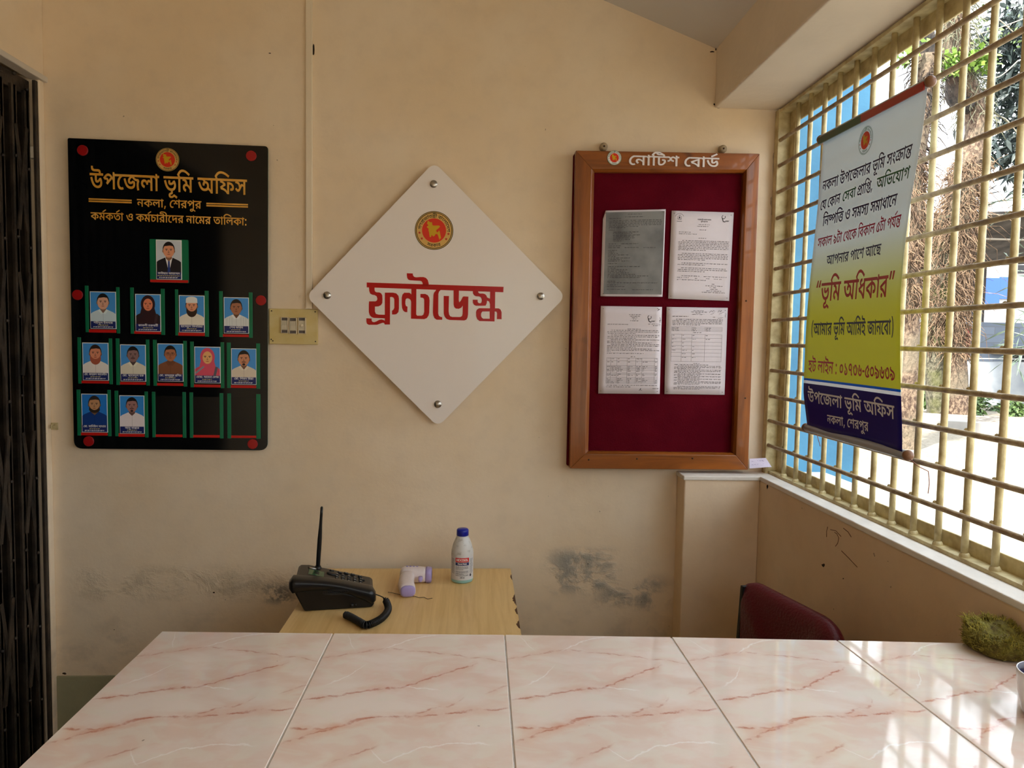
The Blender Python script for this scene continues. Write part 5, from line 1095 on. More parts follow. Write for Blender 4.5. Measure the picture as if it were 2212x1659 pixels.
def logo(cx0, cy0):
    def f(ink, T, D, rect):
        pts = [(cx0+.028*math.cos(a/10*2*PI), cy0+.02*math.sin(a/10*2*PI)) for a in range(-1, 8)]
        scrawl(ink, T, D, pts, .004); scrawl(ink, T, D, [(cx0-.02, cy0+.012), (cx0-.005, cy0+.05), (cx0+.03, cy0+.055)], .006)
        rect(cx0+.03, cy0+.04, cx0+.095, cy0+.043); rect(cx0+.035, cy0+.043, cx0+.05, cy0+.053); rect(cx0+.06, cy0+.043, cx0+.08, cy0+.051)
    return f
L1 = [(.40,.62,.045),(.35,.66,.075),(.10,.30,.09)] + para(.115, 5, .10, .95, .018) + [(.10,.36,.20),(.10,.20,.225),(.17,.58,.25),(.17,.48,.265),(.17,.62,.285),(.17,.50,.30),(.17,.52,.318),(.17,.44,.335),(.17,.34,.352),(.10,.22,.385),(.30,.58,.385),(.10,.30,.41),(.10,.30,.43),(.36,.58,.43),(.66,.86,.432),(.10,.24,.462),(.10,.20,.48),(.10,.28,.497),(.10,.44,.514),(.10,.22,.531),(.10,.46,.55),(.10,.32,.568),(.10,.44,.585),(.10,.25,.615)] + [(.10,[.62,.24,.42,.40,.46,.56,.78,.62][k],.65+.018*k) for k in range(8)] + [(.10,.24,.82),(.10,.92,.838),(.10,.28,.862),(.10,.40,.882),(.10,.40,.915),(.50,.84,.917)]
paper('notice_sheet', (1303,455), (1438,452), (1431,641), (1297,640), 'dark grey photocopied notice at upper left of the maroon board', L1, grey=True, seed=3, cut=True)
def ex2(ink, T, D, rect):
    logo(.84, .055)(ink, T, D, rect)
    scrawl(ink, T, D, [(.13+.07*math.cos(a), .075+.045*math.sin(a)) for a in [PI+.2+.24*k for k in range(12)]], .002)
    rect(.10,.06,.105,.095); rect(.155,.06,.16,.095); rect(.10,.092,.16,.097); rect(.115,.05,.145,.055); rect(.12,.065,.14,.085); rect(.09,.115,.17,.12)
    for key, v, hw in (('d1', .098, .11), ('d2', .12, .055)):
        adv = RN[key][1]; text(ink, key, lambda x, y: T(.53-hw+2*hw*x/adv, v-y/622*.012, D))
L2 = [(.44,.62,.145),(.42,.62,.165),(.46,.57,.205),(.13,.32,.235),(.13,.42,.255),(.45,.58,.30)] + para(.33, 7, .13, .95, .0175) + para(.475, 5, .13, .94, .0175) + para(.585, 2, .13, .94, .018) + para(.64, 3, .13, .94, .019) + [(.20,.50,.73),(.56,.94,.732),(.13,.32,.75),(.42,.46,.755),(.60,.67,.755),(.72,.80,.757),(.82,.87,.757),(.13,.60,.775),(.70,.76,.815),(.60,.88,.835),(.67,.78,.853),(.68,.80,.872),(.62,.86,.892),(.54,.93,.91)]
paper('notice_sheet', (1451,455), (1585,459), (1575,650), (1443,645), 'white notice with round emblem heading at upper right of the maroon board', L2, extra=ex2, seed=5)
def ex3(ink, T, D, rect):
    logo(.80, .12)(ink, T, D, rect); scrawl(ink, T, D, [(.92,.015),(.95,.03),(.93,.045)], .003); scrawl(ink, T, D, [(.97,.12),(.985,.16),(.965,.15),(.98,.18)], .002); scrawl(ink, T, D, [(.66,.965),(.69,.935),(.68,.955),(.71,.96)], .003)
L3 = [(.46,.66,.09),(.48,.64,.108),(.51,.60,.126),(.53,.58,.142),(.48,.62,.16),(.12,.46,.202),(.78,.98,.195),(.86,.98,.212),(.44,.66,.255)] + para(.27, 3, .12, .97, .018) + para(.325, 3, .12, .97, .018) + para(.378, 2, .12, .97, .018)+[(.12,.85,.412)] + para(.43, 3, .12, .97, .017) + [(.12,.85,.482),(.12,.97,.498),(.12,.18,.514),(.12,.72,.533),(.51,.58,.57),(.13,.95,.90),(.12,.52,.918),(.88,.98,.935)]
paper('notice_sheet', (1298,661), (1430,663), (1425,851), (1292,850), 'white notice with a wide table in its lower half, lower left on the maroon board', L3, tables=[(.12,.588,.95,.88,(0,.08,.20,.40,.57,.69,.94,1),(0,.12,.30,.36,.42,.48,.60,.65,.78,.84,.90,.95,1))], extra=ex3, seed=8)
def ex4(ink, T, D, rect):
    for q in ([(.70,.06),(.73,.035),(.75,.05),(.77,.03),(.79,.045)], [(.84,.055),(.86,.03),(.88,.05),(.90,.028)], [(.72,.08),(.76,.07),(.78,.055)], [(.86,.075),(.90,.062),(.94,.05)], [(.965,.06),(.975,.08),(.96,.09),(.972,.11)], [(.84,.12),(.93,.115)]): scrawl(ink, T, D, q, .002)
L4 = [(.44,.62,.035),(.40,.66,.05),(.48,.56,.063),(.42,.62,.078),(.10,.36,.102),(.76,.80,.106)] + para(.135, 5, .10, .93, .0155) + [(.44,.58,.285)] + [(.46,.56,.64)] + [(.15,.72,.655)] + para(.67, 3, .15, .93, .0145) + para(.715, 3, .15, .93, .0145) + para(.76, 2, .15, .93, .0145) + para(.79, 2, .15, .93, .0145) + para(.82, 2, .15, .93, .0145) + para(.85, 3, .15, .93, .0145) + para(.905, 3, .15, .93, .0145)
paper('notice_sheet', (1440,663), (1572,665), (1565,853), (1435,851), 'white notice with two small tables, lower right on the maroon board', L4, tables=[(.09,.225,.92,.27,(0,.08,.40,.66,1),(0,.35,.7,1)), (.09,.31,.92,.62,(0,.20,.40,.66),(0,.14,.28,.42,.55,.68,.82,1)), (.09,.31,.92,.62,(.66,1),(0,.14,1))], extra=ex4, seed=12)
# ------------------------------------------------------------------ wall box and conduit
cn = thing('wiring_duct', (-.543, 0, 1.62), 'thin white painted wiring duct running up the back wall above the switches', 'duct')
b = MB(); b.box((-.5545, -.011, 1.617), (-.5335, 0, 2.99)); b.build('duct_body', mat('painted_duct', (228,214,188), .5), cn, bevel=.0015)
b = MB(); b.box((-.5555, -.0125, 1.617), (-.5325, -.009, 1.6195)); b.build('duct_lip', mat('painted_duct', (228,214,188), .5), cn)
sb = thing('switch_board', (-.595, 0, 1.56), 'yellowed cream switch plate with three switches beside the black board', 'switch')
M_SWP = mat('yellowed_plate', (206,182,112), .45, rgb2=(214,196,140), vscale=14); M_SWH = mat('switch_housing', (214,198,168), .35); M_SWD = mat('switch_recess', (92,84,80), .5); M_SWR = mat('switch_rocker', (202,192,166), .3)
MB().box((-.6745, -.010, 1.4985), (-.5155, 0, 1.6155)).build('plate', M_SWP, sb, bevel=.002)
S2 = lambda x, y: (570+x/12.76, 640+y/12.76)
for i, (x0, y0, x1, y1) in enumerate(((475,575,685,1022),(705,590,920,1040),(950,580,1165,1035))):
    a = XZ(*S2(x0, y0), -.012); c = XZ(*S2(x1, y1), -.012); sc_ = Vector(((a[0]+c[0])/2, -.01, c[1])); s = thing('switch', sc_); s.parent = sb; s.location = sc_-Vector(sb['_w'])
    f = MB()
    e = .0016
    for lo, hi in (((a[0], c[1]), (a[0]+e, a[1])), ((c[0]-e*2, c[1]), (c[0], a[1])), ((a[0], a[1]-e), (c[0], a[1])), ((a[0], c[1]), (c[0], c[1]+e))): f.box((lo[0], -.0165, lo[1]), (hi[0], -.010, hi[1]))
    f.build('housing', M_SWH, s, bevel=.0006)
    MB().box((a[0]+e, -.0115, c[1]+e), (c[0]-e*2, -.010, a[1]-e)).build('recess', M_SWD, s)
    h = a[1]-c[1]; r0, r1 = (c[1]+h*.2, a[1]-h*.2)
    if i < 2: MB().prism([(-.010, r0), (-.0155, r0), (-.0175, r0+.0025), (-.0145, (r0+r1)/2), (-.0175, r1-.002), (-.0155, r1), (-.010, r1)], lambda y, z, d: Vector((d, y, z)), a[0]+.0028, c[0]-.0042).build('rocker', M_SWR, s)
    else:
        MB().box((a[0]+.0022, -.0135, r0), (c[0]-.004, -.010, r1)).build('blank', M_SWR, s)
        kx, kz = (a[0]+c[0])/2-.0006, (a[1]+c[1])/2; k_ = MB().lathe([(.0044, -.0135), (.0044, -.0185), (.0036, -.0195), (.0004, -.0196)], (kx, 0, kz), 24, axis='y'); k_.box((kx-.0035, -.0199, kz-.0004), (kx-.0005, -.0194, kz+.0004)); k_.build('key_knob', M_SWH, s)
for x, y in ((213,402),(1413,428),(205,1185),(247,1228),(1422,1246)):
    p = XZ(*S2(x, y), -.010); MB().lathe([(.0022, -.010), (.0020, -.0112), (.0012, -.0112), (.0010, -.0104), (.0002, -.0104)], (p[0], 0, p[1]), 14, axis='y').build('screw', mat('dark_screw', (58,50,46), .4, metal=.7), sb)

# ------------------------------------------------------------------ small wooden table
TX0, TX1, TY0, TY1, TZ = -.498, .138, -.62, -.036, .75
tb = thing('side_table', (-.18, -.33, 0), 'small wood veneer table with chipped edges against the back wall', 'table')
m = mat('beech_veneer', (224,190,126), .34); g = NB(m); P = g.pos(); n = g.noise(g.mapv(P, (60, 3, 3), rot=(0,0,.12)), 1., 6, .6, .6); n2 = g.noise(P, 5, 3)
c = g.mix(g.rng(n, .3, .75), lin((228,194,132)), lin((212,174,110))); c = g.mix(g.math('MULTIPLY', g.rng(n2, .5, .75), .3), c, lin((232,204,150)))
c = g.mix(g.math('MULTIPLY', g.rng(g.noise(P, 120, 2), .70, .76), .5), c, lin((232,214,178))); g.col(c)
M_VEN = m; M_CHIP = mat('raw_chipboard', (92,60,34), .85, bump=.6, bscale=200)
random.seed(4)
def edge(x, y0, y1, n, amp, chips):
    o = []
    for k in range(n+1):
        y = y0+(y1-y0)*k/n; d = 0
        for cy0, w, dp in chips:
            t = abs(y-cy0)/w
            if t < 1: d = max(d, dp*(1-t*t)*(.6+.5*random.random()))
        o.append((x-math.copysign(d+amp*random.random(), x), y))
    return o
R_ = edge(TX1, TY1, TY0, 120, .0006, [(-.125, .03, .006), (-.33, .05, .009), (-.42, .03, .008), (-.52, .03, .009)])
L_ = edge(TX0, TY0, TY1, 100, .0004, [(-.25, .012, .006), (-.33, .01, .003)])
b = MB(); b.prism(R_+L_, lambda x, y, d: Vector((x, y, d)), TZ-.001, TZ, 0, 1); b.build('veneer_top', [M_VEN, M_CHIP], tb, recalc=True)
MB().box((TX0+.0005, TY0, TZ-.018), (TX1-.0005, TY1, TZ-.001)).build('board_core', M_CHIP, tb)
for x in (TX0+.02, TX1-.04):
    MB().box((x, TY0+.03, 0), (x+.018, TY1-.01, TZ-.018)).build('side_panel', M_VEN, tb)
MB().box((TX0+.038, TY1-.03, .25), (TX1-.04, TY1-.015, TZ-.018)).build('back_panel', M_VEN, tb)

# ------------------------------------------------------------------ desk telephone
PH = (-.400, -.318); ang = math.radians(9)
ph = thing('desk_telephone', (PH[0], PH[1], TZ), 'black desk telephone with tall antenna on the wooden table', 'telephone')
PM = Matrix.Translation((PH[0], PH[1], TZ)) @ Matrix.Rotation(ang, 4, 'Z') @ Matrix.Diagonal((.92, 1, .82, 1))
def PT(x, y, z): return PM @ Vector((x, y, z))
M_PB = mat('black_phone_plastic', (16,16,17), .32, spec=.5); M_PK = mat('phone_keys', (30,29,29), .4); M_LCD = mat('green_display', (58,92,58), .15); M_PRT = mat('key_print', (190,190,184), .5)
# profile in x-z: high at the left, front lip low at the right
prof = [(-.088, .001), (.115, .001), (.122, .012), (.122, .026), (.112, .034), (-.085, .092), (-.112, .094), (-.122, .086), (-.118, .070)]
b = MB(); b.prism(prof, lambda x, z, d: PT(x, d, z), -.092, .100); b.build('base', M_PB, ph, bevel=.006, seg=4)
def top(x): return .034+(.112-x)/(.197)*.058  # sloping deck height
def deck(x, y, h=0): return PT(x, y, top(x)+h)
b = MB(); q = [(-.083, .012), (-.035, .012), (-.035, .056), (-.083, .056)]
b.add([deck(x, y, .0012) for x, y in q]+[deck(x, y, -.004) for x, y in q], [(0,1,2,3),(0,4,5,1),(1,5,6,2),(2,6,7,3),(3,7,4,0)]); b.build('display', M_LCD, ph)
b = MB(); q = [(-.065, .022), (-.050, .022), (-.050, .048), (-.065, .048)]; b.add([deck(x, y, .0016) for x, y in q], [(0,1,2,3)]); b.build('display_digits', mat('lcd_dark', (20,34,22), .3), ph, recalc=False)
b = MB(); b.tube([deck(-.088, .068, .001), deck(-.062, .068, .001)], .0025, 8); b.build('silver_trim', mat('brushed_steel', (190,186,178), .28, metal=1), ph)
def key(x, y, w, d):
    mb = MB(); vs = []
    for h, s in ((0, 1.), (.0045, .92), (.0055, .75)):
        vs.append([deck(x+w/2*s*math.copysign(abs(math.cos(a))**.6, math.cos(a)), y+d/2*s*math.copysign(abs(math.sin(a))**.6, math.sin(a)), h) for a in [2*PI*k/16 for k in range(16)]])
    mb.loft(vs); o = mb.build('key', M_PK, ph)
    pr_ = MB(); pr_.add([deck(x-w*.12, y-d*.2, .0058), deck(x+w*.12, y-d*.2, .0058), deck(x+w*.12, y+d*.2, .0058), deck(x-w*.12, y+d*.2, .0058)], [(0,1,2,3)]); pr_.build('key_mark', M_PRT, o, recalc=False)
for i in range(5):
    for j in range(3): key(.006+i*.019, .014+j*.020, .012, .012)
for x, y in ((-.012, .080), (.014, .078), (.034, .082), (.056, .082), (.080, .078), (.088, .052)): key(x, y, .015, .010)
b = MB(); b.loft([[deck(-.010+.018*s*math.cos(a), .056+.013*s*math.sin(a), h) for a in [2*PI*k/20 for k in range(20)]] for h, s in ((0, 1), (.004, .95), (.005, .7))]); b.build('navigation_pad', M_PK, ph)
# antenna
ab = PT(-.058, .088, .080); at = ab+Vector((.012, .0, .190))
b = MB(); pts = [ab.lerp(at, k/10) for k in range(11)]; b.tube(pts, [.0062,.0064,.0066,.0068,.0068,.0066,.0058,.0048,.0044,.0042,.0040], 14); b.ell(at, (.0036, .0036, .0036), seg=12, rg=6)
b.build('antenna', M_PB, ph); MB().lathe([(.011, 0), (.011, .008), (.008, .014)], PT(-.058, .088, .074), 20).build('antenna_base', M_PB, ph)
# handset: bar along x on the near side
hs = MB(); rings = []
for k in range(25):
    t = k/24; x = -.134+.262*t; zc = .104-.058*t + .010*math.sin(PI*t) - .004; w = .027+.005*abs(2*t-1)**2; th = .017+.012*abs(2*t-1)**2.2
    e = min(1, min(t, 1-t)*14+.45)
    drop = -.010*abs(2*t-1)**2
    rings.append([PT(x, -.070+w*e*math.copysign(abs(math.cos(a))**.55, math.cos(a)), zc+drop+th*e*math.copysign(abs(math.sin(a))**.6, math.sin(a))) for a in [2*PI*j/24 for j in range(24)]])
hs.loft(rings); h_ = hs.build('handset', M_PB, ph)
b = MB()
for j in range(5):
    r = .006+j*.0035; b.tube([PT(.005+r*1.9*math.cos(a), -.0985, .066+r*.5*math.sin(a)) for a in [2*PI*k/24 for k in range(24)]], .0006, 6, closed=True)
b.build('speaker_grille', M_PK, ph)
b = MB(); b.tube([PT(.055, -.0925, .014), PT(.055, -.097, .014)], .005, 14); b.tube([PT(.066, -.0925, .015), PT(.066, -.096, .015)], .003, 12); b.build('socket', M_PK, ph)
# curly cord
M_CORD = mat('black_cord_rubber', (14,14,15), .4)
path = [PT(.122, -.075, .043), onZ(828, 1291, TZ+.024), onZ(836, 1303, TZ+.012), onZ(838, 1318, TZ+.010), onZ(826, 1334, TZ+.010), onZ(806, 1346, TZ+.011), onZ(790, 1350, TZ+.012), onZ(776, 1343, TZ+.011), onZ(760, 1334, TZ+.011), onZ(747, 1328, TZ+.011)]
def crom(P, n):
    o = []; m_ = len(P)
    for i in range(m_-1):
        p0, p1, p2, p3 = P[max(i-1, 0)], P[i], P[i+1], P[min(i+2, m_-1)]
        for k in range(n):
            t = k/n; o.append(.5*((2*p1)+(p2-p0)*t+(2*p0-5*p1+4*p2-p3)*t*t+(3*p1-p0-3*p2+p3)*t**3))
    o.append(P[-1]); return o
cp = crom(path, 60); helix = []; s_ = 0; u = Vector((0, 0, 1)); ph_ = 0
for i in range(len(cp)):
    T_ = (cp[min(i+1, len(cp)-1)]-cp[max(i-1, 0)]).normalized()
    if i: s_ += (cp[i]-cp[i-1]).length
    u = (u-T_*u.dot(T_)).normalized(); w = T_.cross(u); f_ = max(0, min(1, (s_-.030)/.010)); e_ = f_
    for sub in range(3):
        if i < len(cp)-1:
            q = cp[i].lerp(cp[i+1], sub/3); a = 2*PI*(s_+(cp[i+1]-cp[i]).length*sub/3)/.0044
            helix.append(q+(u*math.cos(a)+w*math.sin(a))*.0088*e_)
b = MB(); b.tube(helix, .0017, 6); b.tube([helix[-1], cp[-1], cp[-1]+(cp[-1]-cp[-4]).normalized()*.01], .003, 8); b.build('coiled_cord', M_CORD, ph)

# ------------------------------------------------------------------ infrared thermometer gun lying on its side
tp = onZ(868, 1252, TZ); M_TW = mat('white_plastic', (226,214,212), .3, vary=.06, vscale=40); M_TL = mat('lilac_plastic', (164,150,200), .35)
tg = thing('infrared_thermometer', tuple(tp), 'white and lilac infrared thermometer gun lying on the table', 'thermometer')
def TG(px, py, h): return onZ(px, py, TZ+h)
a = TG(867, 1240, .026); b_ = TG(920, 1241, .024); ax = (b_-a).normalized(); side = ax.cross(Vector((0, 0, 1))).normalized()
def srings(pts, sizes, up=Vector((0,0,1)), n=22, pw=.75):
    o = []
    for i, p in enumerate(pts):
        t_ = (pts[min(i+1, len(pts)-1)]-pts[max(i-1, 0)]).normalized(); s_ = t_.cross(up).normalized(); v = s_.cross(t_)
        w, h = sizes[i]
        o.append([p+s_*w*math.copysign(abs(math.cos(q))**pw, math.cos(q))+v*h*math.copysign(abs(math.sin(q))**pw, math.sin(q)) for q in [2*PI*k/n for k in range(n)]])
    return o
b = MB(); b.loft(srings([a-ax*.004, a, a+ax*.010, a+ax*.045, b_-ax*.008, b_], [(.010,.010),(.019,.019),(.0235,.0235),(.0245,.0245),(.0235,.0235),(.022,.022)])); b.build('barrel', M_TW, tg)
b = MB(); b.loft(srings([b_-ax*.001, b_+ax*.004, b_+ax*.016, b_+ax*.019], [(.0225,.0225),(.0245,.0245),(.0235,.0235),(.019,.019)])); b.loft(srings([b_+ax*.0185, b_+ax*.0195], [(.014,.014),(.012,.012)]), 1); b.build('lens_ring', [M_TL, M_PK], tg)
g0 = a+ax*.022-Vector((0,0,.002)); g3 = TG(881, 1277, .020)
gp = [g0, g0.lerp(g3, .3)+Vector((-.004,0,.001)), g0.lerp(g3, .6)+Vector((-.006,0,0)), g0.lerp(g3, .85)+Vector((-.002,0,0)), g3]
b = MB(); b.loft(srings(gp, [(.020,.019),(.0235,.020),(.0245,.0200),(.0245,.0195),(.0235,.0185)])); b.build('grip', M_TW, tg)
gd = (gp[-1]-gp[-2]).normalized(); b = MB(); b.loft(srings([g3-gd*.001, g3+gd*.003, g3+gd*.005], [(.0225,.0178),(.0220,.0172),(.016,.012)])); b.build('battery_cap', M_TL, tg)
b = MB(); tq = TG(908, 1252, .022); b.loft(srings([tq+Vector((0,.012,0)), tq, tq-Vector((.002,.008,0))], [(.007,.008),(.0065,.008),(.004,.006)])); b.build('trigger', M_TL, tg)
for k in range(4):
    c = a+ax*(.018+.0105*k)+Vector((0,0,.0245))+side*-.004; MB().ell(c, (.0038, .0038, .0016), seg=14, rg=6).build('button', M_TL, tg)
th = thing('dark_thread', tuple(onZ(845, 1280, TZ)), 'thin dark crooked thread lying under the thermometer gun', 'thread')
MB().tube([onZ(x, y, TZ+.0014) for x, y in ((838,1279),(850,1281),(862,1284),(872,1286),(884,1287),(896,1288),(905,1291),(916,1290),(924,1294),(934,1292))], .0008, 6).build('strand', M_PK, th)

# ------------------------------------------------------------------ sanitiser bottle
bp_ = onZ(998, 1254, TZ); bt = thing('hand_rub_bottle', tuple(bp_), 'translucent white hand rub bottle with blue cap on the table', 'bottle')
M_BOT = mat('frosted_bottle', (206,206,202), .28, spec=.5); g = NB(M_BOT); z_ = g.sep(g.pos())[2]; g.col(g.mix(g.rng(z_, TZ+.018, TZ+.022), lin((150,198,196)), g.mix(g.rng(g.noise(g.pos(), 60, 4), .5, .7), lin((208,207,202)), lin((178,176,168)))))
BR = .0355
prof = [(.001,0),(.029,0),(.0335,.002),(BR,.007),(BR,.092),(.0345,.102),(.0300,.120),(.0235,.136),(.0195,.144),(.0180,.148)]
MB().lathe(prof, bp_, 40).build('bottle_body', M_BOT, bt)
b = MB(); n = 48; rg = []
for h, r in ((.148,.0178),(.149,.0190),(.166,.0186),(.1695,.0165),(.170,.001)):
    rg.append([bp_+Vector(((r+(.0005 if k % 2 and .148 < h < .167 else 0))*math.cos(2*PI*k/n), (r+(.0005 if k % 2 and .148 < h < .167 else 0))*math.sin(2*PI*k/n), h)) for k in range(n)])
b.loft(rg); b.build('cap', mat('blue_cap', (12,30,150), .35), bt)
a0 = math.atan2(CAM.y-bp_.y, CAM.x-bp_.x)
def BL(u, v, d=0): # u metres along surface, v height
    a = a0+u/BR; return bp_+Vector(((BR+.0003+d)*math.cos(a), (BR+.0003+d)*math.sin(a), v))
lb = MB()
def lrect(u0, v0, u1, v1, mi, d=0):
    k = max(1, int(abs(u1-u0)/.003)); 
    for i in range(k): x0 = u0+(u1-u0)*i/k; x1 = u0+(u1-u0)*(i+1)/k; lb.add([BL(x0, v0, d), BL(x1, v0, d), BL(x1, v1, d), BL(x0, v1, d)], [(0,1,2,3)], mi)
lrect(-.0465, .012, .0465, .086, 0); lrect(-.0225, .070, .0225, .084, 1, .0002); lrect(-.0225, .0595, .0225, .069, 2, .0002)
def ltext(key, u0, u1, v, h, mi):
    adv = RN[key][1]; text(lb, key, lambda x, y: BL(u0+(u1-u0)*x/adv, v+y/730*h, .0004), mi)
ltext('x1', -.0195, .0195, .0735, .0075, 3); ltext('x2', -.0145, .0145, .062, .0058, 3); ltext('x3', -.007, .008, .0185, .0048, 4)
r_ = random.Random(2)
for i, v in enumerate((.055,.052,.049,.046,.041,.038,.035,.032,.029,.026)):
    u = -.0215; e = .021 if i % 4 != 3 else .004
    while u < e: l_ = r_.uniform(.002, .006); lrect(u, v, min(u+l_, e), v+.0012, 4, .0002); u += l_+.0009
for s in (-1, 1):
    for i in range(14):
        u = s*.026; 
        for k in range(4): l_ = r_.uniform(.002, .004); lrect(u, .078-.0035*i, u+s*l_, .0792-.0035*i, 4, .0002); u += s*(l_+.0009)
c_ = (.029, .027); lb.flat([ellp(c_[0], c_[1], .0038, .0045, 18)], lambda x, y: BL(x, y, .0004), 4)
lb.build('printed_label', [mat('label_film', (206,205,204), .35), mat('label_red', (200,30,22), .4), mat('label_navy', (30,42,92), .4), mat('label_white', (240,238,236), .4), mat('label_ink', (48,52,66), .5)], bt, recalc=False)

# ------------------------------------------------------------------ hanging vinyl banner
bn = thing('hanging_banner', (.975, -.67, 1.68), 'hanging vinyl banner in white yellow and navy tied inside the window grille', 'banner')
LP_ = [(1779,310),(1768,433),(1761,499),(1755,559),(1750,600),(1742,690),(1736,829),(1734,897),(1747,920)]
RP_ = [(2004,193),(1996,264),(1983,345),(1971,408),(1960,475),(1954,543),(1945,614),(1944,723),(1945,845),(1948,899),(1955,972)]
ZT, ZB = 2.094, 1.292; YL, YR = -.434, -.905
def edge3(pts, yv):
    o = []
    for p in pts:
        q = onY(p[0], p[1], yv); o.append((q.z, q.x))
    return o
EL, ER = edge3(LP_, YL), edge3(RP_, YR)
def xat(E_, z):
    if z >= E_[0][0]: return E_[0][1]
    for (z0, x0), (z1, x1) in zip(E_[:-1], E_[1:]):
        if z1 <= z <= z0: return x0+(x1-x0)*(z0-z)/(z0-z1)
    return E_[-1][1]
def smx(E_, z): return sum(xat(E_, z+d) for d in (-.06, -.03, 0, .03, .06))/5
XT = (onX(1779, 310, .975).x)
def BN(u, v, d=0):
    z = ZT+(ZB-ZT)*v; y = YL+(YR-YL)*u; xl, xr = smx(EL, z), smx(ER, z)
    x = xl+(xr-xl)*u + .010*math.sin(PI*u)*math.sin(PI*v) + (.004*math.sin(9*u+2)*max(0, v-.86)/.14)
    return Vector((x-d, y, z))
def smp(f, g): return f
nu, nv = 24, 48; mb = MB(); mb.uv = []
for i in range(nu+1):
    for j in range(nv+1): mb.v.append(BN(i/nu, j/nv)); mb.uv.append((i/nu, 1-j/nv))
for i in range(nu):
    for j in range(nv): a = i*(nv+1)+j; mb.f.append([a, a+1, a+nv+2, a+nv+1]); mb.m.append(0); mb.sm.append(True)
m = mat('banner_vinyl', (200,200,200), .42, spec=.4); g = NB(m); uvs = g.sep(g.uv()); v_ = uvs[1]
def buv(px, py):
    """pixel on the photo -> banner u,v by walking the built sheet"""
    q = ray(px, py); x = .965
    for _ in range(12):
        t = (x-CAM.x)/q.x; P_ = CAM+q*t; u = (P_.y-YL)/(YR-YL); v = (P_.z-ZT)/(ZB-ZT); x = BN(min(max(u, 0), 1), min(max(v, 0), 1)).x
    return u, v
vb0 = buv(*(1700+140/3.686, 560+945/3.686))[1]; vb1 = buv(*(1700+140/3.686, 560+962/3.686))[1]; vb2 = buv(1700+137/3.686, 560+985/3.686)[1]
r1 = g.mix(g.rng(v_, .36, .66), lin((200,200,86)), lin((212,219,221)))
r1 = g.mix(g.math('GREATER_THAN', v_, 1-vb0), lin((10,110,190)), r1); r1 = g.mix(g.math('GREATER_THAN', v_, 1-vb1), lin((225,228,230)), r1)
r1 = g.mix(g.math('GREATER_THAN', v_, 1-vb2), lin((36,26,108)), r1); g.col(r1)
# thin vinyl lets some daylight through
tl_ = g.N.new('ShaderNodeBsdfTranslucent'); g.L.new(r1, tl_.inputs[0]); ms = g.N.new('ShaderNodeMixShader'); ms.inputs[0].default_value = .40
g.L.new(g.b.outputs[0], ms.inputs[1]); g.L.new(tl_.outputs[0], ms.inputs[2]); g.L.new(ms.outputs[0], g.N['Material Output'].inputs[0])
cl = mb.build('vinyl_sheet', m, bn, recalc=False); so = cl.modifiers.new('solid', 'SOLIDIFY'); so.thickness = .0005; so.offset = 0
M_RODG, M_RODR, M_CAPB = mat('green_sleeve', (18,66,44), .3), mat('red_sleeve', (158,34,26), .3), mat('brown_end_cap', (122,84,56), .4)
M_ALU = mat('grey_plastic_rod', (150,152,156), .28)
def P2(px, py, yv): return onY(px, py, yv)
ta, tb_ = P2(1776, 300, YL+.004), P2(2006, 178, YR-.004); tm = ta.lerp(tb_, .47)
def bow(a, b, n=12): return [a.lerp(b, k/n) for k in range(n+1)]
MB().tube(bow(ta, tb_), .0105, 16).build('top_rod', M_ALU, bn)
for a, b2, M__, nm in ((ta, tm, M_RODG, 'green_sleeve'), (tm, tb_, M_RODR, 'red_sleeve')):
    b = MB(); o1 = Vector((-.0118, 0, .002)); o2 = Vector((-.0108, 0, -.016)); P4 = [a+o1, b2+o1, b2+o2, a+o2]
    b.add(P4+[p+Vector((.003,0,0)) for p in P4], [(0,1,2,3),(4,7,6,5),(0,4,5,1),(1,5,6,2),(2,6,7,3),(3,7,4,0)]); b.build(nm, M__, bn)
ba, bb = P2(1743, 924, YL+.004), P2(1958, 983, YR-.004)
MB().tube(bow(ba, bb), .0105, 16).build('bottom_rod', M_ALU, bn)
for c in (ta, tb_, ba, bb):
    b = MB(); s = -1 if c in (tb_, bb) else 1; b.ell(c+Vector((0, .006*s, 0)), (.0125, .011, .0125)); b.build('end_cap', M_CAPB, bn)
b = MB(); b.tube([bb+Vector((0,-.012,-.006)), bb+Vector((.01,-.028,-.02)), bb+Vector((.03,-.034,-.03)), bb+Vector((.032,-.036,-.055)), bb+Vector((.030,-.037,-.078))], .0010, 6); b.tube([ta+Vector((0,.012,0)), ta+Vector((.02,.03,-.012)), ta+Vector((.035,.045,-.028))], .0010, 6)
b.tube([ba+Vector((0,.0,-.008)), ba+Vector((.02,-.02,-.015)), ba+Vector((.03,-.024,-.05))], .0010, 6); b.build('tie_string', mat('reddish_string', (150,98,90), .8), bn)
em_c = buv(1700+630/3.686, 150+565/3.686); ERAD = .0285/.82
emblem(bn, lambda x, y, l: BN(em_c[0]+x*.0335/abs(YR-YL), em_c[1]-y*.0345/abs(ZB-ZT), .0009+l*.0002), True, bare=True)
C6 = lambda x, y: (1700+x/3.686, 150+y/3.686); C7 = lambda x, y: (1700+x/3.686, 560+y/3.686)
NAVY, DGR, CRM, BRD, SIL = mat('navy_ink', (16,16,70), .4), mat('green_ink', (6,92,52), .4), mat('crimson_ink', (168,16,60), .4), mat('brick_red_ink', (172,30,22), .4), mat('white_ink', (228,230,236), .4)
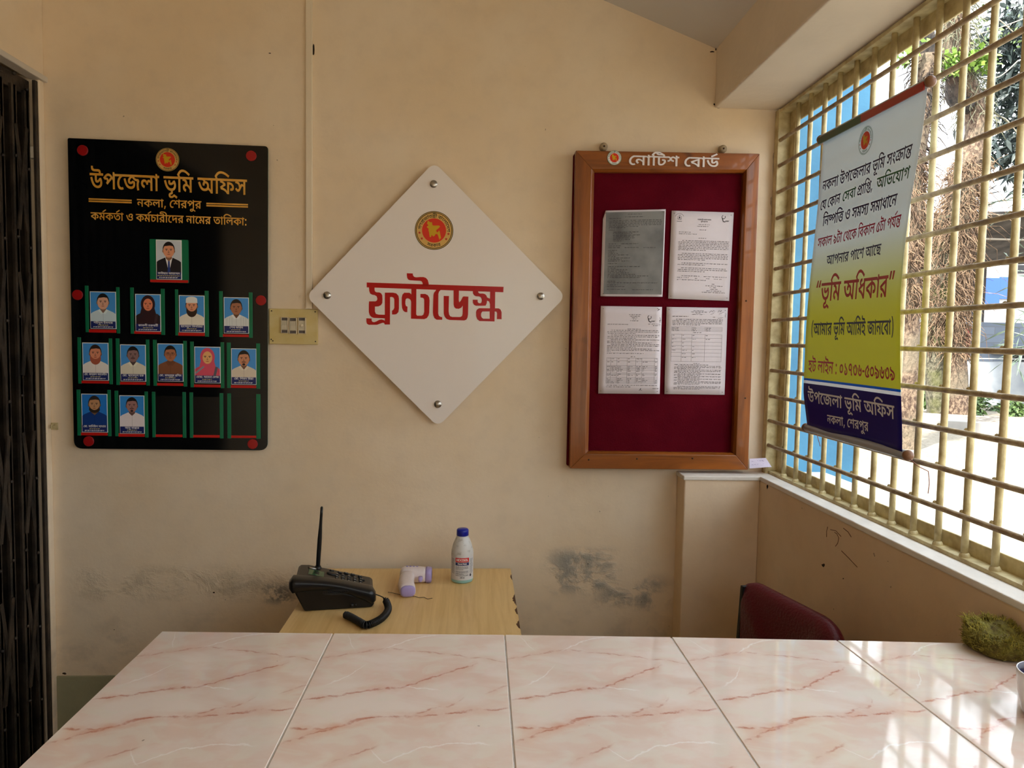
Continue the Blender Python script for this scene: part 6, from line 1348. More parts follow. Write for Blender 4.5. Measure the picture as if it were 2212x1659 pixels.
def bline(key, Lp, Rp, hpx, M_, y0=622):
    A_, B_ = buv(*Lp), buv(*Rp); D_ = buv(Lp[0], Lp[1]+hpx); adv = RN[key][1]; hv = (D_[1]-A_[1])/622.
    mb = MB()
    def f(x, y):
        t = x/adv; u = A_[0]+(B_[0]-A_[0])*t; v = A_[1]+(B_[1]-A_[1])*t-(y-622)*hv; return BN(u, v, .0009)
    text(mb, key, f, 0); mb.build('lettering', M_, bn, recalc=False)
bline('h1', C6(290,892), C6(1005,590), 20.5, NAVY)
bline('h2a', C6(272,1052), C6(430,984), 19.5, NAVY); bline('h2b', C6(448,980), C6(553,936), 19.5, DGR); bline('h2c', C6(566,930), C6(692,880), 20.5, NAVY); bline('h2d', C6(722,866), C6(988,768), 23, DGR)
bline('h3', C6(292,1172), C6(885,985), 20.5, NAVY); bline('h4', C6(252,1348), C6(915,1152), 19, CRM); bline('h5', C6(322,1486), C6(755,1386), 19.5, NAVY)
bline('h6', C7(232,197), C7(868,118), 38, BRD); bline('h7', C7(195,512), C7(858,484), 25, NAVY); bline('h8', C7(175,805), C7(862,858), 24, CRM)
bline('b1', C7(168,1048), C7(856,1168), 23, SIL); bline('b2', C7(322,1238), C7(648,1300), 17.5, SIL)

# ------------------------------------------------------------------ folded slip on the sill
sl = thing('folded_paper_slip', (.99, -.05, SILL), 'small folded lilac white paper slip on the sill corner beside the notice board', 'paper')
b = MB(); p0, p1, p2, p3 = onY(1619, 991, -.045), onY(1654, 989, -.035), onY(1659, 1009, -.06), onY(1619, 1012, -.06)
b.add([p0, p1, p2, p3], [(0,1,2,3)]); b.add([p1, p2+Vector((.0,0,0)), p2+Vector((.018,.012,-.002)), p1+Vector((.004,.004,-.012))], [(0,1,2,3)]); o = b.build('slip', mat('lilac_white_paper', (214,206,226), .7), sl); so = o.modifiers.new('solid', 'SOLIDIFY'); so.thickness = .0004
b = MB(); r_ = random.Random(3)
for k in range(2):
    for i in range(5):
        u = .12+i*.15; q0 = p0.lerp(p1, u).lerp(p3.lerp(p2, u), .3+.35*k)+Vector((0,-.0012,0)); b.tube([q0, q0+Vector((.003,0,.002)), q0+Vector((.005,0,-.001)), q0+Vector((.007,0,.001))], .00035, 4)
b.build('handwriting', mat('purple_ink', (120,90,170), .6), sl)

# ------------------------------------------------------------------ maroon chair
ch = thing('padded_chair', (.62, -.75, 0), 'maroon padded chair with black frame behind the tiled counter', 'chair')
M_LEA = mat('maroon_leatherette', (92,10,26), .36, spec=.5, bump=.25, bscale=160); M_CF = mat('black_chair_frame', (18,17,18), .4)
# backrest: plane running from far-left (P) to near-right (Q)
cz = .885
Pq, Qq = onZ(1622, 1247, cz), onZ(1842, 1350, cz); dirv = (Qq-Pq); dirv.z = 0; Wd = dirv.length; dirv.normalize(); nrm = Vector((-dirv.y, dirv.x, 0))
if nrm.x > 0: nrm = -nrm
out = rpoly([(0, -.40), (Wd, -.40), (Wd, -.012), (.0, .0)], [.05, .05, .085, .05], 8)
b = MB(); cu, cv = Wd/2, -.2
rings = []
for d, s in ((-.028, .86), (-.020, .95), (-.006, 1.), (.010, 1.), (.022, .96), (.030, .86), (.034, .5), (.035, .1)):
    rings.append([Pq+dirv*(cu+(x-cu)*s)+Vector((0,0,cv+(z-cv)*s))+nrm*(d+.014*(1-((x-cu)/cu)**2)*0) + nrm*(.02*((x-cu)/cu)**2) for x, z in out])
b.loft(rings); b.build('backrest', M_LEA, ch)
for u in (-.012,):
    q = onZ(1613, 1268, .872)+Vector((0,.012,0)); e_ = onY(1600, 1376, q.y); b = MB(); b.bar(q, q+(e_-q)*3.2, .012, .022, up=nrm); b.build('back_post', M_CF, ch, bevel=.002)
c0 = Pq+dirv*Wd/2; sc0 = Vector((c0.x, c0.y, .44))+nrm*.26
b = MB(); rings = []
for z, s in ((-.03, .92), (-.015, 1), (.02, 1), (.035, .94), (.042, .7)):
    rings.append([sc0+dirv*((x-.22)*s)+nrm*((y-.22)*s)+Vector((0,0,z)) for x, y in rpoly([(0,0),(.44,0),(.44,.44),(0,.44)], .06, 6)])
b.loft(rings); b.build('seat', M_LEA, ch)
for x in (-.2, .2):
    for y in (-.2, .2):
        q = sc0+dirv*x+nrm*y; b = MB(); b.tube([q+Vector((0,0,-.03)), Vector((q.x, q.y, 0))+dirv*(.01 if x > 0 else -.01)], .011, 12); b.build('leg', M_CF, ch)
for x in (-.2, .2):
    b = MB(); a = sc0+dirv*x-nrm*.2; b.tube([a+Vector((0,0,-.03)), a+Vector((0,0,.02))-nrm*.03, Vector((a.x, a.y, .60))-nrm*.045], .011, 12); b.build('back_upright', M_CF, ch)

# ------------------------------------------------------------------ tiled reception counter
CT = 1.0
ct = thing('reception_counter', (.2, -1.5, 0), 'long reception counter topped with glossy pink veined marble look tiles', 'counter')
back = [onZ(x, y, CT) for x, y in ((350,1364),(720,1368),(1090,1371),(1450,1376),(1808,1383),(2190,1391.5))]
frt = [onZ(x, 1659, CT) for x in (40, 575, 1112, 1640, 2170)]
dirs = [(f_-b_)/abs(f_.y-b_.y) for f_, b_ in zip(frt, back)]; dirs.append(dirs[-1])
back[5] = Vector((XR-.003, back[4].y+(back[5].y-back[4].y)*(XR-.003-back[4].x)/(back[5].x-back[4].x), CT))
near = []
for b_, d_ in zip(back, dirs): near.append(b_+d_*(abs(-1.79-b_.y)))
near[5].x = XR-.003
m = mat('pink_marble_tile', (226,206,198), .10, spec=.55); g = NB(m); U = g.uv(); us = g.sep(U)
# every tile carries the same print
u_, v_ = us[0], us[1]
wob = g.math('MULTIPLY', g.math('SUBTRACT', g.noise(g.mapv(U, (3, 3, 1)), 3.2, 6, .6), .5), .09)
vv = g.math('ADD', v_, wob)
def fcurve(pts):
    n = g.N.new('ShaderNodeFloatCurve'); c = n.mapping.curves[0]; P_ = sorted(pts)
    c.points[0].location = (P_[0][0], P_[0][1]/2); c.points[1].location = (P_[-1][0], P_[-1][1]/2)
    for p in P_[1:-1]: c.points.new(p[0], p[1]/2)
    n.mapping.update(); g.L.new(u_, n.inputs['Value']); return g.math('MULTIPLY', n.outputs[0], 2.)
def strip(pts, w, e=.03):
    P_ = sorted(pts); d = g.math('ABSOLUTE', g.math('SUBTRACT', vv, fcurve(pts)))
    m1 = g.math('SUBTRACT', 1., g.rng(d, 0., w))
    return g.math('MULTIPLY', m1, g.math('MULTIPLY', g.rng(u_, P_[0][0]-e, P_[0][0]+e), g.math('SUBTRACT', 1., g.rng(u_, P_[-1][0]-e, P_[-1][0]+e))))
VEINS = [([(0,.33),(.163,.268),(.312,.209),(.429,.217),(.556,.247),(.802,.307),(1,.366)], .55),
 ([(.012,.774),(.244,.709),(.365,.67),(.486,.642),(.667,.51),(.83,.397)], .9),
 ([(.023,1.028),(.212,1.014),(.302,.961),(.37,.939),(.564,.934),(.77,.887),(.987,.86)], .9),
 ([(.027,1.133),(.101,1.085),(.21,1.024),(.37,.939)], .8), ([(.568,.913),(.657,.857),(.719,.834),(.767,.777)], .8),
 ([(.239,1.296),(.324,1.234),(.414,1.17)], .6), ([(.905,.691),(.995,.628)], .6), ([(.0,1.62),(.3,1.52),(.6,1.48),(.9,1.34)], .7)]
WHITE = [[(.469,1.29),(.538,1.238),(.63,1.183),(.897,1.159)], [(.325,.208),(.493,.06),(.595,.024)], [(.486,.642),(.563,.665),(.643,.675)], [(.408,1.206),(.437,1.258),(.468,1.294)], [(.09,.03),(.12,.12),(.15,.2)], [(.1,.62),(.2,.5),(.24,.42)]]
cl1 = g.noise(g.mapv(U, (1.5, 2.6, 1), loc=(5, 2, 0)), 1.6, 5, .55, .4); cl2 = g.noise(g.mapv(U, (2.2, 3.2, 1), loc=(1, 7, 0)), 2., 4, .5, .8)
brk = g.rng(g.noise(g.mapv(U, (7, 7, 1)), 2.2, 4, .6), .36, .62)
base = g.mix(g.rng(cl1, .36, .64), lin((228,216,206)), lin((222,200,186)))
base = g.mix(g.math('MULTIPLY', g.rng(cl2, .48, .62), .55), base, lin((224,218,204)))
for pts, st in VEINS:
    base = g.mix(g.math('MULTIPLY', g.math('MULTIPLY', strip(pts, .075), g.rng(cl2, .3, .7)), .55*st), base, lin((214,156,130)))
    base = g.mix(g.math('MULTIPLY', g.math('MULTIPLY', strip(pts, .013), brk), .85*st), base, lin((176,98,72)))
for pts in WHITE: base = g.mix(g.math('MULTIPLY', strip(pts, .010), .75), base, lin((240,236,232)))
P = g.pos(); sp = g.rng(g.noise(P, 34, 2, .4), .775, .79); base = g.mix(g.math('MULTIPLY', sp, .8), base, lin((84,62,48)))
g.col(base); g.val(g.b.inputs['Roughness'], g.math('ADD', .03, g.math('MULTIPLY', g.noise(P, 9, 4), .05)))
top_ = MB(); top_.uv = []
E_ = .0014
for i in range(5):
    a, b2, c, d = back[i], back[i+1], near[i+1], near[i]
    if i: a = a+Vector((E_,0,0)); d = d+Vector((E_,0,0))
    if i < 4: b2 = b2-Vector((E_,0,0)); c = c-Vector((E_,0,0))
    o = len(top_.v); fr = 1 if i < 4 else (b2-a).length/.30
    top_.add([a, b2, c, d, a-Vector((0,0,.009)), b2-Vector((0,0,.009)), c-Vector((0,0,.009)), d-Vector((0,0,.009))], [(0,1,2,3),(0,4,5,1),(1,5,6,2),(2,6,7,3),(3,7,4,0)])
    top_.uv += [(0,0),(fr,0),(fr,2),(0,2)]*2
o = top_.build('tile_top', m, ct, bevel=.0006, seg=1)
def inset(p, dx, dy): return Vector((p.x+dx, p.y+dy, 0))
b = MB(); cc = [back[0], back[5], near[5], near[0]]
pl = [(back[0].x+.001, back[0].y-.001)]+[(p.x, p.y-.001) for p in back[1:5]]+[(back[5].x-.001, back[5].y-.001), (near[5].x-.001, -1.785), (near[0].x+.001, -1.785)]
b.prism(pl, lambda x, y, d: Vector((x, y, d)), CT-.04, CT-.0015); b.build('grout_bed', mat('grey_grout', (206,204,200), .7, bump=.3, bscale=90), ct)
pl2 = [(back[0].x+.03, back[0].y-.03), (back[5].x-.005, back[5].y-.03), (near[5].x-.005, -1.76), (near[0].x+.03, -1.76)]
b = MB(); b.prism(pl2, lambda x, y, d: Vector((x, y, d)), 0, CT-.04); b.build('counter_body', mat('counter_laminate', (150,112,74), .45, vary=.15, vscale=4), ct)

# ------------------------------------------------------------------ scrubber and cup
sc1 = onZ(2110, 1408, CT); cs = Vector((.934, -1.262, CT)); sp_ = thing('coir_scrubber', tuple(cs), 'frayed olive green scrubbing pad on the right end of the counter', 'scrubber')
M_SCR = mat('olive_scrub_fibre', (128,120,44), .9, bump=1., bscale=150, rgb2=(96,82,34), vscale=60)
b = MB(); rr = random.Random(9); rings = []; hx, hy = .046, .052; lim = XR+.03
def pad(u, v):
    x = cs.x+hx*math.cos(u); y = cs.y+hy*math.sin(u); return x, y
for z, s in ((.002, .90), (.006, .98), (.016, 1.0), (.027, .98), (.036, .88), (.039, .6), (.037, .25)):
    rings.append([Vector((cs.x-.012+hx*s*math.copysign(abs(math.cos(u))**.75, math.cos(u))*(1+.05*math.sin(5*u)), cs.y+hy*s*math.copysign(abs(math.sin(u))**.75, math.sin(u))*(1+.05*math.cos(4*u)), CT+z*(1+.25*math.cos(u)*math.sin(u*2)) )) for u in [2*PI*k/40 for k in range(40)]])
b.loft(rings); b.build('pad', M_SCR, sp_)
b = MB()
for k in range(1500):
    u = rr.uniform(0, 2*PI); t = rr.random(); s = rr.uniform(.5, 1.0) if t > .5 else 1.; z = .036*(1+.25*math.cos(u)*math.sin(2*u)) if t > .5 else rr.uniform(.004, .034)
    p = Vector((cs.x-.012+hx*s*math.cos(u), cs.y+hy*s*math.sin(u), CT+z)); d = Vector((math.cos(u)*rr.uniform(0,1), math.sin(u)*rr.uniform(0,1), rr.uniform(-.1,.9))).normalized(); l_ = rr.uniform(.004, .011)
    q = p+d*l_+Vector((rr.uniform(-1,1), rr.uniform(-1,1), rr.uniform(-.4,.6)))*.003; q.z = max(q.z, CT+.0015)
    m2 = (p+q)/2+Vector((rr.uniform(-1,1), rr.uniform(-1,1), rr.uniform(0,1)))*.0015
    if max(p.x, q.x, m2.x) < XR-.002: b.tube([p, m2, q], [.0007, .0006, .0003], 4, cap=False)
o = b.build('fibres', mat('olive_fibre_light', (172,160,66), .85, rgb2=(110,98,36), vscale=80), sp_); o['kind'] = 'stuff'
for (uu, ll) in ((2.3, .03), (1.2, .026)):
    b = MB(); p = Vector((cs.x-.012+hx*.85*math.cos(uu), cs.y+hy*.85*math.sin(uu), CT+.034))
    for k in range(26):
        q = p+Vector((rr.uniform(-.012,.012), rr.uniform(-.006,.006), 0)); b.tube([q, q+Vector((rr.uniform(-.006,.004), 0, ll*.35)), q+Vector((rr.uniform(-.014,.002), rr.uniform(-.004,.004), ll*rr.uniform(.4,.75)))], [.0010, .0008, .0004], 5)
    b.build('frayed_tuft', mat('olive_fibre_light', (172,160,66), .85), sp_)
cpp = Vector((.835, -1.484, CT)); cu = thing('white_cup', tuple(cpp), 'white ceramic cup at the right edge of the counter in front of the scrubber', 'cup')
MB().lathe([(.001,.001),(.030,.0015),(.034,.004),(.040,.030),(.0425,.056),(.0430,.064),(.0415,.0648),(.040,.056),(.037,.030),(.031,.008),(.001,.006)], cpp, 40).build('cup_body', mat('white_ceramic', (224,222,224), .15), cu)
b = MB(); b.tube([cpp+Vector((.038, -.006, .050)), cpp+Vector((.060, -.012, .052)), cpp+Vector((.066, -.014, .036)), cpp+Vector((.056, -.010, .020)), cpp+Vector((.037, -.006, .018))], .0045, 10); b.build('handle', mat('white_ceramic', (224,222,224), .15), cu)
MB().lathe([(.0404,.0600),(.0412,.0640)], cpp, 40).build('blue_inner_rim', mat('navy_glaze', (30,40,96), .2), cu)
# ------------------------------------------------------------------ the yard outside
GZ = -.30
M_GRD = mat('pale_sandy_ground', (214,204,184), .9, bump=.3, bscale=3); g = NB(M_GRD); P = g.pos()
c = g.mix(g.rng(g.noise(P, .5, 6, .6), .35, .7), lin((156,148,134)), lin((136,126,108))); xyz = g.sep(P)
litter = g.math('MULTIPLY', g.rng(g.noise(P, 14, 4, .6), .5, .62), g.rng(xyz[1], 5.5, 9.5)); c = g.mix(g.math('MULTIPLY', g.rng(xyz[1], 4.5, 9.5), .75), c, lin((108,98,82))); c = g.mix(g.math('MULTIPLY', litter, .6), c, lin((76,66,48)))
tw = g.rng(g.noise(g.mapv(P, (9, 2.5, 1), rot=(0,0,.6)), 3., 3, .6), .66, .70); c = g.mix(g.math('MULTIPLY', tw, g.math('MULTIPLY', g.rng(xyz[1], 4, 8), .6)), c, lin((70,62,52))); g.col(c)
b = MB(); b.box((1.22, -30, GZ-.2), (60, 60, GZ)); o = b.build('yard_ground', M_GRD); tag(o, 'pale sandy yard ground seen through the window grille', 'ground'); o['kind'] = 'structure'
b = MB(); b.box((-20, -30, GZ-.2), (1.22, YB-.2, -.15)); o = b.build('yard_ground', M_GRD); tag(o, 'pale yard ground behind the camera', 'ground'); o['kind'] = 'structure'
# kerb and planting bed
k0, k1 = onZ(1985, 905, GZ+.25), onZ(2212, 918, GZ+.25)
kb = thing('bed_kerb', tuple(k0), 'low pale concrete kerb in front of the planting bed outside', 'kerb')
dk = (k1-k0); dk.z = 0; dk.normalize(); kn = Vector((-dk.y, dk.x, 0))
if kn.y < 0: kn = -kn
a, e = k0-dk*3, k1+dk*14
b = MB(); b.add([Vector((p.x, p.y, z)) for z in (GZ-.02, GZ+.25) for p in (a, e, e+kn*.2, a+kn*.2)], [(0,3,2,1),(4,5,6,7),(0,1,5,4),(1,2,6,5),(2,3,7,6),(3,0,4,7)]); b.build('kerb_body', mat('pale_concrete', (136,132,126), .85, bump=.3, bscale=8, vary=.15, vscale=3), kb, bevel=.015)
b = MB(); b.add([Vector((p.x, p.y, GZ+.18)) for p in (a+kn*.2, e+kn*.2, e+kn*2.6, a+kn*2.6)], [(0,1,2,3)]); o = b.build('leaf_litter', mat('dry_leaf_litter', (92,76,58), .95, bump=.8, bscale=14, rgb2=(150,142,130), vscale=12)); tag(o, 'dry leaf litter covering the planting bed behind the kerb', 'leaf litter', kind='stuff')
# ---- trees
def barkmat(name, c1, c2, c3=None, sc=14):
    m = mat(name, c1, .9); g = NB(m); P = g.pos(); n = g.noise(g.mapv(P, (1.3, 1.3, .8)), sc, 7, .65, .4); n2 = g.noise(P, 1.3, 4)
    c = g.mix(g.rng(n, .38, .62), lin(c1), lin(c2))
    if c3: c = g.mix(g.math('MULTIPLY', g.rng(n2, .45, .65), .7), c, lin(c3))
    g.col(c); g.bump(n, .9, .05); return m
M_BK1 = barkmat('brown_scaly_bark', (116,98,80), (56,40,30), (98,90,74)); M_BK2 = barkmat('mossy_grey_bark', (98,93,76), (48,45,32), (76,78,36)); M_BK3 = barkmat('dark_fissured_bark', (52,45,39), (18,15,13), (70,50,36), 9)
M_ROOT = mat('dry_root_fibre', (132,108,84), .85, rgb2=(64,46,32), vscale=5); M_GLEAF = mat('bright_green_leaf', (112,140,56), .5, rgb2=(84,116,40), vscale=4); M_DLEAF = mat('dark_green_leaf', (48,60,56), .55, rgb2=(28,38,36), vscale=3); M_MLEAF = mat('mid_green_leaf', (88,108,60), .55, rgb2=(60,82,42), vscale=3)
def trunk(name, pts, Y, M_, parent):
    """pts: (px, py, half width px)"""
    P_ = [onY(x, y, Y) for x, y, w in pts]; R_ = [(onY(x+w, y, Y)-onY(x-w, y, Y)).length/2 for x, y, w in pts]
    Q = crom(P_, 6); RR = []
    for i in range(len(R_)-1):
        for k in range(6): RR.append(R_[i]+(R_[i+1]-R_[i])*k/6)
    RR.append(R_[-1]); b = MB(); rings = []
    for i, (p, r) in enumerate(zip(Q, RR)):
        t = (Q[min(i+1, len(Q)-1)]-Q[max(i-1, 0)]).normalized(); u = t.orthogonal().normalized() if i == 0 else (u-t*u.dot(t)).normalized(); w = t.cross(u)
        rings.append([p+(u*math.cos(a)+w*math.sin(a))*r*(1+.16*noise.noise(p*1.6+Vector((math.cos(a), math.sin(a), 0))*1.4)) for a in [2*PI*k/24 for k in range(24)]])
    b.loft(rings); b.build(name, M_, parent); return list(zip(Q, RR))
def roots(parent, line, n, lmin, lmax, M_, seed, lo=0, hi=1, name='aerial_roots', th=.012, droop=1.):
    r = random.Random(seed); b = MB(); L_ = [q for q in line]
    for _ in range(n):
        t = r.uniform(lo, hi)*(len(L_)-1); i = min(int(t), len(L_)-2); p = L_[i][0].lerp(L_[i+1][0], t-i); rad = L_[i][1]; a = r.uniform(0, 2*PI)
        d = Vector((math.cos(a), math.sin(a), 0)); q = p+d*rad*.98; l_ = r.uniform(lmin, lmax); pts = [q]
        v = (d*1.2+Vector((r.uniform(-1,1), r.uniform(-1,1), r.uniform(-.8,.9)))).normalized()
        for k in range(4): v = (v+Vector((r.uniform(-.7,.7), r.uniform(-.7,.7), -.5*droop+r.uniform(-.4,.3)))).normalized(); pts.append(pts[-1]+v*l_/4)
        b.tube(pts, [th, th*.9, th*.8, th*.6, th*.3], 3, cap=False)
    o = b.build(name, M_, parent, recalc=False); o['kind'] = 'stuff'
def leaves(name, pts, n, size, M_, parent, seed, slim=.35, spread=.4, down=.0):
    r = random.Random(seed); b = MB()
    for _ in range(n):
        c = r.choice(pts); p = c+Vector((r.gauss(0, spread), r.gauss(0, spread), r.gauss(0, spread*.8))); l_ = size*r.uniform(.6, 1.3)
        d = Vector((r.uniform(-1,1), r.uniform(-1,1), r.uniform(-1,.6)-down)).normalized(); s = d.orthogonal(); s.rotate(Quaternion(d, r.uniform(0, 6.28))); s *= l_*slim/2; m_ = p+d*l_*.45+Vector((0,0,.04*l_))
        b.add([p, m_+s, p+d*l_, m_-s], [(0,1,2),(0,2,3)])
    o = b.build(name, M_, parent, recalc=False); o['kind'] = 'stuff'
def base(px, py): return onZ(px, py, GZ)
t1b = base(1962, 968)
t1 = thing('banyan_tree', tuple(t1b), 'nearest brown trunk just right of the banner with shaggy roots', 'tree')
l1 = trunk('trunk', [(1958,985,27),(1962,940,22),(1962,860,20),(1962,780,20),(1963,700,20),(1960,620,22),(1955,540,26),(1965,450,28),(1972,360,20),(1990,260,18),(2000,180,18),(2003,120,20)], t1b.y, M_BK1, t1)
roots(t1, l1, 1300, .15, .5, M_ROOT, 1, .40, .74, th=.009); roots(t1, l1, 220, .2, .5, M_BK3, 2, .7, 1., name='dark_roots')
# its bright upper fork, dark bark
l1b = trunk('upper_limb', [(1990,250,16),(2002,160,19),(2000,80,17),(1985,30,16),(1975,-40,16)], t1b.y+.2, M_BK3, t1)
t2b = base(2060, 903)
t2 = thing('forked_tree', tuple(t2b), 'large grey brown trunk behind the kerb with a dense mat of dry roots', 'tree')
l2 = trunk('trunk', [(2066,935,34),(2066,880,27),(2062,800,22),(2060,720,19),(2058,640,24),(2062,560,30),(2070,480,28),(2080,400,26),(2100,330,25),(2112,270,23),(2098,215,22),(2076,160,22),(2066,110,26),(2062,60,28),(2060,10,30),(2060,-60,32)], t2b.y, M_BK1, t2)
l3 = trunk('side_trunk', [(2026,930,20),(2022,870,18),(2018,800,17),(2022,740,18),(2028,680,20),(2034,600,26),(2040,520,26),(2048,470,20)], t2b.y+.1, M_BK2, t2)
roots(t2, l2, 2200, .2, .65, M_ROOT, 3, .16, .52, th=.011); roots(t2, l3, 1300, .2, .6, M_ROOT, 4, .40, 1., th=.011); roots(t2, l2, 130, .5, 1.5, M_ROOT, 5, .22, .5, th=.010, name='long_root_strands', droop=.5)
roots(t2, l2, 500, .3, .8, mat('grey_root_fibre', (104,104,84), .9), 6, .62, 1., name='upper_root_fibres', th=.012)
l2b = trunk('side_limb', [(2095,230,16),(2060,215,13),(2054,170,11),(2048,120,9)], t2b.y-.2, M_BK3, t2)
leaves('fresh_leaves', [onY(x, y, t2b.y-.6) for x, y in ((2035,140),(2055,148),(2075,135),(2100,120),(2115,128),(2050,130),(2125,135))], 520, .15, M_GLEAF, t2, 3, .6, .13)
leaves('leaf_spray', [onY(x, y, t1b.y) for x, y in ((1950,112),(1962,100),(1945,120))], 60, .18, M_GLEAF, t1, 4, .5, .12)
# tall thin leafy twigs crossing the sky
t3b = Vector((21, 19, GZ)); t3 = thing('dark_leaved_tree', tuple(t3b), 'dark leaved tree hanging into the right edge of the window view', 'tree')
l4 = trunk('trunk', [(2262,900,16),(2258,600,14),(2250,400,13),(2235,250,10),(2225,100,8),(2215,-40,6)], 18.6, M_BK3, t3)
leaves('foliage', [onY(x, y, 18.4) for x, y in ((2195,30),(2180,60),(2205,70),(2165,80),(2200,150),(2190,180),(2180,200),(2205,210),(2195,240),(2205,270),(2195,300),(2185,330),(2205,350),(2175,150),(2160,95),(2210,380),(2208,20),(2190,110),(2170,310))], 1500, .45, M_DLEAF, t3, 5, .22, .34, .4)
leaves('palm_leaves', [onY(x, y, 16) for x, y in ((2200,420),(2208,560),(2206,760),(2195,710))], 80, .7, mat('grey_green_leaf', (84,98,84), .5), t3, 6, .05, .25, .2)
r = random.Random(11); b = MB()
for x0, y0, x1, y1 in ((1885,85,1960,60),(1890,110,1985,75),(2095,40,2190,70),(2110,75,2212,40),(2000,250,2075,200),(2010,300,2065,250),(2120,170,2200,130),(2130,300,2212,260),(2015,330,2085,345),(2140,250,2200,290),(1890,40,1950,20),(2085,170,2140,190)):
    a_, e_ = onY(x0, y0, 17), onY(x1, y1, 17.5); mid = a_.lerp(e_, .5)+Vector((0,0,r.uniform(-.3,.3))); b.tube(crom([a_, mid, e_], 6), .014, 5)
o = b.build('hanging_twigs', mat('pale_twig', (168,158,140), .8), t3)
leaves('small_leaves', [onY(x, y, 17) for x, y in ((1895,95),(1905,120),(2105,60),(2125,45),(2140,70),(2110,100),(2150,90),(1925,60),(1940,40))], 260, .12, M_MLEAF, t3, 7, .4, .28)
# ---- shrubs in the bed
for i, (px, py, w, h, n) in enumerate(((2005,862,.22,.4,260), (2100,880,.2,.4,300), (2158,888,.2,.26,300), (2192,884,.2,.4,300), (2110,862,.2,.36,240))):
    c = onY(px, py, t2b.y+(1.4, .7, 2.1, .7, 2.3)[i]); bs = Vector((c.x, c.y, GZ+.18))
    s = thing('shrub', tuple(bs), ['fern like shrub between the two tree trunks behind the kerb', 'small light green sapling right of the forked trunk', 'low leafy shrub with dark leaves farther right behind the kerb', 'leafy shrub at the right edge of the planting bed', 'pale shrub against the white yard wall'][i], 'shrub', 'shrubs in the planting bed')
    MB().tube([bs, (bs+c)/2+Vector((.03,0,0)), c+Vector((0,0,.2))], .03, 7).build('stem', M_BK3, s)
    leaves('foliage', [c+Vector((dx*w, 0, dz*h)) for dx in (-.6,-.3,0,.3,.6) for dz in (-.3,0,.3)], n, .15, M_MLEAF if i != 2 else mat('deep_shrub_leaf', (92,116,74), .6, rgb2=(70,88,60), vscale=4), s, 20+i, .45, .09)
# ---- yard wall, sheds, blue windowed building
def slab(px0, py0, px1, py1, Y, thick, M_, name, parent, bevel=0):
    a, c = onY(px0, py0, Y), onY(px1, py1, Y); b = MB(); b.box((min(a.x, c.x), Y, min(a.z, c.z)), (max(a.x, c.x), Y+thick, max(a.z, c.z))); return b.build(name, M_, parent, bevel=bevel)
Yw = t2b.y+4
wl = thing('yard_wall', tuple(onY(2100, 900, Yw)), 'low whitewashed yard wall behind the trees', 'wall'); slab(1960, 778, 2330, 905, Yw, .2, mat('whitewash', (162,164,164), .8, rgb2=(128,134,140), vscale=1.2), 'wall_panel', wl); slab(1960, 771, 2330, 779, Yw-.05, .3, mat('grey_coping', (150,150,146), .8), 'coping', wl)
M_GBR = mat('blue_grey_brick', (140,150,162), .85); g = NB(M_GBR); br = g.N.new('ShaderNodeTexBrick'); g.L.new(g.mapv(g.pos(), (1, 1, 1), rot=(PI/2, 0, 0)), br.inputs[0]); br.inputs['Scale'].default_value = 1.; br.inputs['Brick Width'].default_value = .9; br.inputs['Row Height'].default_value = .28; br.inputs['Mortar Size'].default_value = .016
br.inputs['Color1'].default_value = lin((98,106,118)); br.inputs['Color2'].default_value = lin((86,94,106)); br.inputs['Mortar'].default_value = lin((88,92,98)); g.col(br.outputs[0])
Ys = Yw+3
sh = thing('brick_shed', tuple(onY(2150, 850, Ys)), 'blue grey painted brick shed with dark sagging roof outside', 'shed')
slab(2020, 694, 2360, 860, Ys, 3, M_GBR, 'brick_wall', sh)
slab(2152, 756, 2330, 768, Ys-.25, .3, mat('pale_concrete', (136,132,126), .85), 'ledge', sh); slab(2180, 768, 2330, 850, Ys-.04, .06, mat('dark_opening', (34,34,38), .9), 'opening', sh)
slab(2090, 705, 2094, 775, Ys-.1, .08, mat('rusty_pipe', (140,70,60), .7), 'pipe', sh)
M_RF = mat('weathered_dark_roof', (84,78,72), .85, rgb2=(46,42,40), vscale=2)
a, c = onY(1940, 462, Ys-2.5), onY(2360, 452, Ys-2.5); a2, c2 = onY(1940, 575, Ys+1), onY(2360, 552, Ys+1)
b = MB(); b.add([a, c, c2, a2]+[p+Vector((0,0,-.18)) for p in (a, c, c2, a2)], [(0,1,2,3),(7,6,5,4),(0,4,5,1),(1,5,6,2),(2,6,7,3),(3,7,4,0)]); b.build('roof', M_RF, sh)
slab(1940, 458, 2360, 468, Ys-2.6, .1, mat('pale_eave_board', (158,150,138), .8), 'eave_board', sh); slab(1940, 512, 2360, 520, Ys-1.6, .15, mat('pale_eave_board', (158,150,138), .8), 'purlin', sh); slab(1940, 470, 2360, 548, Ys+1.0, .1, M_RF, 'gable', sh)
for px in (1962, 2118, 2330): slab(px-7, 545, px+7, 700, Ys+.4, .3, mat('dark_post', (52,48,46), .85), 'post', sh)
Yb = Ys+9
bl = thing('blue_window_building', tuple(onY(2150, 700, Yb)), 'bright white building with blue shutters far behind the shed', 'building')
slab(1900, 505, 2460, 720, Yb, 5, mat('white_building_wall', (176,176,176), .8), 'wall', bl)  # one even white base colour
M_SHU = mat('blue_shutter', (44,78,150), .6)
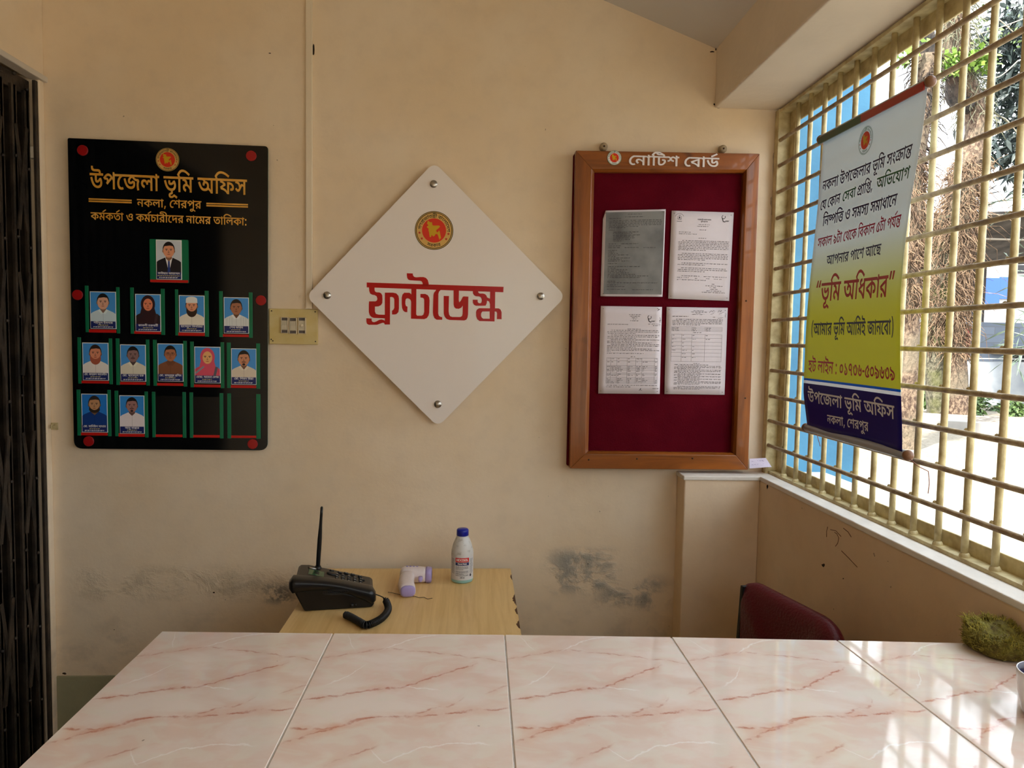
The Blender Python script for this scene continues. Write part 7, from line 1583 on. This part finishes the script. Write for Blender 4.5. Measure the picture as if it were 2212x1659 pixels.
for x0, y0, x1, y1 in ((2132,600,2158,664),(2162,598,2188,646),(1984,606,2000,660),(2200,572,2216,590),(1975,700,1995,720)): slab(x0, y0, x1, y1, Yb-.1, .12, M_SHU if x0 < 2199 else mat('dark_opening', (34,34,38), .9), 'shutter', bl)
slab(1975, 668, 2010, 720, Yb-.3, .2, mat('pale_blue_panel', (150,176,206), .7), 'door_panel', bl)
# house across the yard behind the camera, only met in reflections
hb = thing('rear_house', (2, -13, GZ), 'plain pale house across the yard behind the viewer', 'house')
b = MB(); b.box((-9, -15, GZ), (9, -13, 3.0)); b.build('wall', mat('pale_house_wall', (150,146,134), .8), hb); b = MB(); b.box((-9.5, -15.5, 3.0), (9.5, -12.4, 3.3)); b.build('roof', M_RF, hb)

# ------------------------------------------------------------------ light
wd = bpy.data.worlds.new('sky'); SC.world = wd; wd.use_nodes = True; N = wd.node_tree.nodes; L = wd.node_tree.links; bg = N['Background']
tc = N.new('ShaderNodeTexCoord'); sx = N.new('ShaderNodeSeparateXYZ'); L.new(tc.outputs['Generated'], sx.inputs[0]); mr = N.new('ShaderNodeMapRange'); mr.inputs[1].default_value = 0; mr.inputs[2].default_value = .7
L.new(sx.outputs[2], mr.inputs[0]); mx = N.new('ShaderNodeMix'); mx.data_type = 'RGBA'; mx.inputs[6].default_value = (.96,.98,1,1); mx.inputs[7].default_value = (.80,.90,1,1); L.new(mr.outputs[0], mx.inputs[0]); L.new(mx.outputs[2], bg.inputs[0]); bg.inputs[1].default_value = SKY
sn = bpy.data.lights.new('sun', 'SUN'); sn.energy = SUN; sn.angle = math.radians(1.2); sn.color = (1, .95, .86); so_ = bpy.data.objects.new('sun', sn); COL.objects.link(so_)
so_.rotation_euler = Vector((.50, .42, -.76)).to_track_quat('-Z', 'Y').to_euler()
SC.view_settings.view_transform = 'Standard'; SC.view_settings.look = 'None'; SC.view_settings.gamma = 1; SC.view_settings.exposure = EXPO; SC.view_settings.use_curve_mapping = False
SC.cycles.max_bounces = 12; SC.cycles.diffuse_bounces = 8; SC.cycles.use_denoising = True
for o in bpy.data.objects:
    if '_w' in o: del o['_w']
